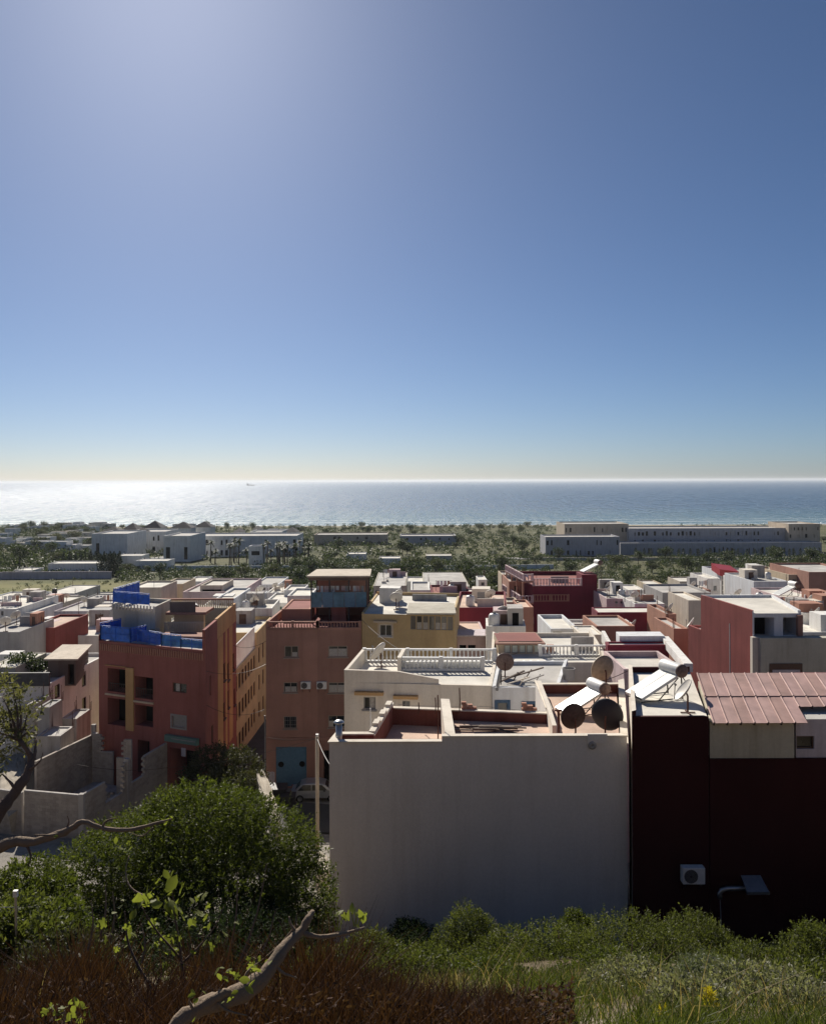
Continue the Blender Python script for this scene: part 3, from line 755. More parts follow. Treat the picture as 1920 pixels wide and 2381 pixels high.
p = onz(1408, 1712, 39.36); dish('satellite_dish', 'dark blue-black round dish at the front of the pink roof', (p.x - .02, p.y, 39.36), 1.34, R(30), R(4), DISHK, mast=.3)
p = onz(1432, 1630, 39.9); dish('satellite_dish', 'large tan dish standing behind the left solar heater', (p.x + .05, 39.4, 39.75), 1.3, R(-25), R(8), flat('dish_tan', (.33, .255, .18), rough=.6, var=.2), mast=.55)
p = onz(1607, 1665, 41.02); dish('satellite_dish', 'pale dish seen edge-on at the front of the white roof corner', (p.x, p.y + .4, 41.02), 1.0, R(-82), R(38), DISHW, mast=.35)

# ================================================================== cream building behind the terrace
p0, p1 = at(800, 1560, 44), at(1143, 1560, 43.2)
C = Bld('house', 'cream house with white balustrade terrace behind the blank wall', [(p0.x, p0.y), (p1.x, p1.y), (p1.x + .9, 49.4), (p0.x + .65, 49.6)], 28, 39.0, W_CREAM, RF_WHITE,
        {0: .12, 1: .12, 2: ('bal', .82), 3: .8}, coping=None)
C.op(0, 845, 1621, 873, 1650, 'win', frame=FR_GREY, hood=W_OCHRE, curtain=(.5, .95, .0)); C.op(0, 935, 1630, 953, 1655, 'win', frame=FR_GREY, hood=W_OCHRE)
C.op(0, 1080, 1652, 1095, 1672, 'win', frame=FR_GREY)
C.finish()
# sloping solid front parapet that ends in a step
mb = MB(); a = [at(800, 1558, 43.98), at(925, 1562, 43.8), at(1020, 1580, 43.6)]; b0 = 39.08
for s_, e_ in zip(a[:-1], a[1:]):
    o = Vector((0, .2, 0)); q = [(s_.x, s_.y, b0), (e_.x, e_.y, b0), (e_.x, e_.y, e_.z), (s_.x, s_.y, s_.z)]
    mb.grid([Vector(v) for v in q] + [Vector(v) + o for v in q], [(0, 1, 2, 3), (7, 6, 5, 4), (3, 2, 6, 7), (1, 5, 6, 2), (0, 3, 7, 4)])
mb.build('parapet', W_CREAM, C.root)
mb = MB(); balustrade(mb, (at(928, 1540, 47.2).x, 47.2), (at(1122, 1540, 47.0).x, 47.0), 39.02, .78); mb.build('balustrade', WPAINT, C.root)['kind'] = 'stuff'
mb = MB(); x0, x1 = at(928, 1540, 47.35).x, at(1122, 1540, 47.35).x; mb.prism([(x0, 47.32), (x1, 47.3), (x1, 47.5), (x0, 47.5)], 39.02, 39.5); mb.build('parapet', WPAINT, C.root)
mb = MB(); mb.prism([(x0 - .1, 46.8), (x0 + .12, 46.8), (x0 + .35, 49.2), (x0 + .13, 49.2)], 39.02, 39.85); mb.build('parapet', W_CREAM, C.root)
p = onz(886, 1553, 39.05); dish('satellite_dish', 'white tilted dish on the corner of the balustrade terrace', (p.x, p.y + .3, 39.02), 1.25, R(-62), R(33), DISHW, mast=.3)
# grey house with blue framed windows and the cluttered roof
p0, p1 = at(1143, 1600, 42.9), at(1300, 1600, 42.9)
E = Bld('house', 'pale grey house with blue framed windows and cluttered roof', [(p0.x + .02, p0.y), (p1.x, p1.y), (p1.x + 1.6, 49), (p0.x + .95, 49)], 28, 38.95, W_COOL, RF_GREY, {0: .16, 1: .3, 2: .2, 3: .2})
E.op(0, 1156, 1634, 1180, 1662, 'win', frame=FR_BLUE, surround=FR_BLUE, n=0); E.op(0, 1218, 1637, 1246, 1665, 'win', frame=FR_BLUE, surround=FR_BLUE, n=0)
E.finish()
dish('satellite_dish', 'brown rusty dish among the junk on the grey roof', (at(1172, 1565, 46).x, 45.6, 39.0), 1.0, R(5), R(4), DISHB, mast=.4)
# roof junk: planks, canes, tubs, each a thing
for i, (x, y, d, L, yaw, lab) in enumerate([(1190, 1580, 44.6, 1.7, .5, 'dark leaning plank nearest the rusty dish'), (1205, 1590, 44.0, 1.3, -.4, 'pale bent board at the edge of the cluttered roof'),
                                            (1160, 1590, 44.2, 1.5, 1.3, 'dark steel frame standing on the cluttered roof'), (1220, 1572, 45.5, 2.2, .15, 'long dark pole lying across the cluttered roof'),
                                            (1240, 1585, 44.8, 1.2, -.2, 'short grey timber at the right of the cluttered roof')]):
    p = onz(x, y + 8, 39.0); mb = MB(); c = Vector((p.x, min(p.y, 48), 39.1)); dv = Vector((math.cos(yaw), math.sin(yaw), .25 + .15 * (i % 3))).normalized()
    mb.bar(c - dv * L / 2 + Vector((0, 0, .25)), c + dv * L / 2 + Vector((0, 0, .25)), .12, .06); mb.bar(c + Vector((.1, .1, 0)), c + dv * .3 + Vector((.1, .1, .35)), .05, .05)
    tag(mb.build('plank', [WOOD, W_CREAM, DMETAL, WOOD, W_CONC][i]), lab, 'plank')
for i, (x, y, lab) in enumerate([(1322, 1580, 'round grey tub at the far end of the grey roof')]):
    p = onz(x, y, 39.0); mb = MB(); mb.lathe([(.001, 0), (.3, 0), (.36, .62), (.33, .62), (.3, .1), (.001, .1)], 14, None, (p.x, p.y, 39.0)); tag(mb.build('tub', W_CONC), lab, 'tub')
mb = MB()
p = at(1235, 1545, 49.6)
# white roof with balustrade behind it
p0, p1 = at(1140, 1545, 51), at(1418, 1545, 51)
Fh = Bld('house', 'white roof terrace with balustrade and glazed roof room', [(p0.x, 51), (p1.x, 51), (p1.x + 1.2, 62), (p0.x + 1.2, 62)], 27, 38.1, W_CREAM, RF_WHITE, {0: .5, 1: .5, 2: .3, 3: .4}, coping=None)
Fh.finish()
mb = MB(); balustrade(mb, (at(1255, 1530, 55).x, 55), (at(1425, 1530, 55).x, 55), 38.12, .75); mb.build('balustrade', WPAINT, Fh.root)['kind'] = 'stuff'
p0, p1 = at(1420, 1540, 54.8), at(1402, 1512, 60); mb = MB(); mb.bar((p0.x, 54.8, 38.5), (p1.x, 60, 38.5), .25, .8); mb.build('parapet', W_WHITE, Fh.root)
# white tarpaulin lying over the roof in folds
tp = MB(); nx, ny = 22, 10; V = []
for j in range(ny + 1):
    for i in range(nx + 1):
        q = onz(lerp(lerp(1165, 1215, j / ny), lerp(1330, 1290, j / ny), i / nx), lerp(1568, 1536, j / ny), 38.75)
        V.append((q.x, q.y, 38.68 + .12 * math.sin(i * 1.3 + j) * math.sin(j * 1.1) + .05 * math.sin(i * 3.1)))
tp.grid(V, [(j * (nx + 1) + i, j * (nx + 1) + i + 1, (j + 1) * (nx + 1) + i + 1, (j + 1) * (nx + 1) + i) for j in range(ny) for i in range(nx)])
o = tp.build('tarpaulin', W_WHITE, smooth=True); tag(o, 'crumpled whitish tarpaulin spread over the roof behind the rusty dish', 'tarpaulin')
sd = o.modifiers.new('thick', 'SOLIDIFY'); sd.thickness = .02
# glazed roof room
q0, q1 = at(1158, 1525, 56), at(1260, 1525, 56)
G2 = Bld('roof_room', 'small roof room with a row of bright panes and brown roof', [(q0.x, 56), (q1.x, 56), (q1.x, 59), (q0.x, 59)], 38.1, zat(1492, 56), W_TAN, RF_RED, 0, cat='roof room')
PANE_L = flat('pale_pane', (.62, .66, .60), rough=.4)  # opaque pale colour stands in for daylight coming through the roof room panes
for i in range(5): G2.op(0, 1172 + i * 17.4, 1500, 1172 + i * 17.4 + 15.5, 1520, 'win', frame=FR_GREY, n=0, sill=False, pane=PANE_L, bw=.06)
G2.finish()
mb = MB(); z = zat(1496, 55.5); e0, e1, e2, e3 = at(1150, 1496, 55.5), at(1268, 1496, 55.5), at(1245, 1470, 60), at(1160, 1470, 60)
mb.grid([e0, e1, e2, e3] + [v - Vector((0, 0, .1)) for v in (e0, e1, e2, e3)], [(0, 1, 2, 3), (7, 6, 5, 4), (0, 4, 5, 1), (1, 5, 6, 2), (2, 6, 7, 3), (3, 7, 4, 0)]); mb.build('roof', W_BROWN2, G2.root)
# white stepped houses right behind
b = simple('light grey house with a flat door and pent roof above the balustrade', 1280, 1345, 1462, 66, 7, W_COOL, RF_WHITE, .3, wins=[(1285, 1468, 1308, 1478, 'win', dict(n=0, sill=False)), (1288, 1484, 1306, 1530, 'door', dict(mat=FR_GREY, n=1))]); b.finish()
b = simple('pale house wall with rounded arch top right of the grey door', 1350, 1404, 1476, 63, 4, W_CREAM, RF_WHITE, .1); b.finish()
b = simple('terracotta rendered house block behind the white arch wall', 1386, 1476, 1456, 74, 6, W_TERRA, RF_GREY, .2); b.finish()
b = simple('long low white roof in front of the burgundy tower', 1290, 1470, 1450, 80, 2.5, W_WHITE, RF_WHITE, .25, wins=[(1310, 1455, 1336, 1466, 'recess', dict(depth=1.0))]); b.finish()
b = simple('burgundy wall with white upper strip behind the solar heaters', 1412, 1555, 1500, 54, 1.2, W_BURG, RF_WHITE, .1, skew=.1); b.finish()
zt = zat(1481, 55.3); q = front(1440, 1545, 1481, 55.3, 1.6, .1); b.block('wall', q, b.zr - .2, zt, W_COOL)
mb = MB(); a0, a1 = at(1545, 1488, 56), at(1600, 1545, 47); mb.bar((a0.x, a0.y, a0.z), (a1.x, a1.y, a1.z - .2), .5, .5); mb.build('parapet', W_WHITE, b.root)
b = simple('pale pink parapet strip below the burgundy wall', 1450, 1590, 1556, 47, 5, W_PINK, RF_WHITE, .35); b.finish()

# ================================================================== red building on the left
RD = Bld('apartment_house', 'dark red four-storey corner building with blue screens on its roof', [(-25.5, 66.2), (-15.8, 62.0), (-16.35, 75.4), (-26.2, 79)], 23.5, 37.0, W_RED, RF_GREY, {0: .12, 1: .12, 2: .6, 3: .6},
         edge_mats={})
for (x0, y0, x1, y1, dp) in ((250, 1553, 292, 1612, 1.3), (314, 1572, 356, 1628, 1.3), (250, 1622, 292, 1690, 1.3), (314, 1638, 356, 1692, 1.3)):
    RD.op(0, x0, y0, x1, y1, 'recess', depth=dp)
RD.op(0, 401, 1587, 434, 1613, 'win', frame=FR_BROWN, n=1, sill=False, curtain=(.18, .45, 0)); RD.op(0, 400, 1664, 431, 1694, 'win', frame=FR_GREY, n=0, pane=FR_GREY, surround=FR_GREY, sill=False)
RD.op(0, 395, 1738, 462, 1840, 'recess', depth=2.0); RD.op(0, 320, 1720, 348, 1800, 'recess', depth=1.2)
for (u, z, w_, h_) in ((1.6, 33.2, .5, 1.6), (7.2, 33.0, .8, 1.5), (8.9, 32.6, .8, 1.5), (7.0, 29.8, .8, 1.4), (9.0, 30.2, .6, 1.5), (11.5, 32.9, .8, 1.5), (12.0, 29.6, .7, 1.5), (2.2, 29.0, .8, 1.7)):
    RD.opu(1, u, u + w_, z, z + h_, 'win', frame=FR_BROWN, n=0)
RD.finish()
# ochre pilasters, balcony sills, side strip
for (x0, x1, y0, y1, m) in ((294, 312, 1552, 1700, W_OCHRE), (246, 293, 1611, 1621, W_TAN), (312, 358, 1628, 1638, W_TAN), (246, 293, 1545, 1552, W_OCHRE)):
    (u0, z1), (u1, z0) = RD.px(0, x0, y0), RD.px(0, x1, y1); mb = MB(); p_, d_, n_, L_ = RD.frame(0)
    A4 = [RD.pt(0, u0, z0, .003), RD.pt(0, u1, z0, .003), RD.pt(0, u1, z1, .003), RD.pt(0, u0, z1, .003)]; B4 = [RD.pt(0, u0, z0, .12), RD.pt(0, u1, z0, .12), RD.pt(0, u1, z1, .12), RD.pt(0, u0, z1, .12)]
    mb.grid(A4 + B4, [(4, 5, 6, 7), (0, 1, 5, 4), (1, 2, 6, 5), (2, 3, 7, 6), (3, 0, 4, 7)]); mb.build('pilaster' if y1 - y0 > 50 else 'balcony_sill', m, RD.root)
for (x0, y0, x1, y1) in ((252, 1588, 290, 1610), (316, 1600, 354, 1627)):
    (u0, z1), (u1, z0) = RD.px(0, x0, y0), RD.px(0, x1, y1); mb = MB()
    k = 9
    for i in range(k + 1): mb.bar(RD.pt(0, lerp(u0, u1, i / k), z0, -.06), RD.pt(0, lerp(u0, u1, i / k), z1, -.06), .03, .03)
    mb.bar(RD.pt(0, u0, z1, -.06), RD.pt(0, u1, z1, -.06), .05, .05); mb.build('railing', DMETAL, RD.root)
# taller side wall: red, ochre, red strips
def strip(u0, u1, z0, z1, m, off=.05, nm='wall'):
    mb = MB(); q = [RD.pt(1, u0, 0, off), RD.pt(1, u1, 0, off), RD.pt(1, u1, 0, -.22), RD.pt(1, u0, 0, -.22)]; mb.prism([(v.x, v.y) for v in q], z0, z1); mb.build(nm, m, RD.root)
strip(.0, 4.6, 37.1, 38.7, W_RED, .0); strip(4.6, 13.3, 37.1, 38.75, W_OCHRE, .0)
# ochre side panel is cut around its windows, so it is laid as three upright strips
for (a_, b_) in ((4.75, 6.9), (8.05, 8.8), (9.8, 11.4)):
    mb2 = MB(); q = [RD.pt(1, a_, 0, .03), RD.pt(1, b_, 0, .03), RD.pt(1, b_, 0, -.1), RD.pt(1, a_, 0, -.1)]; mb2.prism([(v.x, v.y) for v in q], 27.0, 37.1, True, True); mb2.build('wall_panel', W_OCHRE, RD.root)
# slit ventilation frieze under the roof edge
mb = MB(); p_, d_, n_, L_ = RD.frame(0)
for i in range(46):
    u = .25 + i * (L_ - .5) / 45; mb.box(RD.pt(0, u, 36.62, .03), (.1, .08, .55), math.atan2(d_.y, d_.x))
mb.build('frieze', W_TERRA, RD.root)['kind'] = 'stuff'
# blue screens on the roof: front row (separate panels) and upper row
def screen(panels, label):
    t = thing('blue_screen', label, 'screen', panels[0][0])
    for (a, b_, h, m) in panels:
        a, b_ = Vector(a), Vector(b_); mb = MB(); o = Vector((0, .02, 0)); up = Vector((0, 0, 1)); k = 10; pts = []
        for i in range(k + 1):
            q = a.lerp(b_, i / k) + Vector((0, .03 * math.sin(i * 2.1), 0)); pts += [q + up * .08, q + up * (h - .05 - .05 * abs(math.sin(i * 1.7)))]
        mb.grid(pts, [(2 * i, 2 * i + 2, 2 * i + 3, 2 * i + 1) for i in range(k)]); ob = mb.build('sheet', m, t); sd = ob.modifiers.new('thick', 'SOLIDIFY'); sd.thickness = .015
        mb = MB(); n_ = max(2, int((b_ - a).length / 1.1))
        for i in range(n_ + 1):
            q = a.lerp(b_, i / n_) + Vector((0, -.05, 0)); mb.bar(q, q + up * h, .05, .05)
        mb.bar(a + up * h + Vector((0, -.05, 0)), b_ + up * h + Vector((0, -.05, 0)), .05, .05); mb.bar(a + up * h * .5 + Vector((0, -.05, 0)), b_ + up * h * .5 + Vector((0, -.05, 0)), .04, .04)
        mb.build('frame', BLUE, t)
    return t
BT = flat('blue_tarp_dark', (.02, .10, .52), rough=.5, var=.3, scale=2); BTL = flat('blue_tarp_light', (.06, .22, .52), rough=.5, var=.3, scale=2)
def rf(u, v): p_, d_, n_, L_ = RD.frame(0); q = p_ + d_ * u - n_ * v; return (q.x, q.y, 37.13)
screen([(rf(.1, .1), rf(3.2, .1), 1.2, BLUE), (rf(.1, .1), rf(.1, 2.4), 1.4, BT), (rf(3.2, .1), rf(3.5, 1.6), 1.2, BT), (rf(3.5, .6), rf(6.3, .12), 1.05, BT), (rf(6.3, .12), rf(8.2, .12), 1.0, BTL), (rf(8.2, .12), rf(10.3, .12), .75, BTL)],
       'long row of bright blue tarpaulin screens along the red building front edge')
# penthouse
q0, q1 = at(262, 1440, 69), at(362, 1440, 67.5)
PH = Bld('roof_house', 'grey rooftop flat behind the blue screens of the red building', [(q0.x, 69), (q1.x, 67.4), (q1.x + .1, 71.5), (q0.x - .2, 73.5)], 37.02, 39.3, W_OLIVE, RF_GREY, {'*': .35, 0: .15}, cat='roof house')
PH.op(0, 350, 1463, 362, 1486, 'recess', depth=.6)
PH.finish()
mb = MB()
for i in range(14): q = Vector((lerp(q0.x, q1.x, i / 13), lerp(69, 67, i / 13) - .02, 39.5)); mb.box(q, (.1, .1, .5))
mb.build('frieze', W_CREAM, PH.root)['kind'] = 'stuff'
screen([((q0.x + .1, 68.9, 39.75), (lerp(q0.x, q1.x, .9), 67.2, 39.75), 1.0, BLUE), ((q0.x + .1, 69.0, 39.75), (q0.x + .6, 74, 39.75), 1.2, BT)], 'smaller blue screen on the upper roof of the red building')
# upper terrace slabs with slatted parapets
TZ = zat(1412, 74.4); a, b_ = at(352, 1412, 74.4), at(543, 1412, 74.4)
RD.slab('roof_terrace', [(a.x, 74.3), (b_.x, 74.3), (b_.x, 75.3), (a.x - .2, 77.5)], 37.02, TZ, W_OLIVE)
mb = MB(); n_ = 44
for i in range(n_): x = lerp(a.x, b_.x, (i + .5) / n_); mb.box((x, 74.4, TZ + .38), (.09, .09, .76))
mb.build('slatted_parapet', W_TAN, RD.root)['kind'] = 'stuff'
mb = MB(); mb.bar((a.x, 74.4, TZ + .8), (b_.x, 74.4, TZ + .8), .3, .14); mb.build('parapet_rail', W_BROWN2, RD.root)
a, b_ = at(385, 1424, 68.6), at(478, 1424, 68.6)
RD.slab('roof_terrace', [(a.x, 68.6), (b_.x, 68.6), (b_.x, 71.5), (a.x + .2, 71.5)], a.z - .22, a.z, W_BROWN2)
RD.slab('wall', [(a.x + .4, 69.6), (b_.x - .4, 69.6), (b_.x - .4, 70), (a.x + .4, 70)], 37.02, a.z - .24, W_TAN)
mb = MB(); mb.prism([(a.x + .3, 68.75), (b_.x - .9, 68.75), (b_.x - .9, 68.85), (a.x + .3, 68.85)], a.z + .01, a.z + .85, True, True); mb.build('parapet', WOOD, RD.root)
mb = MB()
for i in range(24): x = lerp(a.x, b_.x, (i + .5) / 24); mb.box((x, 68.1, 37.75), (.09, .09, .9))
mb.bar((a.x, 68.1, 38.2), (b_.x, 68.1, 38.2), .2, .1); mb.build('slatted_parapet', W_TAN, RD.root)['kind'] = 'stuff'
a, b_ = at(372, 1478, 65.2), at(474, 1478, 64.6); RD.slab('roof_terrace', [(a.x, 65.2), (b_.x, 64.6), (b_.x, 66.4), (a.x, 66.8)], a.z - .2, a.z, W_BROWN2)
RD.slab('wall', [(a.x + .2, 65.6), (b_.x, 65.0), (b_.x, 66.2), (a.x + .2, 66.5)], 37.02, a.z - .22, W_OLIVE)
p = onz(372, 1478, 38.0); solar_heater('solar_water_heater', 'pale old solar heater on the terraces of the red building', (at(385, 1440, 72.5).x, 72.2, 37.1), R(20), 1.3)
# green shop front with canopy and hanging price board
t = thing('shop_front', 'shop front with green canopy board and dark doorway', 'shop front', (-17, 61.8, 24.5))
(u0, z1), (u1, z0) = RD.px(0, 389, 1706), RD.px(0, 464, 1732)
mb = MB(); q = [RD.pt(0, u0, 0, .05), RD.pt(0, u1, 0, .05), RD.pt(0, u1, 0, .35), RD.pt(0, u0, 0, .35)]; mb.prism([(v.x, v.y) for v in q[::-1]], z0, z1, True, True); mb.build('canopy_board', flat('shop_green', (.12, .22, .19), rough=.5), t)
mb = MB(); q = [RD.pt(0, u0 + .7, 0, .36), RD.pt(0, u1 - .15, 0, .36), RD.pt(0, u1 - .15, 0, .40), RD.pt(0, u0 + .7, 0, .40)]; mb.prism([(v.x, v.y) for v in q[::-1]], z0 + .25, z1 - .15, True, True); mb.build('sign_panel', FR_GREY, t)
(u0, z1), (u1, z0) = RD.px(0, 424, 1738), RD.px(0, 434, 1759)
mb = MB(); q = [RD.pt(0, u0, 0, .1), RD.pt(0, u1, 0, .1), RD.pt(0, u1, 0, .14), RD.pt(0, u0, 0, .14)]; mb.prism([(v.x, v.y) for v in q[::-1]], z0, z1, True, True); mb.build('hanging_board', W_LILAC, t)

# ================================================================== yellow and white buildings down the street
YB = Bld('apartment_house', 'yellow apartment building with rows of dark windows along the street', [(-26, 79.5), (-16.75, 76.2), (-16.9, 88), (-26, 88)], 22, 31.7, W_YELL, RF_WHITE, {0: 0, 1: .35, 2: .3, 3: .3})
rows(YB, 1, .3, 11.2, 7, 1.0, (24.3, 27.2, 30.0), 1.5, frame=FR_BROWN, n=0, sill=False); YB.finish()
mb = MB()
for i in range(34): q = YB.pt(1, .3 + i * .34, 33.2, -.2); mb.bar(Vector((q.x, q.y, 32.06)), Vector((q.x, q.y, 34.3)), .1, .07)
for z in (32.1, 34.3): mb.bar(YB.pt(1, .1, z, -.2), YB.pt(1, 11.7, z, -.2), .1, .08)
mb.bar(YB.pt(1, .2, 32.1, -.2), YB.pt(1, .2, 34.3, -.2), .1, .1); o = mb.build('slatted_screen', W_WHITE, YB.root); o['kind'] = 'stuff'
Y2 = Bld('apartment_house', 'pale yellow narrow building further down the street', [(-26, 88.3), (-16.95, 88.3), (-17.1, 99), (-26, 99)], 21.8, 33.2, W_YELL, RF_WHITE, .4)
rows(Y2, 1, .3, 10.4, 4, .9, (24.0, 27.0, 30.0), 1.7, frame=FR_BROWN, n=0, sill=False); Y2.finish()
W1 = Bld('apartment_house', 'white apartment block with many openings beyond the yellow street front', [(-26, 99.4), (-17.2, 99.4), (-17.5, 107), (-26.5, 107)], 20.5, 34.0, W_WHITE, RF_WHITE, .5)
rows(W1, 1, .3, 7.4, 4, 1.1, (22.6, 25.6, 28.6, 31.2), 1.6, frame=FR_GREY, n=0, sill=False); W1.opu(0, 3, 4.4, 31.5, 33, 'win'); W1.opu(0, 6.3, 7.5, 31.5, 33, 'win'); W1.finish()
W2 = Bld('apartment_house', 'lower white street house with dark windows beyond the white apartment block', [(-26.5, 107.4), (-17.5, 107.4), (-18.2, 122), (-28, 122)], 20.5, 30.5, W_COOL, RF_WHITE, .4)
rows(W2, 1, .3, 14, 6, 1.2, (22.6, 25.4, 28.2), 1.6, frame=FR_GREY, n=0, sill=False); W2.finish()
for (xl, xr, y, d, dep, m, rm, lab, ws) in (
    (300, 375, 1366, 120, 8, W_BEIGE, RF_WHITE, 'plain beige stair tower on a roof beyond the red building', []),
    (377, 425, 1358, 135, 8, W_TAN, RF_GREY, 'tan stair tower behind the plain beige one', []),
    (465, 518, 1361, 118, 7, W_BEIGE, RF_WHITE, 'brown-sided box with cream lid roof behind the red building', [(470, 1371, 514, 1384, 'recess', dict(depth=.15))]),
    (425, 560, 1376, 116, 16, W_PINK, RF_GREY, 'wide pinkish house roof behind the red building', []),
    (590, 648, 1359, 150, 12, W_COOL, RF_GREY, 'blue-grey house with white post beyond the street', [(600, 1366, 618, 1374), (626, 1366, 642, 1374)]),
    (612, 668, 1402, 110, 10, W_WHITE, RF_WHITE, 'white house with green shuttered windows at the end of the street', [(626, 1410, 640, 1422, 'win', dict(pane=flat('shutter_green', (.03, .08, .05)))), (645, 1410, 656, 1422, 'win', dict(pane=flat('shutter_green', (.03, .08, .05))))]),
    (668, 722, 1385, 100, 7, W_WHITE, RF_WHITE, 'low white roof hut left of the blue roof shelter', []),
    (660, 705, 1372, 118, 6, W_WHITE, RF_WHITE, 'small white roof block behind the low hut', []),
    (500, 545, 1392, 100, 10, W_COOL, RF_WHITE, 'cool white narrow house with a step roof by the street', [(508, 1402, 522, 1418), (528, 1402, 540, 1418)])):
    simple(lab, xl, xr, y, d, dep, m, rm, .25, wins=ws).finish()

# ================================================================== brown building with balustrade
GN = Bld('apartment_house', 'brown four-storey building with roof balustrade and blue gate', [(at(618, 1462, 68).x, 68), (at(738, 1462, 68).x, 68), (at(840, 1462, 68).x, 68), (-3.6, 80), (-11.9, 80)], 23.4, zat(1462, 68), W_BROWN, RF_RED,
         {0: ('bal', .62), 1: ('bal', .62), 2: .5, 3: .6, 4: .6}, edge_mats={1: W_BROWN2})
FR_TAN2 = flat('frame_tan', (.36, .29, .24), rough=.6)
for w in ((661, 1502, 694, 1529), (659, 1587, 692, 1611), (659, 1666, 690, 1695)): GN.op(0, *w, 'win', frame=FR_TAN2, n=1, curtain=(.1, .9, .35) if w[1] > 1520 and w[1] < 1640 else ((.55, .9, .5) if w[1] < 1520 else None), grille=FR_GREY if w[1] > 1640 else None)
for w in ((763, 1502, 808, 1528), (763, 1587, 806, 1612), (763, 1664, 802, 1692)): GN.op(1, *w, 'win', frame=FR_TAN2, n=1, curtain=(.05, .95, .2) if w[1] < 1640 else (.05, .3, .4))
GN.op(0, 641, 1737, 713, 1830, 'door', mat=TEAL, n=2, name='gate')
GN.op(1, 752, 1745, 790, 1832, 'recess', depth=.5)
GN.finish()
for (x, y) in ((653, 1779), (702, 1778)):
    (u, z) = GN.px(0, x, y); mb = MB(); q = GN.pt(0, u, z, -.115); mb.lathe([(.001, .02), (.2, .02), (.2, 0), (.24, 0), (.24, .02), (.2, .02)], 18, Matrix.Rotation(R(90), 3, 'X'), q); mb.build('round_window', VOID, GN.root)
for (e, x0, x1, y) in ((0, 619, 737, 1718), (1, 739, 839, 1718), (0, 619, 737, 1462), (1, 739, 839, 1462)):
    (u0, z), (u1, _) = GN.px(e, x0, y), GN.px(e, x1, y); mb = MB(); mb.bar(GN.pt(e, u0, z, .05), GN.pt(e, u1, z, .05), .1, .22); mb.build('string_course', W_BROWN2 if e == 0 else W_BROWN, GN.root)
for x, y in ((711, 1594), (748, 1594)):
    p = at(x, y + 8, 67.8); ac_unit((p.x, 67.8, p.z), 'small brownish air conditioner on the brown facade, ' + ('left of the dividing line' if x < 730 else 'right of the dividing line'))
# red low shed and blue roof shelter on it
zr = GN.zr
b = Bld('roof_hut', 'low dull red roof hut behind the balustrade of the brown building', [(at(655, 1440, 72).x, 72), (at(722, 1440, 72).x, 72), (at(722, 1440, 72).x, 78), (at(655, 1440, 72).x, 78)], zr + .01, zat(1418, 72), W_TERRA, RF_RED, .1, cat='roof hut'); b.finish()
t = thing('roof_shelter', 'tall roof shelter with blue panels and pale flat canopy', 'roof shelter', (at(790, 1448, 72).x, 72, zr))
x0, x1 = at(724, 1400, 71).x, at(852, 1400, 71).x; zc = zat(1337, 71); zb0, zb1 = zat(1411, 71), zat(1376, 71)
for (x, y) in ((x0, 71), (lerp(x0, x1, .33), 71), (lerp(x0, x1, .68), 71), (x1, 71), (x0, 75), (x1, 75)):
    mb = MB(); mb.bar((x, y, zr), (x, y, zc - .15), .12, .12); mb.build('post', DMETAL, t)
mb = MB(); mb.prism([(x0 - .35, 70.5), (x1 + .35, 70.5), (x1 + .2, 76), (x0 - .1, 76)], zc - .12, zc, True, True); mb.build('canopy', W_BEIGE, t)
mb = MB(); mb.prism([(x0 - .2, 70.7), (x1 + .2, 70.7), (x1 + .2, 70.85), (x0 - .2, 70.85)], zc - .42, zc - .13, True, True); mb.build('fascia', WOOD, t)
for i in range(5):
    a, b_ = lerp(x0, x1, i / 5) + .02, lerp(x0, x1, (i + 1) / 5) - .02; mb = MB(); mb.prism([(a, 70.86), (b_, 70.86), (b_, 70.93), (a, 70.93)], zb0, zb1, True, True); mb.build('panel', [BLUE2, TEAL][i % 2], t)
mb = MB(); mb.prism([(x0, 71.2), (x1, 71.2), (x1, 75), (x0, 75)], zb0 - .1, zb0, True, True); mb.build('floor_slab', W_BROWN2, t)
mb = MB(); mb.prism([(x0, 75), (x1, 75), (x1, 75.15), (x0, 75.15)], zr, zc - .15); mb.build('back_wall', W_BROWN2, t)
mb = MB(); mb.prism([(lerp(x0, x1, .36), 71.3), (lerp(x0, x1, .62), 71.3), (lerp(x0, x1, .62), 71.5), (lerp(x0, x1, .36), 71.5)], zr, zb0 - .12); mb.build('partition', W_RED, t)
for i in range(12):      # washing
    x = lerp(x0 + .3, x1 - .3, (i + RNG.random() * .5) / 12); h = RNG.uniform(.35, .7); w_ = RNG.uniform(.2, .42); zt = zat(1362, 71.6)
    mb = MB(); k = 4; pts = []
    for j in range(k + 1): pts += [(x + w_ * j / k, 71.7 + .03 * math.sin(j * 2 + i), zt), (x + w_ * j / k, 71.7 + .05 * math.sin(j * 2.4 + i), zt - h)]
    mb.grid(pts, [(2 * j, 2 * j + 1, 2 * j + 3, 2 * j + 2) for j in range(k)])
    ob = tag(mb.build('laundry', [W_WHITE, W_COOL, W_PINK, W_GREY][i % 4]), 'piece of washing hanging under the canopy of the blue roof shelter', 'laundry', 'washing on the blue roof shelter'); sd = ob.modifiers.new('thick', 'SOLIDIFY'); sd.thickness = .01
wire([(x0, 71.7, zat(1362, 71.6)), (x1, 71.7, zat(1362, 71.6))], .01, 'washing line under the canopy of the blue roof shelter')
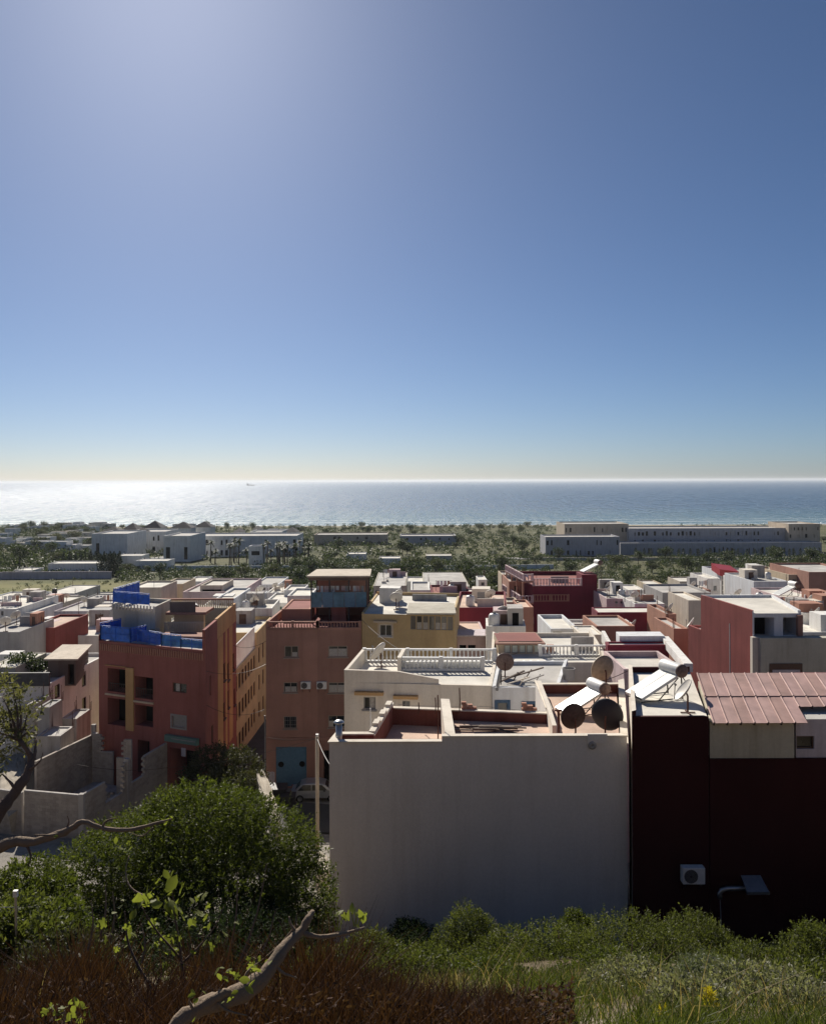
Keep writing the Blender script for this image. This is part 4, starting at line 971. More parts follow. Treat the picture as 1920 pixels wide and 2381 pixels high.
# mustard house
HB = Bld('house', 'mustard yellow house with glazed balcony right of the brown building', [(at(841, 1425, 68).x, 68.05), (at(1057, 1425, 67).x, 67), (at(1057, 1425, 67).x + 1.0, 78), (at(841, 1425, 68).x + .7, 79.5)], 23.4, zat(1427, 68), W_MUST, RF_WHITE, {0: 0, 1: .1, 2: .3, 3: .1})
HB.op(0, 882, 1452, 911, 1480, 'win', frame=FR_WHITE, n=1, hood=W_TAN, surround=W_TAN)
(u0, z1), (u1, z0) = HB.px(0, 953, 1432), HB.px(0, 1054, 1466)
k = 7
for i in range(k): HB.opu(0, lerp(u0, u1, i / k) + .03, lerp(u0, u1, (i + 1) / k) - .03, z0, z1, 'win', frame=FR_GREY, n=0, sill=False, pane=[flat('veranda_glass', (.12, .11, .10), rough=.2), GLASS][i % 2], curtain=(.1, .9, .45) if i % 3 else None)
HB.finish()
mb = MB(); a, b_ = at(945, 1426, 66.6), at(1060, 1426, 66.0); c_, d_ = at(1056, 1402, 71), at(950, 1402, 71.5)
mb.grid([a, b_, c_, d_] + [v - Vector((0, 0, .12)) for v in (a, b_, c_, d_)], [(0, 1, 2, 3), (7, 6, 5, 4), (0, 4, 5, 1), (1, 5, 6, 2), (2, 6, 7, 3), (3, 7, 4, 0)]); mb.build('veranda_roof', W_OLIVE, HB.root)
HB.block('stair_house', [(at(895, 1390, 74).x, 74), (at(925, 1390, 74).x, 74), (at(925, 1390, 74).x, 76), (at(895, 1390, 74).x, 76)], HB.zr, zat(1394, 74), W_WHITE)

for i, (a, b_, sg, lab) in enumerate([(at(476, 1560, 62.2), at(618, 1545, 68), .5, 'dark cable spanning the street high between red and brown facades'), (at(540, 1500, 74), at(620, 1490, 68.2), .4, 'dark cable further down the street at roof height'), (at(480, 1640, 62.3), at(615, 1650, 68), .6, 'dark cable spanning the street at first floor height'),
        (at(840, 1440, 67.9), at(1010, 1545, 49), .5, 'cable from the mustard house to the balustrade terrace'), (at(1300, 1590, 43), at(1460, 1560, 38), .3, 'cable from the grey roof to the wall beside the solar heater'), (at(1150, 1530, 51), at(1290, 1470, 66), .4, 'cable above the tarpaulin roof')]):
    wire([a, b_], .018, lab, DMETAL, sg)
# ================================================================== middle distance, centre and right
CLUT = []
def S_(lab, *a, clut=True, **k):
    b = simple(lab, *a, **k).finish(); w = (b.P[1] - b.P[0]).length
    if clut and w > 3 and b.P[0].y < 158: clutter(b, 2 + int(w / 3), len(CLUT) + 500); CLUT.append(b)
    if clut and len(b.P) == 4 and len(CLUT) % 2: rebar(b, len(CLUT))
    return b
S_('pale green-grey hall with shallow roof beyond the mustard house', 868, 945, 1362, 150, 22, W_OLIVE, RF_GREY, .1, wins=[(872, 1372, 884, 1384), (905, 1370, 918, 1390, 'recess', dict(depth=.5))])
S_('second pale hall further right beyond the veranda', 985, 1092, 1364, 165, 26, W_OLIVE, RF_GREY, .1)
S_('white house with grey shutter block behind the veranda roof', 955, 1000, 1372, 105, 9, W_WHITE, RF_GREY, .25, wins=[(962, 1388, 972, 1394), (975, 1380, 986, 1392)])
S_('low burgundy house among the trees behind the veranda', 1004, 1095, 1384, 120, 12, W_BURG, RF_RED, .3)
S_('plain burgundy house right of the mustard veranda', 1057, 1178, 1413, 82, 12, W_BURG, RF_PINK, .35, skew=.1)
NB = simple('pink shop house with lilac awning below the burgundy house', 1057, 1130, 1478, 72, 7, W_PINK, RF_PINK, .1, wins=[(1068, 1500, 1084, 1514, 'recess', dict(depth=.5)), (1088, 1500, 1106, 1514, 'recess', dict(depth=.5))]).finish()
mb = MB(); a, b_, c_, d_ = at(1056, 1478, 71.5), at(1128, 1478, 71.5), at(1128, 1463, 75), at(1056, 1463, 75); mb.grid([a, b_, c_, d_] + [v - Vector((0, 0, .1)) for v in (a, b_, c_, d_)], [(0, 1, 2, 3), (7, 6, 5, 4), (0, 4, 5, 1), (1, 5, 6, 2), (2, 6, 7, 3), (3, 7, 4, 0)]); mb.build('awning', W_LILAC, NB.root)
S_('rough white roof slab beside the pink shop house', 1130, 1222, 1456, 68, 4, W_WHITE, RF_WHITE, .15, skew=.08)
# burgundy tower house with tiered balconies on its left side
MT = Bld('apartment_house', 'tall burgundy house with stepped balconies left and roof balustrade', [(at(1239, 1340, 118).x, 118), (at(1388, 1340, 118).x, 118), (at(1388, 1340, 118).x + 1, 132), (at(1239, 1340, 118).x - 1.2, 132)], 20.5, zat(1364, 118), W_BURG, RF_RED, {0: 0, 1: .6, 2: .6, 3: 0})
MT.finish()
zr = MT.zr
x0, x1 = MT.P[0].x, MT.P[1].x
MT.block('wall', [(lerp(x0, x1, .76), 118.05), (x1 - .02, 118.05), (x1 - .02, 122), (lerp(x0, x1, .76), 122)], zr, zat(1338, 118), W_BURG)
for (z, h, u1_) in ((zr + .02, 1.1, .75), (zr - 2.2, 1.0, .55)):
    mb = MB(); balustrade(mb, (x0, 117.9), (lerp(x0, x1, u1_), 117.9), z, h, .42, .09, 2.2); mb.build('balustrade', W_PINK if z > zr else W_TERRA, MT.root)['kind'] = 'stuff'
for k in range(3):
    z = zr + .8 - k * 3.1; xa = x0 - 1.4 - .5 * k
    MT.slab('balcony_slab', [(xa, 117.2), (x0 - .02, 117.6), (x0 - 1.0, 131), (xa - 1.2, 131)], z - .25, z, W_TERRA)
    mb = MB(); balustrade(mb, (xa, 117.3), (xa - 1.1, 130.5), z, 1.0, .42, .09, 2.4); balustrade(mb, (xa, 117.3), (x0 - .1, 117.7), z, 1.0, .42, .09, 2.4); mb.build('balustrade', W_PINK, MT.root)['kind'] = 'stuff'
    mb = MB()
    for y in (118, 122, 126, 130): mb = MB(); mb.bar((xa - (y - 117.3) * .083, y, z - 3.1), (xa - (y - 117.3) * .083, y, z - .25), .25, .25); mb.build('post', W_TERRA, MT.root)
p = at(1355, 1335, 121); solar_heater('solar_water_heater', 'solar panel with painted sky sheen on the roof of the tall burgundy house', (p.x - .4, 120, zat(1338, 118)), R(10), 1.3)
S_('rough brown unfinished house left of the burgundy balconies', 1183, 1237, 1352, 124, 9, W_TERRA, RF_GREY, .2, wins=[(1196, 1362, 1206, 1376, 'recess', dict(depth=.5)), (1214, 1362, 1226, 1376, 'recess', dict(depth=.5))])
S_('pale ochre ruin wall left of the unfinished brown house', 1166, 1192, 1336, 140, 6, W_TAN, RF_GREY, .3)
S_('narrow cream house with steps in front of the brown one', 1178, 1206, 1400, 100, 4, W_TAN, RF_GREY, .3, wins=[(1184, 1408, 1192, 1422), (1198, 1408, 1206, 1422)])
S_('brown stair wall with pale rail in front of the burgundy house', 1206, 1240, 1412, 95, 6, W_TERRA, RF_PINK, .25, clut=False)
S_('white thin watch hut among the trees left of the dark cypress', 1112, 1132, 1348, 150, 6, W_WHITE, RF_WHITE, .2, wins=[(1118, 1354, 1126, 1362)])
# right of the tower
S_('white house with low roof right of the tall burgundy house', 1390, 1460, 1376, 130, 4, W_WHITE, RF_WHITE, .25, wins=[(1394, 1388, 1404, 1400), (1430, 1392, 1450, 1400)])
S_('pinkish white cottage with small windows near the burgundy wall', 1410, 1482, 1392, 110, 10, W_PINK, RF_GREY, .3, wins=[(1430, 1398, 1436, 1404), (1442, 1398, 1448, 1404), (1466, 1396, 1478, 1406)])
S_('long burgundy wall with white top beyond the terracotta block', 1388, 1547, 1424, 96, 4, W_BURG, RF_WHITE, .12, skew=.05, clut=False)
S_('unplastered orange brick house beside the tall red wall', 1547, 1572, 1428, 88, 7, W_TERRA, RF_GREY, .3)
S_('lower brick step house against the tall red wall', 1566, 1600, 1462, 72, 6, W_TERRA, RF_GREY, .2)
S_('broad dark brown house in shade behind the tall red wall', 1540, 1652, 1378, 118, 10, W_GREY, RF_GREY, .3, clut=False, wins=[(1590, 1402, 1625, 1420, 'recess', dict(depth=.4))])
S_('long dull brown wall on the right of the tree belt', 1585, 1652, 1372, 135, 8, W_BROWN, RF_GREY, .2)
S_('white low houses row left of the brown wall', 1475, 1545, 1404, 104, 9, W_WHITE, RF_GREY, .25, wins=[(1482, 1412, 1492, 1420), (1510, 1412, 1520, 1420)])
# tall red wall house
zK = zat(1420, 58, 1748)
KH = Bld('apartment_house', 'tall house with long faded red side wall and white roof', [(24.05, 58), (at(1862, 1430, 58).x, 58), (at(1862, 1430, 58).x + 1.5, 66), (23.2, 66)], 24, zK - .2, W_COOL, RF_WHITE, {0: .0, 1: .2, 2: .2, 3: .2}, edge_mats={3: W_KRED})
KH.op(0, 1753, 1436, 1800, 1484, 'recess', depth=1.6); KH.op(0, 1820, 1436, 1858, 1478, 'recess', depth=2.2, lit=True)
KH.finish()
KH.block('wall', [(at(1768, 1490, 57.2).x, 57.2), (at(1980, 1490, 57.2).x, 57.2), (at(1980, 1490, 57.2).x, 57.93), (at(1768, 1490, 57.2).x, 57.93)], 24, zat(1487, 57.2), W_OLIVE)
mb = MB(); a, b_ = at(1790, 1544, 57.1), at(1866, 1600, 57.1); mb.prism([(a.x, 57.13), (b_.x, 57.13), (b_.x, 57.195), (a.x, 57.195)], b_.z, a.z, True, True); mb.build('shutter', FR_BROWN, KH.root)
mb = MB(); a, b_ = at(1796, 1558, 57.1), at(1860, 1600, 57.1); mb.prism([(a.x, 57.10), (b_.x, 57.10), (b_.x, 57.128), (a.x, 57.128)], b_.z, a.z, True, True); mb.build('shutter_panel', W_LILAC, KH.root)
mb = MB(); a = at(1855, 1437, 58.1); mb.bar((a.x, 57.9, zat(1487, 57)), (a.x, 57.9, zK - .3), .35, .35); mb.build('post', W_BROWN2, KH.root)
KH.block('wall', [(at(1749, 1500, 57.6).x, 57.6), (at(1767, 1500, 57.6).x, 57.6), (at(1767, 1500, 57.6).x, 57.98), (at(1749, 1500, 57.6).x, 57.98)], 24, zat(1485, 57.6), W_CREAM)
b = Bld('house', 'lower faded red side annex left of the tall red wall', [(23.2, 66.06), (28, 66.06), (28, 68.3), (22.95, 68.3)], 24, zat(1468, 67), W_KRED, RF_GREY, .2); b.finish()
wire([at(1696, 1450, 59), at(1697, 1572, 57.5)], .04, 'pale drain pipe running down the tall red wall', FR_GREY, name='drain_pipe', cat='pipe')
# buildings at the right edge
S_('white low roofs with grey water tanks right of the tall red wall', 1862, 1990, 1470, 66, 8, W_WHITE, RF_WHITE, .2, wins=[(1870, 1478, 1915, 1484, 'recess', dict(depth=.3))])
S_('white roof strip with burgundy edge behind the post', 1815, 1960, 1452, 76, 8, W_BURG, RF_WHITE, .1)
S_('cool white block at the right edge above the shade roof', 1898, 1990, 1430, 88, 10, W_COOL, RF_WHITE, .2)
SB = simple('glazed blue-grey office with red canopy among white houses', 1676, 1714, 1330, 150, 10, W_COOL, RF_GREY, .3)
for i in range(4): SB.op(0, 1679, 1338 + i * 12, 1711, 1348 + i * 12, 'win', frame=FR_GREY, n=2, sill=False, pane=flat('office_glass', (.03, .05, .07), rough=.1))
SB.finish(); mb = MB(); a, b_ = at(1672, 1326, 149), at(1717, 1332, 149); mb.grid([(a.x, 148.8, a.z - 1), (b_.x, 148.8, b_.z - 1), (b_.x, 148.8, b_.z + .2), (a.x, 148.8, a.z + .2), (a.x, 153, a.z - .4), (b_.x, 153, b_.z - .4), (b_.x, 153, b_.z + .9), (a.x, 153, a.z + .9)], [(0, 1, 2, 3), (3, 2, 6, 7), (1, 5, 6, 2), (0, 3, 7, 4), (4, 7, 6, 5), (0, 4, 5, 1)]); mb.build('canopy', flat('red_canopy', (.35, .03, .04), rough=.5), SB.root)
S_('white house left of the glazed office', 1644, 1674, 1345, 145, 9, W_WHITE, RF_WHITE, .3, wins=[(1658, 1362, 1666, 1374)])
S_('white house right of the glazed office with dark doorway', 1728, 1756, 1352, 138, 9, W_WHITE, RF_WHITE, .25, wins=[(1736, 1369, 1745, 1382)])
S_('long grey-white flat house with two square dark windows', 1752, 1834, 1352, 128, 12, W_COOL, RF_GREY, .25, wins=[(1781, 1375, 1792, 1387), (1812, 1375, 1824, 1386)])
S_('pale ochre house with a dark square upper window', 1833, 1861, 1336, 132, 12, W_TAN, RF_GREY, .3, wins=[(1842, 1347, 1851, 1356), (1842, 1374, 1851, 1384)])
S_('brown-grey house with roof openings behind the flat grey house', 1735, 1833, 1334, 150, 10, W_GREY, RF_GREY, .3, wins=[(1770, 1339, 1774, 1350), (1800, 1339, 1806, 1349), (1816, 1341, 1823, 1350)])
UB = simple('big brown building with stepped shadow wall at the right edge', 1880, 2010, 1330, 128, 14, W_BROWN, RF_GREY, .3); UB.finish()
VB = simple('pinkish house with bright double window near the right edge', 1814, 1903, 1388, 104, 9, W_PINK, RF_WHITE, .25, wins=[(1848, 1394, 1866, 1405, 'win', dict(pane=PANE_L, n=1)), (1848, 1407, 1858, 1414)]); VB.finish()
p = at(1830, 1386, 106); solar_heater('solar_water_heater', 'white solar heater on the pinkish house near the right edge', (p.x - 1.5, 106, VB.zr), R(8), 1.3)
S_('low terracotta roof strip at the far right above the sheds', 1890, 1990, 1412, 96, 8, W_TERRA, RF_RED, .2)
p = at(1905, 1405, 97); solar_heater('solar_water_heater', 'white solar heater at the far right edge over terracotta roof', (p.x - .6, 97, zat(1412, 96)), R(8), 1.3)
for i, (xl, xr, y, d, m, lab) in enumerate([(1730, 1812, 1404, 100, W_WHITE, 'white low shed in the gap below the flat grey house'), (1765, 1830, 1420, 84, W_COOL, 'pale grey shed beside the pinkish house'),
        (1830, 1905, 1440, 80, W_PINK, 'pink parapet roof below the bright double window'), (1600, 1640, 1396, 100, W_BEIGE, 'beige hut in front of the broad dark house')]): S_(lab, xl, xr, y, d, 8, m, RF_WHITE, .2)

# ================================================================== left side houses
S_('grey house with flat pale roof standing at the field edge', 104, 174, 1380, 172, 14, W_GREY, RF_WHITE, .15, wins=[(128, 1386, 136, 1392, 'recess', dict(depth=.4))])
S_('low house with dark roof edge at the far left', -40, 104, 1394, 168, 12, W_COOL, RF_WHITE, .2)
S_('bright white flat roof at the left edge', -40, 106, 1410, 140, 14, W_LILAC, RF_WHITE, .1, wins=[(18, 1414, 60, 1424, 'recess', dict(depth=.3))])
S_('white house with a narrow window at the left edge', -60, 38, 1416, 118, 14, W_WHITE, RF_WHITE, .3, wins=[(2, 1421, 8, 1432), (-20, 1421, -14, 1432)])
S_('white gabled wall left of the plain beige box', 36, 78, 1424, 120, 10, W_WHITE, RF_GREY, .2)
S_('plain beige-grey box house left of the long lilac wall', 76, 127, 1410, 132, 12, W_OLIVE, RF_WHITE, .2)
S_('long plain lilac-grey house wall in the left middle distance', 125, 262, 1421, 122, 12, W_LILAC, RF_GREY, .25)
S_('low cluttered grey roof behind the lilac wall', 170, 262, 1400, 160, 12, W_GREY, RF_GREY, .2, wins=[(226, 1406, 238, 1412, 'recess', dict(depth=.3))])
S_('cream white house with bright parapet left of the red building', 127, 240, 1478, 94, 12, W_WHITE, RF_WHITE, .3)
S_('white terrace with a sloping parapet behind the cream house', 126, 240, 1455, 108, 9, W_COOL, RF_WHITE, .2)
b = simple('terracotta red house with white end strip on the left', 55, 128, 1460, 88, 9, W_KRED, RF_PINK, .25); b.finish()
b.block('wall', [(b.P[0].x - .9, 87.95), (b.P[0].x - .02, 87.95), (b.P[0].x - .02, 96), (b.P[0].x - .9, 96)], 21, b.zr + .2, W_WHITE)
b.block('stair_house', [(at(84, 1440, 92).x, 92), (at(118, 1440, 92).x, 92), (at(118, 1440, 92).x, 95), (at(84, 1440, 92).x, 95)], b.zr, zat(1447, 92), W_PINK)
S_('dark weathered shed wall behind the branches on the left', -40, 44, 1470, 82, 8, W_GREY, RF_GREY, .2)
L8 = Bld('house', 'white two-storey house with dark grey parapet on the left', [(-40, 70), (at(113, 1590, 70).x, 70), (at(113, 1590, 70).x + .5, 82), (-40, 82)], 24, zat(1592, 70), plaster('plaster_bright_white', (.86, .84, .81), streak=.12), RF_GREY, {0: .0, 1: .15, 2: .3, 3: 0})
for z in (zat(1625, 71), zat(1690, 71)): L8.opu(1, 1.1, 2.1, z, z + 1.2, 'win', frame=FR_BROWN, n=0, sill=False); L8.opu(1, 6.4, 7.3, z - .3, z + 1.1, 'win', frame=FR_BROWN, n=0, sill=False)
L8.finish()
mb = MB(); a, b_ = L8.P[0], L8.P[1]; mb.prism([(a.x, 69.85), (b_.x + .1, 69.85), (b_.x + .1, 70.1), (a.x, 70.1)], L8.zr + .004, zat(1561, 70), True, True); mb.build('parapet', flat('dark_grey_sheet', (.07, .07, .08), rough=.7, var=.25, scale=2), L8.root)
CB = Bld('roof_cabin', 'brown board cabin with cream flat lid on the white house roof', [(at(112, 1590, 73).x, 73), (at(176, 1590, 73).x, 73), (at(205, 1570, 79).x, 79), (at(150, 1570, 79).x, 79)], zat(1592, 73), zat(1532, 73), WOOD, RF_WHITE, 0, cat='roof cabin')
CB.op(0, 158, 1545, 172, 1592, 'recess', depth=.4); CB.finish()
mb = MB(); mb.prism([(p_.x + (.3 if i in (1, 2) else -.3), p_.y + (.25 if i > 1 else -.25)) for i, p_ in enumerate(CB.P)], CB.zr + .005, CB.zr + .14, True, True); mb.build('lid', W_BEIGE, CB.root)
for k in range(7):
    z = lerp(CB.z0 + .2, CB.zr - .1, k / 6)
    mb = MB(); p_, d_, n_, L_ = CB.frame(1); mb.bar(CB.pt(1, .02, z, .02), CB.pt(1, L_ - .02, z, .02), .03, .26); mb.build('board', WOOD, CB.root)
b = simple('small dark flat roof beside the plants at the left edge', -30, 36, 1552, 71, 6, W_OLIVE, RF_WHITE, .05); b.finish()
S_('pale cream tall wall between the white house and the red building', 168, 236, 1585, 84, 8, W_CREAM, RF_WHITE, .2)
S_('white slim house with balcony post behind the board cabin', 140, 176, 1600, 77, 5, W_WHITE, RF_GREY, .2, wins=[(150, 1625, 160, 1648)])

# ---- far fillers of the town, each a house of its own
FILL = [(620, 665, 1378, 135, 'WHITE', 'white box house under the left trees of the belt'), (548, 600, 1392, 128, 'COOL', 'cool white house at the far end of the street'), (430, 470, 1352, 170, 'WHITE', 'small white house on the field edge behind the tan tower'),
        (180, 262, 1388, 200, 'GREY', 'grey barn with pale roof at the field edge'), (262, 300, 1384, 150, 'OLIVE', 'olive hut left of the plain beige tower'), (945, 985, 1352, 180, 'COOL', 'grey cottage half hidden between the pale halls'),
        (1090, 1115, 1385, 130, 'PINK', 'pink cottage at the foot of the dark cypress'), (1462, 1500, 1372, 170, 'WHITE', 'white wall piece in the scrub on the right'), (1505, 1545, 1360, 185, 'TAN', 'tan walled plot in the scrub on the right'), (1580, 1630, 1352, 190, 'BEIGE', 'beige walled plot right of the tan one'),
        (1130, 1160, 1420, 100, 'PINK', 'pink roof stub right of the plain burgundy house')]
for (xl, xr, y, d, m, lab) in FILL: S_(lab, xl, xr, y, d, 9, globals()['W_' + m], RF_WHITE, .25)

# ================================================================== block-wall ruin on the left
BLK = [plaster('block_a', (.42, .37, .32), var=.18, streak=.15, bstr=.8), plaster('block_b', (.38, .335, .29), var=.18, streak=.15, bstr=.8), plaster('block_c', (.46, .405, .35), var=.18, streak=.15, bstr=.8)]
RU = thing('block_ruin', 'roofless unfinished shell of grey concrete block walls', 'ruin', (-23, 60, 25.4))
nblk = [0]; rest = MB()
bme = {}
def blk_mesh(L, k):
    key = (round(L, 2), k)
    if key not in bme:
        m = MB(); m.box((0, 0, 0), (L, .2, .19)); me = bpy.data.meshes.new('brick'); me.from_pydata(m.v, [], m.f); me.materials.append(BLK[k]); me.update(); bme[key] = me
    return bme[key]
def blockwall(p, q, z0, ztop, label_core=True, stop=None):
    """ztop: function of u (metres along) giving the top of the wall there"""
    p, q = Vector(p), Vector(q); d = (q - p); L = d.length; d /= L; yaw = math.atan2(d.y, d.x); nrm = Vector((d.y, -d.x))
    core = MB(); n = max(1, int(L / .4))
    for i in range(n):       # mortar core, set back behind the block faces
        u0, u1 = L * i / n, L * (i + 1) / n; zt = min(ztop(u0 + .01), ztop(u1 - .01)) - .02
        a, b = p + d * u0, p + d * u1
        core.prism([(v.x, v.y) for v in (a + nrm * .09, b + nrm * .09, b - nrm * .09, a - nrm * .09)], z0, zt)
    core.build('mortar', W_CONC, RU)
    rows_ = int((max(ztop(.01), ztop(L / 2), ztop(L - .01)) - z0) / .2) + 1
    for r in range(rows_):
        z = z0 + .1 + r * .2; u = -.2 if r % 2 else 0.0
        while u < L - .05:
            ua, ub = max(u, 0), min(u + .4, L); um = (ua + ub) / 2
            if ub - ua > .06 and z + .1 <= ztop(um) + .06:
                c = p + d * um; col = RNG.randrange(3); Lb = ub - ua - .014
                if nblk[0] < 300 and z > 27.4:
                    o = bpy.data.objects.new('brick', blk_mesh(Lb, col)); COL.objects.link(o); o.parent = RU
                    o.location = Vector((c.x, c.y, z)) - org(RU) + Vector((nrm.x, nrm.y, 0)) * RNG.uniform(-.006, .006); o.rotation_euler.z = yaw; nblk[0] += 1
                else:
                    rest.mi = col; rest.box((c.x, c.y, z), (Lb, .2, .185), yaw)
            u += .4
ZB = 25.2
def lin(a, b, L): return lambda u: lerp(a, b, u / L)
f0, f1 = Vector((-25.9, 54.4)), Vector((-21.75, 53.5)); e0, e1 = f1, Vector((-19.2, 63.6)); k0, k1 = Vector((-27.6, 59.6)), Vector((-25.9, 66.0))
Lr = (e1 - e0).length
blockwall(f0, f1, ZB, lambda u: 29.5)
def rtop(u):
    if u < 2.5: return 29.5
    if u < 4.6: return 28.0 + .0 * u
    if u < 5.5: return 30.1
    if u < 7.2: return 28.3
    return 29.7
blockwall(e0, e1, ZB, rtop)
blockwall(k0, k1, ZB, lambda u: 29.6)
blockwall(Vector((-29.4, 55.6)), f0 + Vector((-.2, .1)), ZB, lambda u: 29.3)
blockwall(Vector((-25.7, 65.4)), Vector((-23.9, 65.0)), ZB, lambda u: 29.9 if u < .9 else 28.5)
blockwall(Vector((-22.6, 62.2)), Vector((-21.4, 62.0)), ZB, lambda u: 30.4 if u > .6 else 29.0)
rest.build('brick_courses', BLK, RU)['kind'] = 'stuff'
mb = MB()
for (x, y, h) in ((e0.x + .25 * 5.0, e0.y + .97 * 5.0, 30.2), (-25.8, 65.9, 30.4), (-21.75, 53.5, 29.55)): mb = MB(); mb.prism([(x - .16, y - .16), (x + .16, y - .16), (x + .16, y + .16), (x - .16, y + .16)], ZB, h); mb.build('pillar', W_CONC, RU)
mb = MB(); mb.prism([(-25.8, 54.7), (-21.9, 53.8), (-19.5, 63), (-25.6, 65.2), (-27.3, 59.8)], 24.8, 26.0); mb.build('floor', W_CONC, RU)
for i in range(9):      # heap of loose blocks inside
    x, y = -22.9 + .3 * (i % 3), 60.6 + .25 * (i // 3); mb = MB(); mb.box((x, y, 26.1 + .19 * (i % 4)), (.4, .2, .19), .4 * i)
    tag(mb.build('block', BLK[i % 3]), 'loose concrete block on the heap inside the ruin', 'block', 'loose blocks heaped in the ruin')
# neighbouring block huts further left
for (x0, x1, y, d, dep, m, lab) in ((60, 78, 1640, 66, 3, W_CONC, 'narrow concrete pillar wall left of the white house windows'), (88, 115, 1645, 65, 2.4, W_GREY, 'grey slab hut in front of the white house'), (140, 178, 1672, 68, 3, W_CONC, 'grey block shed with bright top edge beside the ruin'), (30, 76, 1650, 69, 3, W_GREY, 'dark grey lean-to behind the olive branches'), (84, 140, 1712, 63, 2.5, W_CONC, 'stepped low concrete wall at the foot of the white house')):
    S_(lab, x0, x1, y, d, dep, m, RF_GREY, .1, name='shed')

# ================================================================== street things
pb = at(738, 1942, 43); zt = zat(1712, 43)
t = thing('utility_pole', 'pale slim utility pole standing before the blue gate', 'utility pole', (pb.x, 43, g(pb.x, 43) - .2))
mb = MB(); mb.tube([(pb.x, 43, g(pb.x, 43) - .2), (pb.x, 43, zt)], [.12, .085], 10); mb.build('pole', W_TAN, t, True)
mb = MB(); mb.box((pb.x, 43, zt + .06), (.14, .14, .12)); mb.build('cap', WPAINT, t)
a = Vector((pb.x, 43, zt - .1)); wire([a, at(775, 1790, 32.5)], .018, 'twisted pale cable from the utility pole to the blank wall', FR_GREY, .15)
wire([a, at(392, 1785, 60), at(180, 1778, 56)], .012, 'thin dark cable crossing the street from the utility pole', DMETAL, .3)
wire([a, at(615, 1712, 68)], .012, 'thin cable from the utility pole to the brown facade', DMETAL, .2)
post((at(616, 1780, 67.5).x, 67.5, 24.4), 6.2, .06, 'thin grey pipe at the left corner of the brown facade', FR_GREY, 'pipe', 'drain_pipe')

def car(label, loc, yaw):
    t = thing('parked_car', label, 'car', (0, 0, 0))
    L, Wd = 3.9, 1.66
    prof = [(-1.95, .35), (-1.97, .62), (-1.9, .86), (-1.55, .93), (-1.2, 1.3), (-.8, 1.44), (.3, 1.45), (.75, 1.32), (1.15, .98), (1.6, .88), (1.9, .74), (1.97, .5), (1.93, .32)]
    mb = MB(); pts = []; n = len(prof)
    for (y, sc) in ((-Wd / 2, .0), (-Wd / 2 + .06, 1), (Wd / 2 - .06, 1), (Wd / 2, .0)):
        for (x, z) in prof: inn = .16 * max(0, (z - .9) / .5); pts.append((x * (1 if sc else .985), y * (1 - inn), z if sc else z - (.03 if z > .5 else -.02)))
    fs = []
    for r in range(3):
        for i in range(n): fs.append((r * n + i, r * n + (i + 1) % n, (r + 1) * n + (i + 1) % n, (r + 1) * n + i))
    fs.append(tuple(range(n - 1, -1, -1))); fs.append(tuple(range(3 * n, 4 * n)))
    mb.grid(pts, fs); mb.build('body', flat('silver_paint', (.42, .43, .45), rough=.28, metal=.5, spec=.6), t, bevel=.02)
    for sgn in (-1, 1):
        for (xa, xb, xc, xd) in ((-1.38, -.34, -.34, -.98), (-.26, .95, .5, -.26)):
            mb = MB(); y0, y1 = sgn * (Wd / 2 + .004), sgn * (Wd / 2 * .87); mb.quad((xa, y0, .95), (xb, y0, .95), (xc, y1, 1.34), (xd, y1, 1.34)); mb.build('side_window', GLASS, t)
        for x in (-1.2, 1.25):
            mb = MB(); m3 = Matrix.Rotation(R(90), 3, 'X'); mb.lathe([(.19, .1), (.29, .1), (.31, .06), (.31, -.06), (.29, -.1), (.19, -.1)], 18, m3, (x, sgn * (Wd / 2 - .08), .31)); w = mb.build('wheel', flat('tyre', (.02, .02, .02), rough=.9), t)
            mb = MB(); mb.lathe([(.001, .07), (.07, .08), (.18, .105), (.19, .06)], 14, m3, (x, sgn * (Wd / 2 - .08) - (.0 if sgn < 0 else .0), .31)); mb.build('rim', METAL, w)
        mb = MB(); mb.box((1.9, sgn * .58, .68), (.1, .34, .15), sgn * -.2); mb.build('headlight', FR_WHITE, t)
        mb = MB(); mb.box((-1.93, sgn * .62, .78), (.08, .2, .24)); mb.build('tail_light', W_RED, t)
        mb = MB(); mb.box((.72, sgn * (Wd / 2 + .1), .98), (.12, .18, .12)); mb.build('mirror', DMETAL, t)
    mb = MB(); mb.quad((1.13, -.66, .985), (1.13, .66, .985), (.77, .6, 1.325), (.77, -.6, 1.325)); mb.build('windscreen', GLASS, t)
    mb = MB(); mb.quad((-1.57, .66, .955), (-1.57, -.66, .955), (-1.22, -.6, 1.295), (-1.22, .6, 1.295)); mb.build('rear_window', GLASS, t)
    t.location = loc; t.rotation_euler.z = yaw
p = at(735, 1838, 64.5); car('silver hatchback parked in shade below the brown building', (p.x, 64.5, g(p.x, 64.5) + .05), R(2))
def bin_(loc, label, s=1):
    t = thing('waste_bin', label, 'bin', loc); x, y, z = loc
    mb = MB(); pts = [(x + a * s, y + b * s, z + c * s) for c, k in ((.12, .42), (1.15, .55)) for a, b in ((-k, -k), (k, -k), (k, k), (-k, k))]; mb.grid(pts, MB.BF); mb.build('body', DISHK, t)
    mb = MB(); mb.prism([(x - .6 * s, y - .6 * s), (x + .6 * s, y - .6 * s), (x + .55 * s, y + .55 * s), (x - .55 * s, y + .55 * s)], z + 1.155 * s, z + 1.27 * s, True, True); mb.build('lid', DISHK, t)
    for a in (-.35, .35):
        mb = MB(); mb.lathe([(.02, -.04), (.11, -.04), (.11, .04), (.02, .04)], 10, Matrix.Rotation(R(90), 3, 'Y'), (x + a * s, y - .3 * s, z + .11)); mb.build('wheel', DMETAL, t)
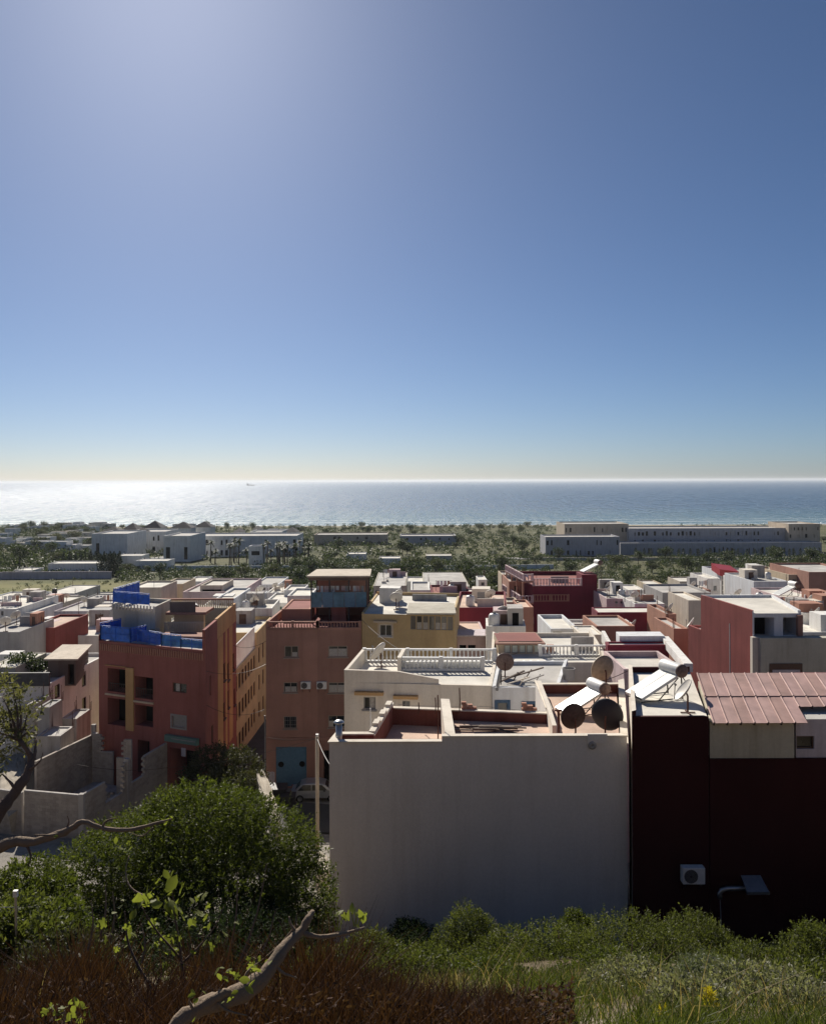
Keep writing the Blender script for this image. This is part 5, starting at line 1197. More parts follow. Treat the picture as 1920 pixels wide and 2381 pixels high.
for (x, y, d, s, lab) in ((645, 1850, 62, 1.25, 'taller black bin left of the blue gate'), (670, 1856, 61, .95, 'lower black bin in front of the blue gate')):
    p = at(x, y, d); bin_((p.x, d, g(p.x, d) + .1), lab, s)
mb = MB(); p = at(630, 1795, 66); k = 6; pts = []
for j in range(k + 1): pts += [(p.x - .3 + .6 * j / k, 66 + .06 * math.sin(j * 2), p.z), (p.x - .3 + .6 * j / k, 66 + .09 * math.sin(j * 2.3), p.z - 1.1)]
mb.grid(pts, [(2 * j, 2 * j + 1, 2 * j + 3, 2 * j + 2) for j in range(k)]); ob = tag(mb.build('hanging_cloth', W_LILAC), 'pale bluish cloth hanging at the corner of the brown building', 'cloth'); ob.modifiers.new('thick', 'SOLIDIFY').thickness = .01
# roof water tanks, antennas and small dishes dotted over the town
def antenna(x, y, d, h, label, zb):
    p = at(x, y, d); t = thing('antenna', label, 'antenna', (p.x, d, zb))
    mb = MB(); mb.tube([(p.x, d, zb), (p.x, d, p.z)], .025, 5); mb.build('mast', DMETAL, t)
    mb = MB(); mb.bar((p.x - .5, d, p.z - .1), (p.x + .5, d, p.z - .05), .03, .03)
    for i in range(5): mb.bar((p.x - .45 + .22 * i, d - .3, p.z - .1 + .01 * i), (p.x - .45 + .22 * i, d + .3, p.z - .1 + .01 * i), .015, .015)
    mb.build('aerial', FR_GREY, t)
antenna(1492, 1345, 132, 4, 'tall thin aerial right of the burgundy tower', 25)
antenna(358, 1330, 121, 4, 'thin dark aerial on the plain beige tower', zat(1366, 121))
antenna(1247, 1310, 119, 3, 'thin aerial on the burgundy tower corner', MT.zr)
for i, (x, y, d, dia, az, m, lab) in enumerate([(1900, 1345, 134, 1.6, -1.2, DISHW, 'white dish on the roof of the big brown building'), (1560, 1415, 90, 1.2, -.9, DISHW, 'small white dish on the orange brick house'), (1610, 1450, 72, 1.1, -1.2, DISHW, 'white dish fixed at the edge of the tall red wall'), (1475, 1452, 76, 1.0, -1.0, DISHW, 'little white dish on the terracotta block'), (605, 1372, 112, 1.2, -.7, DISHW, 'white dish at the far end of the street'), (590, 1390, 100, 1.2, .9, DISHW, 'white dish over the white apartment block')]):
    p = at(x, y, d); dish('satellite_dish', lab, (p.x, d, p.z - .9), dia, az, R(35), m, mast=.4)
for i, (x, y, d, lab) in enumerate([(920, 1398, 76, 'dark water tank on the mustard house roof'), (127, 1378, 174, 'dark tank on the grey house at the field edge')]):
    p = at(x, y, d); mb = MB(); mb.lathe([(.001, 0), (.5, 0), (.52, .1), (.52, 1.0), (.4, 1.15), (.15, 1.2), (.14, 1.28), (.001, 1.28)], 14, None, (p.x, d, p.z - .3)); tag(mb.build('water_tank', DISHK), lab, 'water tank')

for b_, k_ in ((W1, 4), (W2, 5), (YB, 3), (Y2, 4), (HB, 3), (MT, 1), (Fh, 2), (L8, 3)): clutter(b_, k_, 900 + k_, tall=1.6)
# small dishes, tanks and poles on the farther roofs
rq = random.Random(77); proto = {}
for i, b_ in enumerate(CLUT + [W1, Y2, W1, HB]):
    for kind in rq.sample(['dish', 'tank', 'pole', 'dish', 'line'], 2):
        q = uvz(b_, rq.uniform(.15, .85), rq.uniform(.1, .7))
        if kind not in proto:
            if kind == 'dish': o = dish('satellite_dish', 'small pale dish on a roof of the farther town houses', (0, 0, 0), 1.1, R(-40), R(35), DISHW, mast=.5)
            elif kind == 'tank':
                o = thing('water_tank', 'small roof tank on the farther town houses', 'water tank'); mb = MB(); mb.lathe([(.001, 0), (.45, 0), (.47, .1), (.47, .9), (.35, 1.05), (.001, 1.1)], 12); mb.build('drum', WPAINT, o, True); mb = MB(); mb.lathe([(.14, 1.08), (.14, 1.18), (.001, 1.18)], 10); mb.build('cap', DMETAL, o)
            elif kind == 'pole':
                o = thing('roof_pole', 'thin aerial pole on the farther town houses', 'pole'); mb = MB(); mb.tube([(0, 0, 0), (.03, 0, 2.6)], .035, 5); mb.build('mast', RUST, o); mb = MB(); mb.bar((-.4, 0, 2.4), (.4, 0, 2.45), .03, .03); mb.bar((-.3, 0, 2.1), (.3, 0, 2.1), .03, .03); mb.build('aerial', DMETAL, o)
            else:
                o = thing('clothes_line', 'clothes line with washing on the farther roofs', 'clothes line'); mb = MB()
                for x in (-1.2, 1.2): mb.bar((x, 0, 0), (x, 0, 1.6), .06, .06)
                mb.bar((-1.2, 0, 1.55), (1.2, 0, 1.55), .02, .02); mb.build('frame', DMETAL, o)
                for k in range(4): mb = MB(); mb.box((-.85 + .55 * k, 0, 1.2 - .1 * (k % 2)), (.42, .02, .65 + .2 * (k % 2))); mb.build('cloth', [W_WHITE, W_COOL, W_PINK, W_TERRA][k], o)
            o['group'] = {'dish': 'small dishes on the farther roofs', 'tank': 'tanks on the farther roofs', 'pole': 'poles on the farther roofs', 'line': 'clothes lines on the farther roofs'}[kind]
            proto[kind] = o
        else: o = copy_tree(proto[kind])
        o.location = q; o.rotation_euler.z = rq.uniform(-.7, .7)
# ================================================================== far coast: hotels, villas, walls
hr = random.Random(3)
def hotel(label, xl, xr, ytop, d, depth, mat, floors=3, bays=None, roof=RF_GREY, skew=0, pil=True, name='hotel'):
    poly = front(xl, xr, ytop, d, depth, skew); zt = zat(ytop, d, (xl + xr) / 2); zb = min(g(*p) for p in poly) - 1
    b = Bld(name, label, poly, zb, zt - .6, mat, roof, .6, cat='hotel', t=.4)
    p, dd, nn, L = b.frame(0); gb = g((xl + xr) / 2 / 10, d); H = (zt - zb - 1.6) / floors
    bays = bays or max(3, int(L / 4.5))
    for f in range(floors):
        for i in range(bays):
            u = L * (i + .5) / bays; z = zb + 1.6 + f * H
            w_ = L / bays * hr.choice([.14, .2, .24, .3]); h_ = H * hr.choice([.4, .46, .52])
            if hr.random() > .3: b.opu(0, u - w_, u + w_, z + H * .12, z + H * .12 + h_, 'recess', depth=hr.choice([.25, .5]), lit=hr.random() < .4)
    b.finish()
    return b
HB_GREY = plaster('hotel_grey', (.42, .42, .45), var=.1); HB_TAN = plaster('hotel_tan', (.54, .45, .35), var=.1); HB_WHITE = plaster('hotel_white', (.70, .70, .69), var=.1)
hotel('long grey seaside hotel block on the right', 1462, 1832, 1228, 450, 22, HB_GREY, 3, 40)
hotel('tan end wing of the long hotel at its right', 1833, 1906, 1218, 446, 26, HB_TAN, 4, 8)
hotel('tan terraced wing of the long hotel at its left', 1312, 1461, 1218, 455, 26, HB_TAN, 3, 16)
hotel('lower grey front wing of the seaside hotel', 1268, 1440, 1248, 420, 18, HB_GREY, 2, 18)
hotel('low dark hotel gallery below the long block', 1442, 1910, 1262, 432, 12, HB_GREY, 1, 46)
hotel('blue-grey plain hotel slab left of the palms', 213, 296, 1241, 420, 30, HB_WHITE, 1, 3)
hotel('low pale hotel wing behind the plain slab', 296, 385, 1236, 470, 26, HB_WHITE, 2, 8)
hotel('grey hotel block with tall end wall beside the palms', 380, 442, 1246, 400, 30, HB_WHITE, 1, 3)
hotel('wide pale hotel front with flat roofs behind the palms', 442, 690, 1246, 440, 26, HB_WHITE, 2, 22)
hotel('upper pale hotel wing with long white cornice', 582, 655, 1236, 480, 20, HB_WHITE, 1, 8)
hotel('small pale gate tower of the hotel among palms', 578, 610, 1270, 355, 7, HB_WHITE, 2, 1)
hotel('low pale beach hotel in the middle of the shore', 730, 900, 1243, 520, 22, HB_TAN, 2, 16)
hotel('second low pale beach hotel right of the middle', 930, 1060, 1246, 500, 20, HB_GREY, 2, 12)
DTILE = plaster('dark_roof_tiles', (.055, .05, .058), var=.2)
def hip(label, x0, x1, y, d, dep, h):
    """dark hipped roof pavilion standing on the hotel"""
    a, b = at(x0, y, d), at(x1, y, d); t = thing('roof_pavilion', label, 'roof', (a.x, d, g(a.x, d)))
    mb = MB(); mb.prism([(a.x + .6, d + .6), (b.x - .6, d + .6), (b.x - .6, d + dep - .6), (a.x + .6, d + dep - .6)], g(a.x, d) - 1, a.z); mb.build('wall', HB_WHITE, t)
    mx = min(b.x - a.x, dep) * .5; mb = MB(); z = a.z + .003
    P = [(a.x, d, z), (b.x, d, z), (b.x, d + dep, z), (a.x, d + dep, z), (a.x + mx, d + dep / 2, z + h), (b.x - mx, d + dep / 2, z + h)]
    mb.grid(P, [(0, 1, 5, 4), (1, 2, 5), (2, 3, 4, 5), (3, 0, 4), (3, 2, 1, 0)]); mb.build('roof', DTILE, t)
for i, (x0, x1, y, d, h, lab) in enumerate([(222, 285, 1240, 450, 3.2, 'long dark tiled roof behind the plain hotel slab'), (282, 318, 1232, 500, 4, 'pointed dark roof left of the hotel middle'), (312, 335, 1240, 470, 3, 'small dark peaked roof before the pointed one'), (330, 375, 1228, 520, 4.5, 'highest dark peaked roof of the left hotel'), (395, 445, 1228, 560, 4, 'dark roof line above the grey hotel block'), (448, 492, 1226, 580, 4, 'dark roof further right along the shore'), (540, 562, 1238, 500, 2.5, 'little dark roof on the wide pale hotel'), (585, 605, 1232, 540, 2.5, 'left little dark roof above the white cornice'), (660, 690, 1238, 500, 3, 'right little dark roof above the palms')]): hip(lab, x0, x1, y, d, 14, h)
# far low walls and sheds
def wallrun(label, pts, h, th, mat, name='boundary_wall'):
    mb = MB()
    for a, b in zip(pts[:-1], pts[1:]):
        a, b = Vector(a), Vector(b); k = max(1, int((b - a).length / 12))
        for i in range(k):
            p, q = a.lerp(b, i / k), a.lerp(b, (i + 1) / k); z = min(g(p.x, p.y), g(q.x, q.y)); d = (q - p).normalized(); s = Vector((d.y, -d.x)) * th / 2
            mb.prism([(v.x, v.y) for v in (p + s, q + s, q - s, p - s)], z - .5, max(g(p.x, p.y), g(q.x, q.y)) + h)
    return tag(mb.build(name, mat), label, 'wall')
wallrun('long lilac-grey boundary wall along the far edge of the field', [(-190, 298), (-110, 298)], 2.6, .4, W_LILAC)
wallrun('low pale boundary wall in front of the hotel palms', [(-108, 338), (-20, 346), (60, 350)], 1.8, .4, W_COOL)
wallrun('pale wall along the avenue below the right hotel', [(60, 388), (190, 394), (320, 398)], 1.4, .4, W_BEIGE)
for (xl, xr, y, d, m, lab) in ((112, 236, 1310, 318, W_WHITE, 'low white service building behind the boundary wall'), (30, 75, 1326, 310, W_WHITE, 'white garden pavilion at the far left wall'), (270, 330, 1292, 350, W_WHITE, 'pale flat car park shed right of the dark trees'), (315, 390, 1304, 335, W_WHITE, 'long low white roof near the hotel entrance'),
                               (805, 850, 1288, 390, W_WHITE, 'bright small white house near the shore in the middle'), (880, 930, 1298, 370, W_WHITE, 'white low house row in the middle trees'), (990, 1050, 1292, 380, W_BEIGE, 'pale low house among the middle trees')):
    S_(lab, xl, xr, y, d, 10, m, RF_WHITE, .3)
rv = random.Random(11)
for i in range(64):
    d = rv.uniform(430, 830); x = rv.uniform(-20, 215) if i < 44 else rv.uniform(215, 700); X = at(x, 1200, d).x; w = rv.uniform(6, 13); z = g(X, d)
    b = Bld('villa', 'small pale villa among the trees of the far left resort' if i < 44 else 'small pale house in the greenery behind the shore hotels', [(X, d), (X + w, d), (X + w, d + 9), (X, d + 9)], z - 1, z + rv.uniform(3.4, 6), [W_WHITE, W_CREAM, W_COOL][i % 3], RF_WHITE, .4, cat='villa', group='villas of the far left resort' if i < 44 else 'small houses behind the shore hotels')
    for k in range(2): b.opu(0, 1.0 + k * w * .5, 2.4 + k * w * .5, z + 1, z + 2.6, 'recess', depth=.5)
    b.finish()

# ================================================================== trees
def leaf_quads(rng, C, size, aspect=1.6, up=.3, droop=None):
    """one quad per centre in C, random facing; returns verts, faces"""
    n = len(C); d = rng.normal(size=(n, 3)); d[:, 2] += up; d /= np.linalg.norm(d, axis=1)[:, None]
    r = rng.normal(size=(n, 3)); s = np.cross(d, r); s /= np.linalg.norm(s, axis=1)[:, None]
    L = size * rng.uniform(.6, 1.3, n)[:, None]; W = L / aspect
    V = np.stack([C - d * L / 2, C + s * W / 2, C + d * L / 2, C - s * W / 2], 1).reshape(-1, 3)
    return V, np.arange(4 * n).reshape(-1, 4)
def crown_points(rng, blobs, n, shell=.55):
    vol = np.array([b[3] * b[4] * b[5] for b in blobs]) ** .7; idx = rng.choice(len(blobs), n, p=vol / vol.sum())
    B = np.array(blobs)[idx]; d = rng.normal(size=(n, 3)); d /= np.linalg.norm(d, axis=1)[:, None]
    r = (shell + (1.03 - shell) * rng.random(n) ** .6)[:, None]; r = np.where(rng.random(n)[:, None] < .07, r * rng.uniform(1.0, 1.16, n)[:, None], r)
    return B[:, :3] + d * r * B[:, 3:6], d
def tube_np(mb, path, rad, n=6): mb.tube(path, rad, n)
def join_np(name, V, Fq, nleaf_mat, mb, mats):
    """leaf quads (material 0) plus the quads of an MB (material 1) in one mesh"""
    v2 = np.array(mb.v, float).reshape(-1, 3) if mb.v else np.zeros((0, 3)); f2 = [f for f in mb.f if len(f) == 4]
    F2 = np.array(f2, int).reshape(-1, 4) + len(V)
    return np_mesh(name, np.concatenate([V, v2]), np.concatenate([Fq, F2]), mats, mi=np.concatenate([np.zeros(len(Fq)), np.ones(len(F2))]))
BARK = plaster('bark', (.11, .085, .065), var=.3, streak=.3, bstr=1.0)
LF_FAR = leafm('foliage_far', (.030, .045, .022), (.075, .092, .042), .25)
LF_FAR2 = leafm('foliage_far_olive', (.05, .06, .03), (.11, .115, .06), .25)
LF_CYP = leafm('foliage_cypress', (.018, .028, .02), (.04, .055, .03), .15)
LF_PALM = leafm('foliage_palm', (.03, .045, .022), (.07, .085, .04), .25)
def far_tree(seed, h, w, mat, n=900, leaf=.55):
    rng = np.random.default_rng(seed); rr = random.Random(seed)
    blobs = [(rr.uniform(-.3, .3) * w, rr.uniform(-.3, .3) * w, h * rr.uniform(.45, .82), w * rr.uniform(.22, .36), w * rr.uniform(.22, .36), h * rr.uniform(.14, .25)) for _ in range(8)]
    C, _ = crown_points(rng, blobs, n, .3); V, Fq = leaf_quads(rng, C, leaf, 1.4)
    mb = MB(); mb.tube([(0, 0, -.5), (.1, 0, h * .3), (0, .1, h * .6)], [.22, .17, .09], 5, False)
    for k in range(4): a = k * 1.6; mb.tube([(0, 0, h * .35), (math.cos(a) * w * .25, math.sin(a) * w * .25, h * .65)], [.1, .04], 4, False)
    return join_np('tree', V, Fq, 0, mb, [mat, BARK])
def palm_mesh(seed, h):
    rr = random.Random(seed); mb = MB(); lean = rr.uniform(-.4, .4)
    mb.tube([(0, 0, -.3), (lean * .4, 0, h * .5), (lean, 0, h)], [.26, .2, .2], 6, False)
    V = []; Fq = []
    for k in range(26):
        a = rr.uniform(0, 6.28); el = rr.uniform(-.5, 1.2); L = rr.uniform(1.8, 2.6); prev = Vector((lean, 0, h)); dirv = Vector((math.cos(a) * math.cos(el), math.sin(a) * math.cos(el), math.sin(el)))
        side = Vector((-math.sin(a), math.cos(a), 0))
        for j in range(4):
            nx = prev + dirv * L / 4; w0, w1 = .42 * (1 - j / 4.5), .42 * (1 - (j + 1) / 4.5); n = len(V)
            V += [prev - side * w0, prev + side * w0, nx + side * w1, nx - side * w1]; Fq.append((n, n + 1, n + 2, n + 3)); prev = nx; dirv = (dirv + Vector((0, 0, -.32))).normalized()
    return join_np('palm', np.array([tuple(v) for v in V]), np.array(Fq), 0, mb, [LF_PALM, BARK])
def cypress_mesh(seed, h, w):
    rng = np.random.default_rng(seed); n = 700; t = rng.random(n); rad = w * .5 * np.sin(np.clip(t * 2.6 + .35, 0, math.pi)) * rng.random(n) ** .4; a = rng.uniform(0, 6.28, n)
    C = np.stack([np.cos(a) * rad, np.sin(a) * rad, .4 + t * (h - .4)], 1); V, Fq = leaf_quads(rng, C, .45, 2.2, 1.6)
    mb = MB(); mb.tube([(0, 0, -.3), (0, 0, h * .6)], [.14, .05], 5, False)
    return join_np('cypress', V, Fq, 0, mb, [LF_CYP, BARK])
TREES = [far_tree(s, h, w, m) for s, h, w, m in ((1, 6.0, 6.5, LF_FAR), (2, 7.5, 7.0, LF_FAR), (3, 5.0, 6.0, LF_FAR2), (4, 6.5, 8.0, LF_FAR2), (5, 4.0, 5.5, LF_FAR), (6, 8.5, 6.5, LF_FAR))]
PALMS = [palm_mesh(20 + i, h) for i, h in enumerate((6, 7.5, 9))]
CYPS = [cypress_mesh(40 + i, h, w) for i, (h, w) in enumerate(((8, 1.8), (9, 2.0), (6.5, 2.6)))]
def plant_tree(me, name, X, Y, s, label, cat, group, zoff=0):
    o = bpy.data.objects.new(name, me); COL.objects.link(o); o.location = (X, Y, g(X, Y) + zoff); o.rotation_euler.z = RNG.uniform(0, 6.28); o.scale = (s * RNG.uniform(.9, 1.15), s * RNG.uniform(.9, 1.15), s)
    return tag(o, label, cat, group)
def scatter(n, x0, x1, d0, d1, seed, label, group, kinds, smin=.7, smax=1.25, keep=None, bias=1.0):
    rr = random.Random(seed); k = 0; tries = 0
    while k < n and tries < n * 12:
        tries += 1; d = d0 + (d1 - d0) * rr.random() ** bias; x = rr.uniform(x0, x1); X = (x - CX) / F * d
        if keep and not keep(x, d): continue
        plant_tree(kinds[rr.randrange(len(kinds))], 'tree', X, d, rr.uniform(smin, smax), label, 'tree', group); k += 1
scatter(80, 640, 1180, 205, 345, 1, 'dark green tree in the dense belt between the town and the shore hotels', 'trees of the middle belt', TREES, .7, 1.15)
scatter(35, 1180, 1560, 190, 390, 2, 'dark bushy tree in the scrubland below the right hotel', 'trees of the right scrubland', TREES, .45, 1.0)
scatter(38, 1540, 1930, 190, 400, 3, 'dark round tree in the grove behind the right-hand houses', 'trees of the right grove', TREES, .6, 1.15)
scatter(50, -30, 225, 345, 760, 4, 'tree of the leafy resort on the far left', 'trees of the far left resort', TREES, .8, 1.35)
scatter(30, 200, 720, 430, 800, 5, 'tree between the pale hotels by the shore', 'trees around the shore hotels', TREES, .7, 1.1)
scatter(34, 690, 1270, 390, 800, 6, 'tree on the coastal plain in the middle of the shore', 'trees of the middle shore', TREES, .7, 1.15)
scatter(15, 280, 690, 290, 345, 7, 'bushy tree along the hotel wall beyond the field', 'trees along the hotel wall', TREES, .5, .9)
scatter(8, 1250, 1920, 470, 700, 8, 'tree behind the long right hotel', 'trees behind the long hotel', TREES, .6, .9)
for (x, d, s) in ((62, 205, .75), (200, 215, .6), (228, 200, .55), (520, 190, .7), (560, 200, .8), (600, 210, .75), (655, 190, .8), (720, 180, .8), (1190, 170, .7)):
    plant_tree(TREES[int(x) % 6], 'bush', (x - CX) / F * d, d, s, 'dark bush at the near edge of the field beyond the houses', 'bush', 'bushes at the field edge')
def woodland(name, label, seed, zones, mat):
    """one mass of scrub and trees that nobody could count"""
    rng = np.random.default_rng(seed); Vs = []
    for (n, x0, x1, d0, d1, r0, r1, q, lf) in zones:
        d = rng.uniform(d0, d1, n); X = (rng.uniform(x0, x1, n) - CX) / F * d; Z = gz(X, d); r = rng.uniform(r0, r1, n)
        o = rng.normal(size=(n, q, 3)); o /= np.linalg.norm(o, axis=2)[..., None]; o *= rng.uniform(.35, 1.0, (n, q))[..., None]
        C = np.stack([X, d, Z + r * .55], 1)[:, None, :] + o * np.stack([r * 1.15, r * 1.15, r * .75], 1)[:, None, :]
        V, _ = leaf_quads(rng, C.reshape(-1, 3), lf, 1.4); Vs.append(V)
    V = np.concatenate(Vs); o = link_mesh(name, np_mesh(name, V, np.arange(len(V)).reshape(-1, 4), mat)); tag(o, label, 'woodland', kind='stuff')
woodland('woodland', 'dense dark green scrub and tree mass between the town and the shore', 31, [(1000, 600, 1200, 190, 380, 1.2, 3.4, 50, .75), (420, 1180, 1560, 190, 410, .8, 2.6, 45, .6), (560, 1540, 1960, 190, 405, 1.2, 3.2, 50, .7), (60, 1700, 1960, 270, 390, 2, 4.5, 70, .8)], LF_FAR)
woodland('woodland', 'leafy mass of the far resort gardens and shore plain', 32, [(900, -60, 225, 340, 850, 1.6, 4.4, 36, 1.1), (160, -60, 290, 303, 345, .8, 2.6, 36, .7), (420, 200, 720, 400, 850, 1.4, 3.8, 36, 1.0), (700, 690, 1280, 380, 850, 1.4, 3.8, 36, 1.0), (160, 1270, 1960, 470, 830, 1.2, 3.0, 36, .9), (330, 270, 720, 285, 350, .8, 2.4, 36, .6)], LF_FAR)
woodland('scrub', 'low yellow-green scrub dotted over the field and the waste ground', 33, [(320, -60, 640, 200, 300, .3, 1.0, 24, .35), (420, 1150, 1960, 180, 420, .4, 1.2, 24, .4), (200, 640, 1250, 190, 420, .4, 1.2, 24, .4)], LF_FAR2)
rr = random.Random(5)
for i in range(34):
    d = rr.uniform(350, 400); x = rr.choice([rr.uniform(455, 700), rr.uniform(455, 700), rr.uniform(640, 720)]); plant_tree(PALMS[i % 3], 'palm_tree', (x - CX) / F * d, d, rr.uniform(.9, 1.25), 'palm tree in the hotel garden by the gate tower', 'palm tree', 'palms of the hotel garden')
for i in range(14):
    d = rr.uniform(465, 480); x = rr.uniform(1300, 1900); plant_tree(PALMS[i % 3], 'palm_tree', (x - CX) / F * d, d, 1.15, 'palm tree standing behind the long right hotel', 'palm tree', 'palms behind the long hotel')
for i in range(24): plant_tree(CYPS[i % 2], 'cypress_tree', (146 + i * 5.6 - CX) / F * 345, 345 + rr.uniform(-2, 2), .85, 'slim dark cypress in the row behind the service building', 'cypress', 'cypress row on the left')
for i in range(6): plant_tree(CYPS[2], 'cypress_tree', (238 + i * 7 - CX) / F * 312, 312 + rr.uniform(-2, 2), 1.25, 'broad dark cypress in the clump beside the service building', 'cypress', 'dark cypress clump on the left')
for i in range(26): plant_tree(CYPS[2], 'cypress_tree', (1480 + i * 16 - CX) / F * 418, 418 + rr.uniform(-3, 3), .7, 'low dark cypress hedge plant below the long hotel', 'cypress', 'hedge below the long hotel')
t = plant_tree(CYPS[2], 'cypress_tree', at(1148, 1400, 98).x, 98, 1.35, 'tall dark cypress left of the burgundy balconies', 'cypress', None); t.scale = (1.7, 1.7, 1.75)
plant_tree(TREES[0], 'roof_plant', at(40, 1560, 73).x, 73.5, .45, 'dark leafy plants on the roof of the white left house', 'plant', None, L8.zr - g(at(40, 1560, 73).x, 73.5) - .3)
plant_tree(TREES[4], 'roof_plant', at(88, 1560, 73).x, 74, .42, 'dark potted shrub beside the board cabin', 'plant', None, L8.zr - g(at(88, 1560, 73).x, 74) - .2)

# a ship far out
t = thing('ship', 'tiny dark ship on the bright horizon to the left', 'ship', (0, 0, 0)); mb = MB(); mb.grid([(-40, -5, 0), (40, -5, 0), (52, -5, 9), (-42, -5, 9), (-40, 5, 0), (40, 5, 0), (52, 5, 9), (-42, 5, 9)], [(0, 1, 2, 3), (5, 4, 7, 6), (3, 2, 6, 7), (1, 5, 6, 2), (4, 0, 3, 7)]); mb.build('hull', DISHK, t)
mb = MB(); mb.box((-28, 0, 16), (18, 8, 14)); mb.box((10, 0, 13), (2, 2, 20)); mb.build('bridge', FR_GREY, t); t.location = ((582 - CX) / F * 9000, 9000, -1)

# ================================================================== foreground vegetation
def sprigs(rng, blobs, n, twig, leaves, leaf, aspect=2.6, up=.5, shell=.6, cut=None):
    """sprigs of small leaves pointing out of the crown; returns V, F"""
    C, d = crown_points(rng, blobs, n, shell)
    if cut is not None:
        k = cut(C); C, d = C[k], d[k]; n = len(C)
    d = d + rng.normal(size=(n, 3)) * .45; d[:, 2] += up; d /= np.linalg.norm(d, axis=1)[:, None]
    t = np.tile(np.linspace(0, 1, leaves), n); C2 = np.repeat(C, leaves, 0) + np.repeat(d, leaves, 0) * (t * twig)[:, None]
    ld = np.repeat(d, leaves, 0) * .7 + rng.normal(size=(n * leaves, 3)) * .75; ld /= np.linalg.norm(ld, axis=1)[:, None]
    r = rng.normal(size=(n * leaves, 3)); s = np.cross(ld, r); s /= np.linalg.norm(s, axis=1)[:, None]
    L = leaf * (rng.uniform(.65, 1.3, n * leaves) * np.repeat(rng.choice([.7, .9, 1.1, 1.5], n), leaves))[:, None]; W = L / aspect; B = C2
    V = np.stack([B, B + ld * L * .5 + s * W / 2, B + ld * L, B + ld * L * .5 - s * W / 2], 1).reshape(-1, 3)
    return V, np.arange(len(V)).reshape(-1, 4)
LF_BIG = leafm('bush_leaf', (.035, .046, .010), (.105, .12, .028), .42)
LF_SCRUB = leafm('scrub_leaf', (.045, .055, .014), (.12, .13, .04), .42)
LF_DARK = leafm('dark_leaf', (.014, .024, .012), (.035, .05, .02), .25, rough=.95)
LF_PALE = leafm('pale_leaf', (.09, .095, .055), (.26, .25, .18), .4)
LF_OLIVE = leafm('olive_leaf', (.085, .085, .04), (.19, .175, .095), .35)
LF_GREY = leafm('grey_green_leaf', (.10, .115, .075), (.17, .18, .12), .3)
LF_FIG = leafm('fig_leaf', (.11, .13, .03), (.21, .22, .055), .5)
LF_DRY = leafm('dry_grass_red', (.022, .009, .006), (.085, .038, .022), .25)
LF_STRAW = leafm('dry_grass_straw', (.20, .135, .07), (.42, .31, .18), .4)
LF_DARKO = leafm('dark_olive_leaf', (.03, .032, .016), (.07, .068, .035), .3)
def bush(name, label, blobs, n, leaf, mat, seed, twig=.16, leaves=9, group=None, stem=True, up=.5, cat='bush'):
    rng = np.random.default_rng(seed); V, Fq = sprigs(rng, blobs, n, twig, leaves, leaf, up=up)
    cx = float(np.mean([b[0] for b in blobs])); cy = float(np.mean([b[1] for b in blobs])); o_ = Vector((cx, cy, g(cx, cy)))
    t = thing(name, label, cat, o_, group)
    me = np_mesh('foliage', V - np.array(o_), Fq, mat); link_mesh('foliage', me, t)
    if stem:
        mb = MB()
        for b in blobs: mb.tube([(cx, cy, o_.z - .4), (lerp(cx, b[0], .5), lerp(cy, b[1], .5), lerp(o_.z, b[2], .6)), (b[0], b[1], b[2] + b[5] * .3)], [.09, .06, .02], 5)
        mb.build('stem', BARK, t)
    return t
def blob(x, y, d, r, rz=None, ry=None):
    p = at(x, y, d); k = d / F; return (p.x, p.y, p.z, r * k, (ry or r) * k, (rz or r) * k)
D0 = 20.0
bush('round_bush', 'huge rounded green bush in the left foreground', [blob(470, 1955, 20.6, 150, 120), blob(330, 2010, 19.8, 150, 110), blob(600, 1985, 20.6, 130, 110), blob(215, 2060, 19.2, 110, 95), blob(690, 2080, 20.2, 85, 100), blob(480, 2080, 19.6, 210, 130), blob(400, 1900, 21.0, 70, 55), blob(540, 1900, 21.2, 80, 50), blob(690, 1995, 20.8, 60, 50), blob(640, 2160, 19.6, 120, 70), blob(300, 2150, 18.8, 160, 70), blob(720, 2130, 19.0, 55, 70)],
     17500, .066, LF_BIG, 101, .2, 9)
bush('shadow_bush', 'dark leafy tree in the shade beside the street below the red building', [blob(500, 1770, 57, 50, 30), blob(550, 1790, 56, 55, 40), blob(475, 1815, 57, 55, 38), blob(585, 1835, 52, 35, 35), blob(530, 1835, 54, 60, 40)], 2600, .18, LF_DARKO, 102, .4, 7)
bush('shade_foliage', 'added dark foliage with shade in its colour at the foot of the huge bush', [blob(450, 2175, 17.8, 200, 70), blob(600, 2215, 17.2, 150, 50), blob(280, 2190, 17.0, 140, 45), blob(520, 2230, 15.5, 190, 40), blob(690, 2200, 18.4, 70, 50)], 4500, .06, LF_DARK, 103, .18, 8)  # separate foliage added: the bush's self-shadow is put into darker leaves
# left scrub
for i, (x, y, d, r, rz, m, lab) in enumerate([(60, 2075, 17, 90, 55, LF_BIG, 'green bush at the left edge below the block ruin'), (25, 2190, 12.5, 110, 75, LF_SCRUB, 'bright green scrub at the lower left edge'), (120, 2180, 14, 80, 55, LF_BIG, 'green scrub between the lit rock and the huge bush'), (150, 2265, 10.5, 100, 45, LF_DARKO, 'low scrub above the dry grass at the lower left')]):
    bush('scrub_bush', lab, [blob(x, y, d, r, rz), blob(x + r * .5, y + rz * .3, d - .4, r * .7, rz * .6), blob(x - r * .5, y + rz * .35, d - .3, r * .6, rz * .6)], 1900, .07, m, 110 + i, .18, 8)
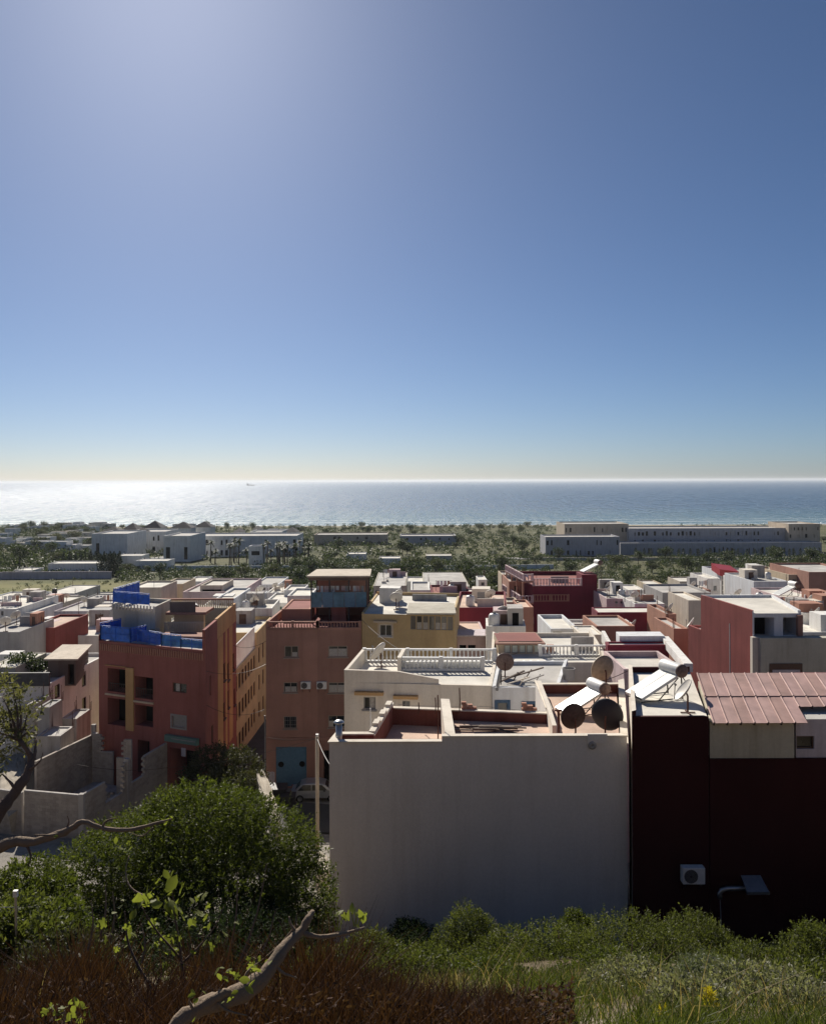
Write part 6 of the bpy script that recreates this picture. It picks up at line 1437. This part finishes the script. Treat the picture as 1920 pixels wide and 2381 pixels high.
# right hedge line
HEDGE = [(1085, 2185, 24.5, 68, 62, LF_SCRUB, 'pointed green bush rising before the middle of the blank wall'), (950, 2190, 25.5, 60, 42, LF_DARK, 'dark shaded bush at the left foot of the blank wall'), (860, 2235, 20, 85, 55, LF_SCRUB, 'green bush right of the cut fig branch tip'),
         (980, 2275, 15.5, 110, 45, LF_SCRUB, 'low green bush above the straw patch'), (1190, 2235, 21, 95, 50, LF_SCRUB, 'green scrub clump in the middle of the hedge'), (1335, 2170, 25, 42, 38, LF_BIG, 'small upright bush at the right foot of the blank wall'),
         (1300, 2245, 19, 140, 62, LF_SCRUB, 'broad green scrub left of the rounded hedge'), (1480, 2215, 21.5, 150, 66, LF_SCRUB, 'broad rounded hedge bush below the dark wall'), (1610, 2205, 22.5, 100, 58, LF_SCRUB, 'rounded bush at the right end of the broad hedge'),
         (1440, 2290, 16.5, 160, 55, LF_BIG, 'shaded green scrub under the broad hedge'), (1760, 2270, 19, 140, 55, LF_SCRUB, 'low green bush at the foot of the dark wall'), (1895, 2240, 19, 80, 75, LF_SCRUB, 'green bush at the right edge before the dark wall'), (1700, 2320, 14, 130, 45, LF_BIG, 'green scrub behind the grey shrub'), (1860, 2330, 12.5, 120, 50, LF_SCRUB, 'green scrub in the lower right corner area'), (1120, 2300, 15, 110, 40, LF_BIG, 'low scrub right of the straw patch'),
         (760, 2290, 13.5, 90, 45, LF_BIG, 'low green scrub under the cut fig branch tip')]
for i, (x, y, d, r, rz, m, lab) in enumerate(HEDGE):
    rr = random.Random(i * 3 + 1); k = (lambda v: rr.uniform(.8, 1.2) * v)
    bush('scrub_bush', lab, [blob(x, y - 6, d, k(r * .75), k(rz)), blob(x - k(r * .6), y + rz * .3, d - .3, k(r * .55), k(rz * .8)), blob(x + k(r * .6), y + rz * .25, d - .2, k(r * .55), k(rz * .85)), blob(x + r * .1, y + rz * .7, d - .9, r * 1.05, rz * .7), blob(x - r * .2, y - rz * .5, d, k(r * .3), k(rz * .55)), blob(x + r * .35, y - rz * .3, d, k(r * .3), k(rz * .6))], 3300, .056, m, 140 + i, .17, 8, up=.9)
for i, (x, y, d, r, rz, m, lab, lf) in enumerate([(1640, 2285, 13, 70, 42, LF_GREY, 'fluffy grey-green shrub in the lower right', .05), (1490, 2335, 10.5, 130, 55, LF_PALE, 'pale silvery weeds at the lower right centre', .06), (1800, 2355, 9.5, 160, 45, LF_PALE, 'pale leafy weeds in the lower right corner', .06), (1620, 2360, 9.2, 100, 38, LF_PALE, 'pale weeds beside the yellow flowers', .06)]):
    bush('weed_clump', lab, [blob(x, y, d, r, rz), blob(x + r * .6, y + rz * .4, d - .3, r * .6, rz * .6), blob(x - r * .6, y + rz * .4, d - .3, r * .6, rz * .6)], 2200, lf * .8, m, 180 + i, .12, 7, stem=False, up=1.0, cat='weeds')
YEL = leafm('yellow_flower', (.45, .36, .02), (.6, .5, .04), .3)
for i, (x, y, d, lab) in enumerate([(1650, 2345, 8.6, 'spike of yellow flowers among the pale weeds'), (1540, 2376, 8.2, 'small yellow flower tuft at the bottom edge')]):
    bush('yellow_flower', lab, [blob(x, y, d, 12, 40 if i == 0 else 14)], 60, .045, YEL, 190 + i, .05, 5, stem=True, up=1.5, cat='flower')

# grass as blades
def blades(rng, n, region, h, w, lean=.35, tip=None):
    X, Y = region(rng, n); Z = gz(X, Y)
    n = len(X); a = rng.uniform(0, 6.28, n); hh = h * rng.uniform(.45, 1.25, n); ln = lean * rng.normal(size=(n, 2)); P = np.stack([X, Y, Z - .04], 1)
    s = np.stack([np.cos(a), np.sin(a), np.zeros(n)], 1) * (w / 2)
    mid = P + np.stack([ln[:, 0] * hh * .35, ln[:, 1] * hh * .35, hh * .6], 1); top = P + np.stack([ln[:, 0] * hh, ln[:, 1] * hh, hh], 1)
    V = np.stack([P - s, P + s, mid + s * .8, mid - s * .8, top + s * .15, top - s * .15], 1).reshape(-1, 3)
    b = np.arange(n)[:, None] * 6; Fq = np.concatenate([b + np.array([[0, 1, 2, 3]]), b + np.array([[3, 2, 4, 5]])])
    return V, Fq
def wedge(x0, x1, d0, d1, clump=0):
    def f(rng, n):
        d = rng.uniform(d0, d1, n); x = rng.uniform(x0, x1, n)
        if clump:
            cx = rng.uniform(x0, x1, clump); cd = rng.uniform(d0, d1, clump); k = rng.integers(0, clump, n); x = cx[k] + rng.normal(size=n) * 28; d = cd[k] + rng.normal(size=n) * .35
        return (x - CX) / F * d, d
    return f
def grass(name, label, mat, seed, parts):
    rng = np.random.default_rng(seed); Vs, Fs, o = [], [], 0
    for (n, reg, h, w, lean) in parts:
        V, Fq = blades(rng, n, reg, h, w, lean); Vs.append(V); Fs.append(Fq + o); o += len(V)
    return tag(link_mesh(name, np_mesh(name, np.concatenate(Vs), np.concatenate(Fs), mat)), label, 'grass', kind='stuff')
grass('dry_grass', 'thick reddish-brown dry grass along the bottom of the view', LF_DRY, 201, [(15000, wedge(-60, 960, 5.4, 9.8, 300), .5, .011, .35), (3500, wedge(620, 1180, 5.3, 7.6, 120), .4, .011, .35), (1500, wedge(900, 1300, 5.2, 6.7, 40), .32, .011, .4), (4000, wedge(-60, 1200, 5.2, 7), .33, .011, .5), (1500, wedge(120, 270, 7.5, 9, 22), .8, .012, .3), (1300, wedge(410, 530, 8, 9.2, 18), .85, .012, .3), (1700, wedge(700, 800, 7.0, 8.2, 20), .8, .012, .35), (500, wedge(30, 90, 8, 9, 8), .6, .012, .35)])
grass('straw_grass', 'pale dry straw stalks scattered through the slope', LF_STRAW, 202, [(260, wedge(-40, 1960, 6.5, 14, 90), .55, .008, .5), (1800, wedge(900, 1960, 8, 15, 90), .22, .010, .6), (900, wedge(960, 1080, 10.5, 13), .2, .014, .5), (2600, wedge(-60, 1300, 5.6, 10, 200), .22, .008, .9)])
grass('green_grass', 'short green grass between the bushes of the slope', LF_BIG, 203, [(7000, wedge(-60, 1980, 11, 27, 300), .28, .016, .4), (9000, wedge(1250, 1980, 6.2, 13, 220), .2, .012, .5), (4500, wedge(820, 1300, 7.4, 13, 120), .24, .012, .5)])

def bracken(seed, n):
    rng = np.random.default_rng(seed); x = -60 + 1390 * rng.random(n) ** 1.25; d = rng.uniform(5.3, 9.8, n); d = np.where(x > 820, 5.2 + (d - 5.3) * .5, d); X = (x - CX) / F * d; Z = gz(X, d)
    cl = .5 + .5 * np.sin(X * 2.3 + np.sin(d * 1.7) * 2) * np.sin(d * 2.1 + X); hgt = .12 + .42 * cl * rng.random(n)
    V, Fq = leaf_quads(rng, np.stack([X, d, Z + hgt], 1), .05, 2.4, -.3)
    tag(link_mesh('dry_bracken', np_mesh('dry_bracken', V, Fq, leafm('bracken_leaf', (.022, .010, .007), (.10, .052, .032), .3, rough=.9))), 'curled brown bracken leaves caught in the dry grass', 'bracken', kind='stuff')
bracken(401, 16000)
# ---- branches
LRN = random.Random(9)
def limb(mb, pts, n=8):
    rs = [r * LRN.uniform(.86, 1.16) for *_, r in pts]
    mb.tube([at(x, y, d) + Vector((LRN.gauss(0, .1), LRN.gauss(0, .1), LRN.gauss(0, .1))) * r for x, y, d, r in pts], rs, n)
def smooth_path(pts, k=4):
    P = [np.array(p, float) for p in pts]; out = []
    for i in range(len(P) - 1):
        p0, p1, p2, p3 = P[max(i - 1, 0)], P[i], P[i + 1], P[min(i + 2, len(P) - 1)]
        for j in range(k):
            t = j / k; out.append(.5 * ((2 * p1) + (-p0 + p2) * t + (2 * p0 - 5 * p1 + 4 * p2 - p3) * t * t + (-p0 + 3 * p1 - 3 * p2 + p3) * t ** 3))
    out.append(P[-1]); return [tuple(p) for p in out]
FIGBARK = plaster('fig_bark', (.30, .225, .16), var=.22, streak=.15, bstr=1.0)
OLDBARK = plaster('old_bark', (.22, .155, .12), var=.35, streak=.3, bstr=1.2)
FT = thing('fig_tree', 'cut pale fig branch with fresh green shoots in the bottom foreground', 'fig tree', at(400, 2420, 4.6))
mb = MB(); limb(mb, smooth_path([(330, 2560, 4.5, 0.0328), (395, 2400, 4.6, 0.0360), (470, 2345, 4.7, 0.0491), (560, 2310, 4.8, 0.0557), (625, 2255, 4.9, 0.0472), (660, 2205, 5.0, 0.0341), (700, 2165, 5.1, 0.0276), (718, 2135, 5.15, 0.0223), (727, 2120, 5.2, 0.0144)]), 10); mb.build('trunk', FIGBARK, FT, True)
mb = MB(); limb(mb, smooth_path([(700, 2168, 5.1, 0.0183), (735, 2178, 5.1, 0.0144), (790, 2174, 5.15, 0.0118), (848, 2158, 5.2, 0.0072)]), 8); mb.build('twig', FIGBARK, FT, True)
mb = MB(); limb(mb, smooth_path([(440, 2362, 4.66, 0.0328), (500, 2322, 4.7, 0.0262), (535, 2306, 4.75, 0.0197)]), 8); mb.build('twig', FIGBARK, FT, True)
for pts in ([(640, 2240, 4.92, .012), (655, 2262, 4.9, .008), (690, 2275, 4.9, .004)], [(560, 2300, 4.8, .012), (575, 2262, 4.82, .008), (600, 2240, 4.85, .003)], [(690, 2172, 5.08, .012), (676, 2150, 5.08, .008), (672, 2132, 5.1, .005)], [(500, 2330, 4.7, .012), (530, 2352, 4.7, .007), (575, 2362, 4.7, .003)], [(455, 2355, 4.66, .010), (440, 2330, 4.64, .006), (448, 2312, 4.62, .003)]):
    mb = MB(); limb(mb, smooth_path(pts), 6); mb.build('twig', FIGBARK, FT, True)
# lobed leaf mesh, 0.1 m long, shared
def leaf_mesh(name, lobes=True):
    if lobes: out = [(0, 0), (.018, .012), (.040, .010), (.050, .030), (.030, .040), (.046, .064), (.034, .074), (.018, .064), (.010, .092), (0, .104)]
    else: out = [(0, 0), (.02, .02), (.032, .045), (.026, .075), (0, .105)]
    V = []; Fq = []
    for i, (x, y) in enumerate(out):
        V += [(-x, y, .22 * abs(x) - .9 * y * y), (0, y, -.9 * y * y), (x, y, .22 * abs(x) - .9 * y * y)]
    for i in range(len(out) - 1):
        a, b = 3 * i, 3 * i + 3; Fq += [(a, a + 1, b + 1, b), (a + 1, a + 2, b + 2, b + 1)]
    return np_mesh(name, np.array(V), np.array(Fq), LF_FIG, smooth=True)
LEAF_A, LEAF_B = leaf_mesh('leaf'), leaf_mesh('leaf', False)
LF_FIGD = leafm('fig_leaf_dark', (.035, .055, .02), (.075, .10, .035), .4)
def leaves_at(parent, x, y, d, n, spread, size, seed, up=.4, kinds=(0, 1)):
    rr = random.Random(seed)
    for i in range(n):
        p = at(x + rr.gauss(0, spread), y + rr.gauss(0, spread * .8), d + rr.gauss(0, .12)) - org(parent)
        o = bpy.data.objects.new('leaf', (LEAF_A, LEAF_B)[rr.choice(kinds)]); COL.objects.link(o); o.parent = parent; o.location = p
        dv = Vector((rr.gauss(0, 1), rr.gauss(0, 1), rr.gauss(up, .7))).normalized(); o.rotation_mode = 'QUATERNION'; o.rotation_quaternion = dv.to_track_quat('Y', 'Z') @ Quaternion((0, 1, 0), rr.uniform(0, 6.28))
        k = size * rr.uniform(.6, 1.3); o.scale = (k, k, k)
for (x, y, d, n, sp, sz, up) in ((790, 2142, 5.15, 7, 9, .55, 1.6), (832, 2138, 5.2, 9, 12, .6, 1.6), (590, 2248, 4.85, 8, 16, .55, .8), (545, 2285, 4.75, 8, 18, .5, .6), (520, 2330, 4.68, 6, 14, .45, .4), (460, 2325, 4.66, 5, 12, .45, .8), (435, 2365, 4.6, 4, 10, .5, .3), (505, 2262, 4.8, 5, 12, .45, .4)):
    leaves_at(FT, x, y, d, n, sp, sz, int(x), up, (1, 1, 0))
for (x, y, d, n) in ((785, 2165, 5.15, 3), (828, 2155, 5.2, 3), (590, 2262, 4.9, 3)):
    mb = MB()
    for i in range(n): q = at(x + (i - 1) * 4, y, d); mb.tube([q, q + Vector(((i - 1) * .02, 0, .09))], [.005, .003], 4)
    mb.build('shoot', LF_FIG, FT)
# fig bush with big lit leaves
FB = thing('fig_bush', 'leafy fig bush with big backlit yellow-green leaves in the left foreground', 'fig bush', at(420, 2260, 7.2))
mb = MB()
for pts in ([(430, 2330, 7.2, 0.0150), (420, 2220, 7.2, 0.0120), (405, 2120, 7.2, 0.0080), (400, 2060, 7.2, 0.0050)], [(420, 2230, 7.2, 0.0100), (360, 2160, 7.1, 0.0070), (330, 2110, 7.1, 0.0045)], [(425, 2240, 7.2, 0.0100), (490, 2170, 7.3, 0.0065), (520, 2110, 7.3, 0.0040)],
            [(350, 2300, 6.8, 0.0150), (300, 2200, 6.9, 0.0100), (290, 2120, 6.9, 0.0040)]): limb(mb, smooth_path(pts), 6)
mb.build('stem', OLDBARK, FB, True)
for (x, y, d, n, sp, sz, up) in ((405, 2100, 7.0, 8, 20, 1.3, .0), (365, 2090, 7.0, 8, 22, 1.1, .2), (390, 2060, 7.1, 7, 18, .9, .6), (330, 2110, 7.1, 9, 24, .9, .2), (440, 2110, 7.2, 10, 26, .8, .6), (270, 2150, 6.9, 9, 24, .8, .2), (340, 2190, 7.2, 20, 45, .7, .3), (420, 2190, 7.2, 22, 45, .7, .3), (480, 2160, 7.3, 10, 30, .7, .3)):
    leaves_at(FB, x, y, d, n, sp, sz, int(x + y), up, (0, 0, 1))
SP = thing('leaf_sprout', 'pale green leafy sprouts at the bottom left corner', 'plant', at(150, 2420, 5.2))
mb = MB()
for x1, y1 in ((120, 2345), (150, 2350), (178, 2335), (140, 2370), (190, 2360)): limb(mb, smooth_path([(150, 2430, 5.2, .008), ((150 + x1) / 2, (2430 + y1) / 2, 5.2, .006), (x1, y1, 5.2, .003)]), 5)
mb.build('stem', FIGBARK, SP, True)
for (x, y, n) in ((118, 2350, 5), (150, 2352, 5), (182, 2338, 6), (135, 2372, 6), (170, 2370, 5), (195, 2362, 3)): leaves_at(SP, x, y, 5.2, n, 9, .5, x, .9, (1, 1, 0))
# left gnarled tree with bare limb reaching right
GT = thing('gnarled_tree', 'gnarled tree at the left edge with sparse olive leaves and bare limb', 'tree', at(-150, 2150, 8.6))
mb = MB(); limb(mb, smooth_path([(-260, 2500, 8.2, 0.1492), (-120, 2080, 8.4, 0.1095), (-10, 1905, 8.5, 0.0647), (30, 1850, 8.6, 0.0572), (62, 1800, 8.7, 0.0423), (72, 1765, 8.8, 0.0348), (58, 1735, 8.8, 0.0274), (30, 1700, 8.9, 0.0149), (20, 1650, 9.0, 0.0075)]), 10); mb.build('trunk', OLDBARK, GT, True)
mb = MB(); limb(mb, smooth_path([(62, 1800, 8.7, 0.0248), (80, 1760, 8.8, 0.0174), (84, 1720, 8.9, 0.0099)]), 7); mb.build('branch', OLDBARK, GT, True)
mb = MB(); limb(mb, smooth_path([(-120, 2040, 7.6, 0.0910), (0, 1970, 7.6, 0.0516), (80, 1957, 7.6, 0.0412), (150, 1935, 7.6, 0.0334), (192, 1912, 7.6, 0.0255), (240, 1926, 7.6, 0.0207), (300, 1930, 7.6, 0.0182), (355, 1917, 7.6, 0.0134), (398, 1905, 7.6, 0.0073)]), 10); mb.build('branch', FIGBARK, GT, True)
mb = MB(); limb(mb, smooth_path([(150, 1935, 7.6, 0.0182), (118, 1943, 7.55, 0.0121), (80, 1942, 7.5, 0.0048)]), 7); limb(mb, smooth_path([(355, 1925, 7.6, 0.0091), (330, 1945, 7.6, 0.0055), (300, 1935, 7.6, 0.0030)]), 6); mb.build('twig', FIGBARK, GT, True)
mb = MB(); limb(mb, smooth_path([(300, 1990, 7.6, 0.0036), (292, 2030, 7.5, 0.0061), (305, 2065, 7.4, 0.0073), (345, 2090, 7.3, 0.0085)]), 6); mb.build('twig', FIGBARK, GT, True)
for pts in ([(60, 1962, 7.6, .014), (72, 1990, 7.55, .008), (66, 2015, 7.5, .003)], [(235, 1926, 7.6, .012), (250, 1908, 7.6, .008), (275, 1902, 7.6, .003)], [(150, 1935, 7.6, .012), (160, 1912, 7.62, .006), (156, 1898, 7.62, .003)], [(40, 1838, 8.6, .02), (20, 1815, 8.6, .012), (5, 1800, 8.6, .006)], [(70, 1790, 8.7, .015), (92, 1772, 8.7, .008), (100, 1750, 8.7, .003)]):
    mb = MB(); limb(mb, smooth_path(pts), 6); mb.build('twig', OLDBARK, GT, True)
leaves_at(GT, 290, 1970, 7.55, 9, 16, .55, 77, .8, (1, 1, 0)); leaves_at(GT, 392, 1905, 7.6, 5, 9, .5, 78, .8, (1,)); leaves_at(GT, 130, 1945, 7.55, 2, 6, .4, 79, .3, (1,))
rng = np.random.default_rng(301)
V, Fq = sprigs(rng, [blob(28, 1660, 9.0, 55, 62), blob(5, 1720, 8.9, 55, 50), blob(-40, 1640, 9.0, 70, 80), blob(55, 1690, 9.0, 32, 40)], 330, .16, 7, .05, 2.6, .2, .25); link_mesh('crown', np_mesh('crown', V - np.array(org(GT)), Fq, LF_OLIVE), GT)
mb = MB()
for (x1, y1) in ((5, 1620), (45, 1625), (62, 1660), (-20, 1700), (70, 1690), (30, 1600)): limb(mb, smooth_path([(40, 1720, 8.85, .02), ((40 + x1) / 2 + 6, (1720 + y1) / 2, 8.9, .012), (x1, y1, 9.0, .004)]), 5)
mb.build('branch', OLDBARK, GT, True)
# dry stalks standing in front of the huge bush
STK = [(560, 2235, 700 - 80, 2010, 7.8), (530, 2230, 552, 2030, 8.2), (660, 2235, 690, 2125, 7.4), (590, 2250, 640, 2120, 7.6), (690, 2150, 600, 2240, 7.4), (205, 2210, 212, 2095, 7.4), (255, 2195, 262, 2075, 7.3), (330, 2240, 328, 2150, 7.0), (230, 2190, 245, 2060, 8), (1440, 2290, 1470, 2190, 15), (1585, 2300, 1615, 2220, 14), (1205, 2195, 1222, 2155, 22), (1295, 2190, 1288, 2152, 22), (1640, 2262, 1720, 2240, 13.5), (1845, 2255, 1835, 2228, 17)]
for i, (x0, y0, x1, y1, d) in enumerate(STK):
    mb = MB(); xm, ym = (x0 + x1) / 2 + 8, (y0 + y1) / 2; limb(mb, smooth_path([(x0, y0, d, .012 * d / 8), (xm, ym, d, .009 * d / 8), (x1, y1, d, .004 * d / 8)]), 5)
    tag(mb.build('dry_stalk', FIGBARK), 'bare dry stalk sticking up from the slope vegetation', 'stalk', 'dry stalks on the slope')
# lit rock, stake and string at the left; stony lit slope beside the street
def rock(name, label, pts, seed, mat, cat='rock'):
    bm = bmesh.new(); rr = random.Random(seed)
    for p in pts: bm.verts.new(p)
    bmesh.ops.convex_hull(bm, input=bm.verts); me = bpy.data.meshes.new(name); bm.to_mesh(me); bm.free(); me.materials.append(mat)
    o = link_mesh(name, me); sb = o.modifiers.new('sub', 'SUBSURF'); sb.subdivision_type = 'SIMPLE'; sb.levels = sb.render_levels = 3
    tx = bpy.data.textures.new('rock_noise', 'CLOUDS'); tx.noise_scale = .5; dm = o.modifiers.new('disp', 'DISPLACE'); dm.texture = tx; dm.strength = .25; dm.texture_coords = 'GLOBAL'
    return tag(o, label, cat)
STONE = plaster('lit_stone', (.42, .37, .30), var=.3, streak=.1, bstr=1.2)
def slab_pts(px, dz, back):
    P = []
    for (x, y, d) in px:
        p = at(x, y, d); P += [p, p + Vector((0, back, -dz))]
    return P
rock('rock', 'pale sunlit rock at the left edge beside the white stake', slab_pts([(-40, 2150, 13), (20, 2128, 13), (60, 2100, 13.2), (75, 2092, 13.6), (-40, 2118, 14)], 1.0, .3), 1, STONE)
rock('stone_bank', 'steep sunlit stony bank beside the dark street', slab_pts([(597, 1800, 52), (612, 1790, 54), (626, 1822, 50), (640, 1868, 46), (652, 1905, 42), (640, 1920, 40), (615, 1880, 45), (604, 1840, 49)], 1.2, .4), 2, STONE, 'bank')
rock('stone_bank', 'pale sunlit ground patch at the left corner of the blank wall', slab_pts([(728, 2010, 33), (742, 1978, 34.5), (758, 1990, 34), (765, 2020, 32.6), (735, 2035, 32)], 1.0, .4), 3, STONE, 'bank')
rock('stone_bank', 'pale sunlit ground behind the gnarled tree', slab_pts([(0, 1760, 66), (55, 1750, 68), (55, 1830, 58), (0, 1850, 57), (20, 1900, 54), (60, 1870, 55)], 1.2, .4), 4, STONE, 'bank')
p = at(38, 2110, 12); t = thing('stake', 'white-topped stake with a string at the left edge', 'stake', (p.x, 12, p.z - .6))
mb = MB(); mb.tube([(p.x, 12, p.z - .6), (p.x - .01, 12, p.z + .16)], .018, 6); mb.build('shaft', W_TAN, t); mb = MB(); mb.box((p.x - .01, 12, p.z + .2), (.06, .05, .09)); mb.build('knob', WPAINT, t)
wire([(p.x, 12, p.z), at(-40, 2112, 11.5)], .006, 'thin string from the white-topped stake to the left', FR_GREY)

# ================================================================== haze
hz = MB(); hz.box((0, 23000, 33), (120000, 46200, 76)); 
m = bpy.data.materials.new('haze_air'); m.use_nodes = True; n = m.node_tree.nodes; n.remove(n['Principled BSDF'])
pv = n.new('ShaderNodeVolumePrincipled'); pv.inputs['Color'].default_value = (.86, .91, .97, 1); pv.inputs['Density'].default_value = .00005; pv.inputs['Anisotropy'].default_value = .3
m.node_tree.links.new(pv.outputs[0], n['Material Output'].inputs['Volume'])
USE_HAZE = True
if USE_HAZE: tag(hz.build('haze', m), 'thin pale sea haze over the whole view', kind='stuff')
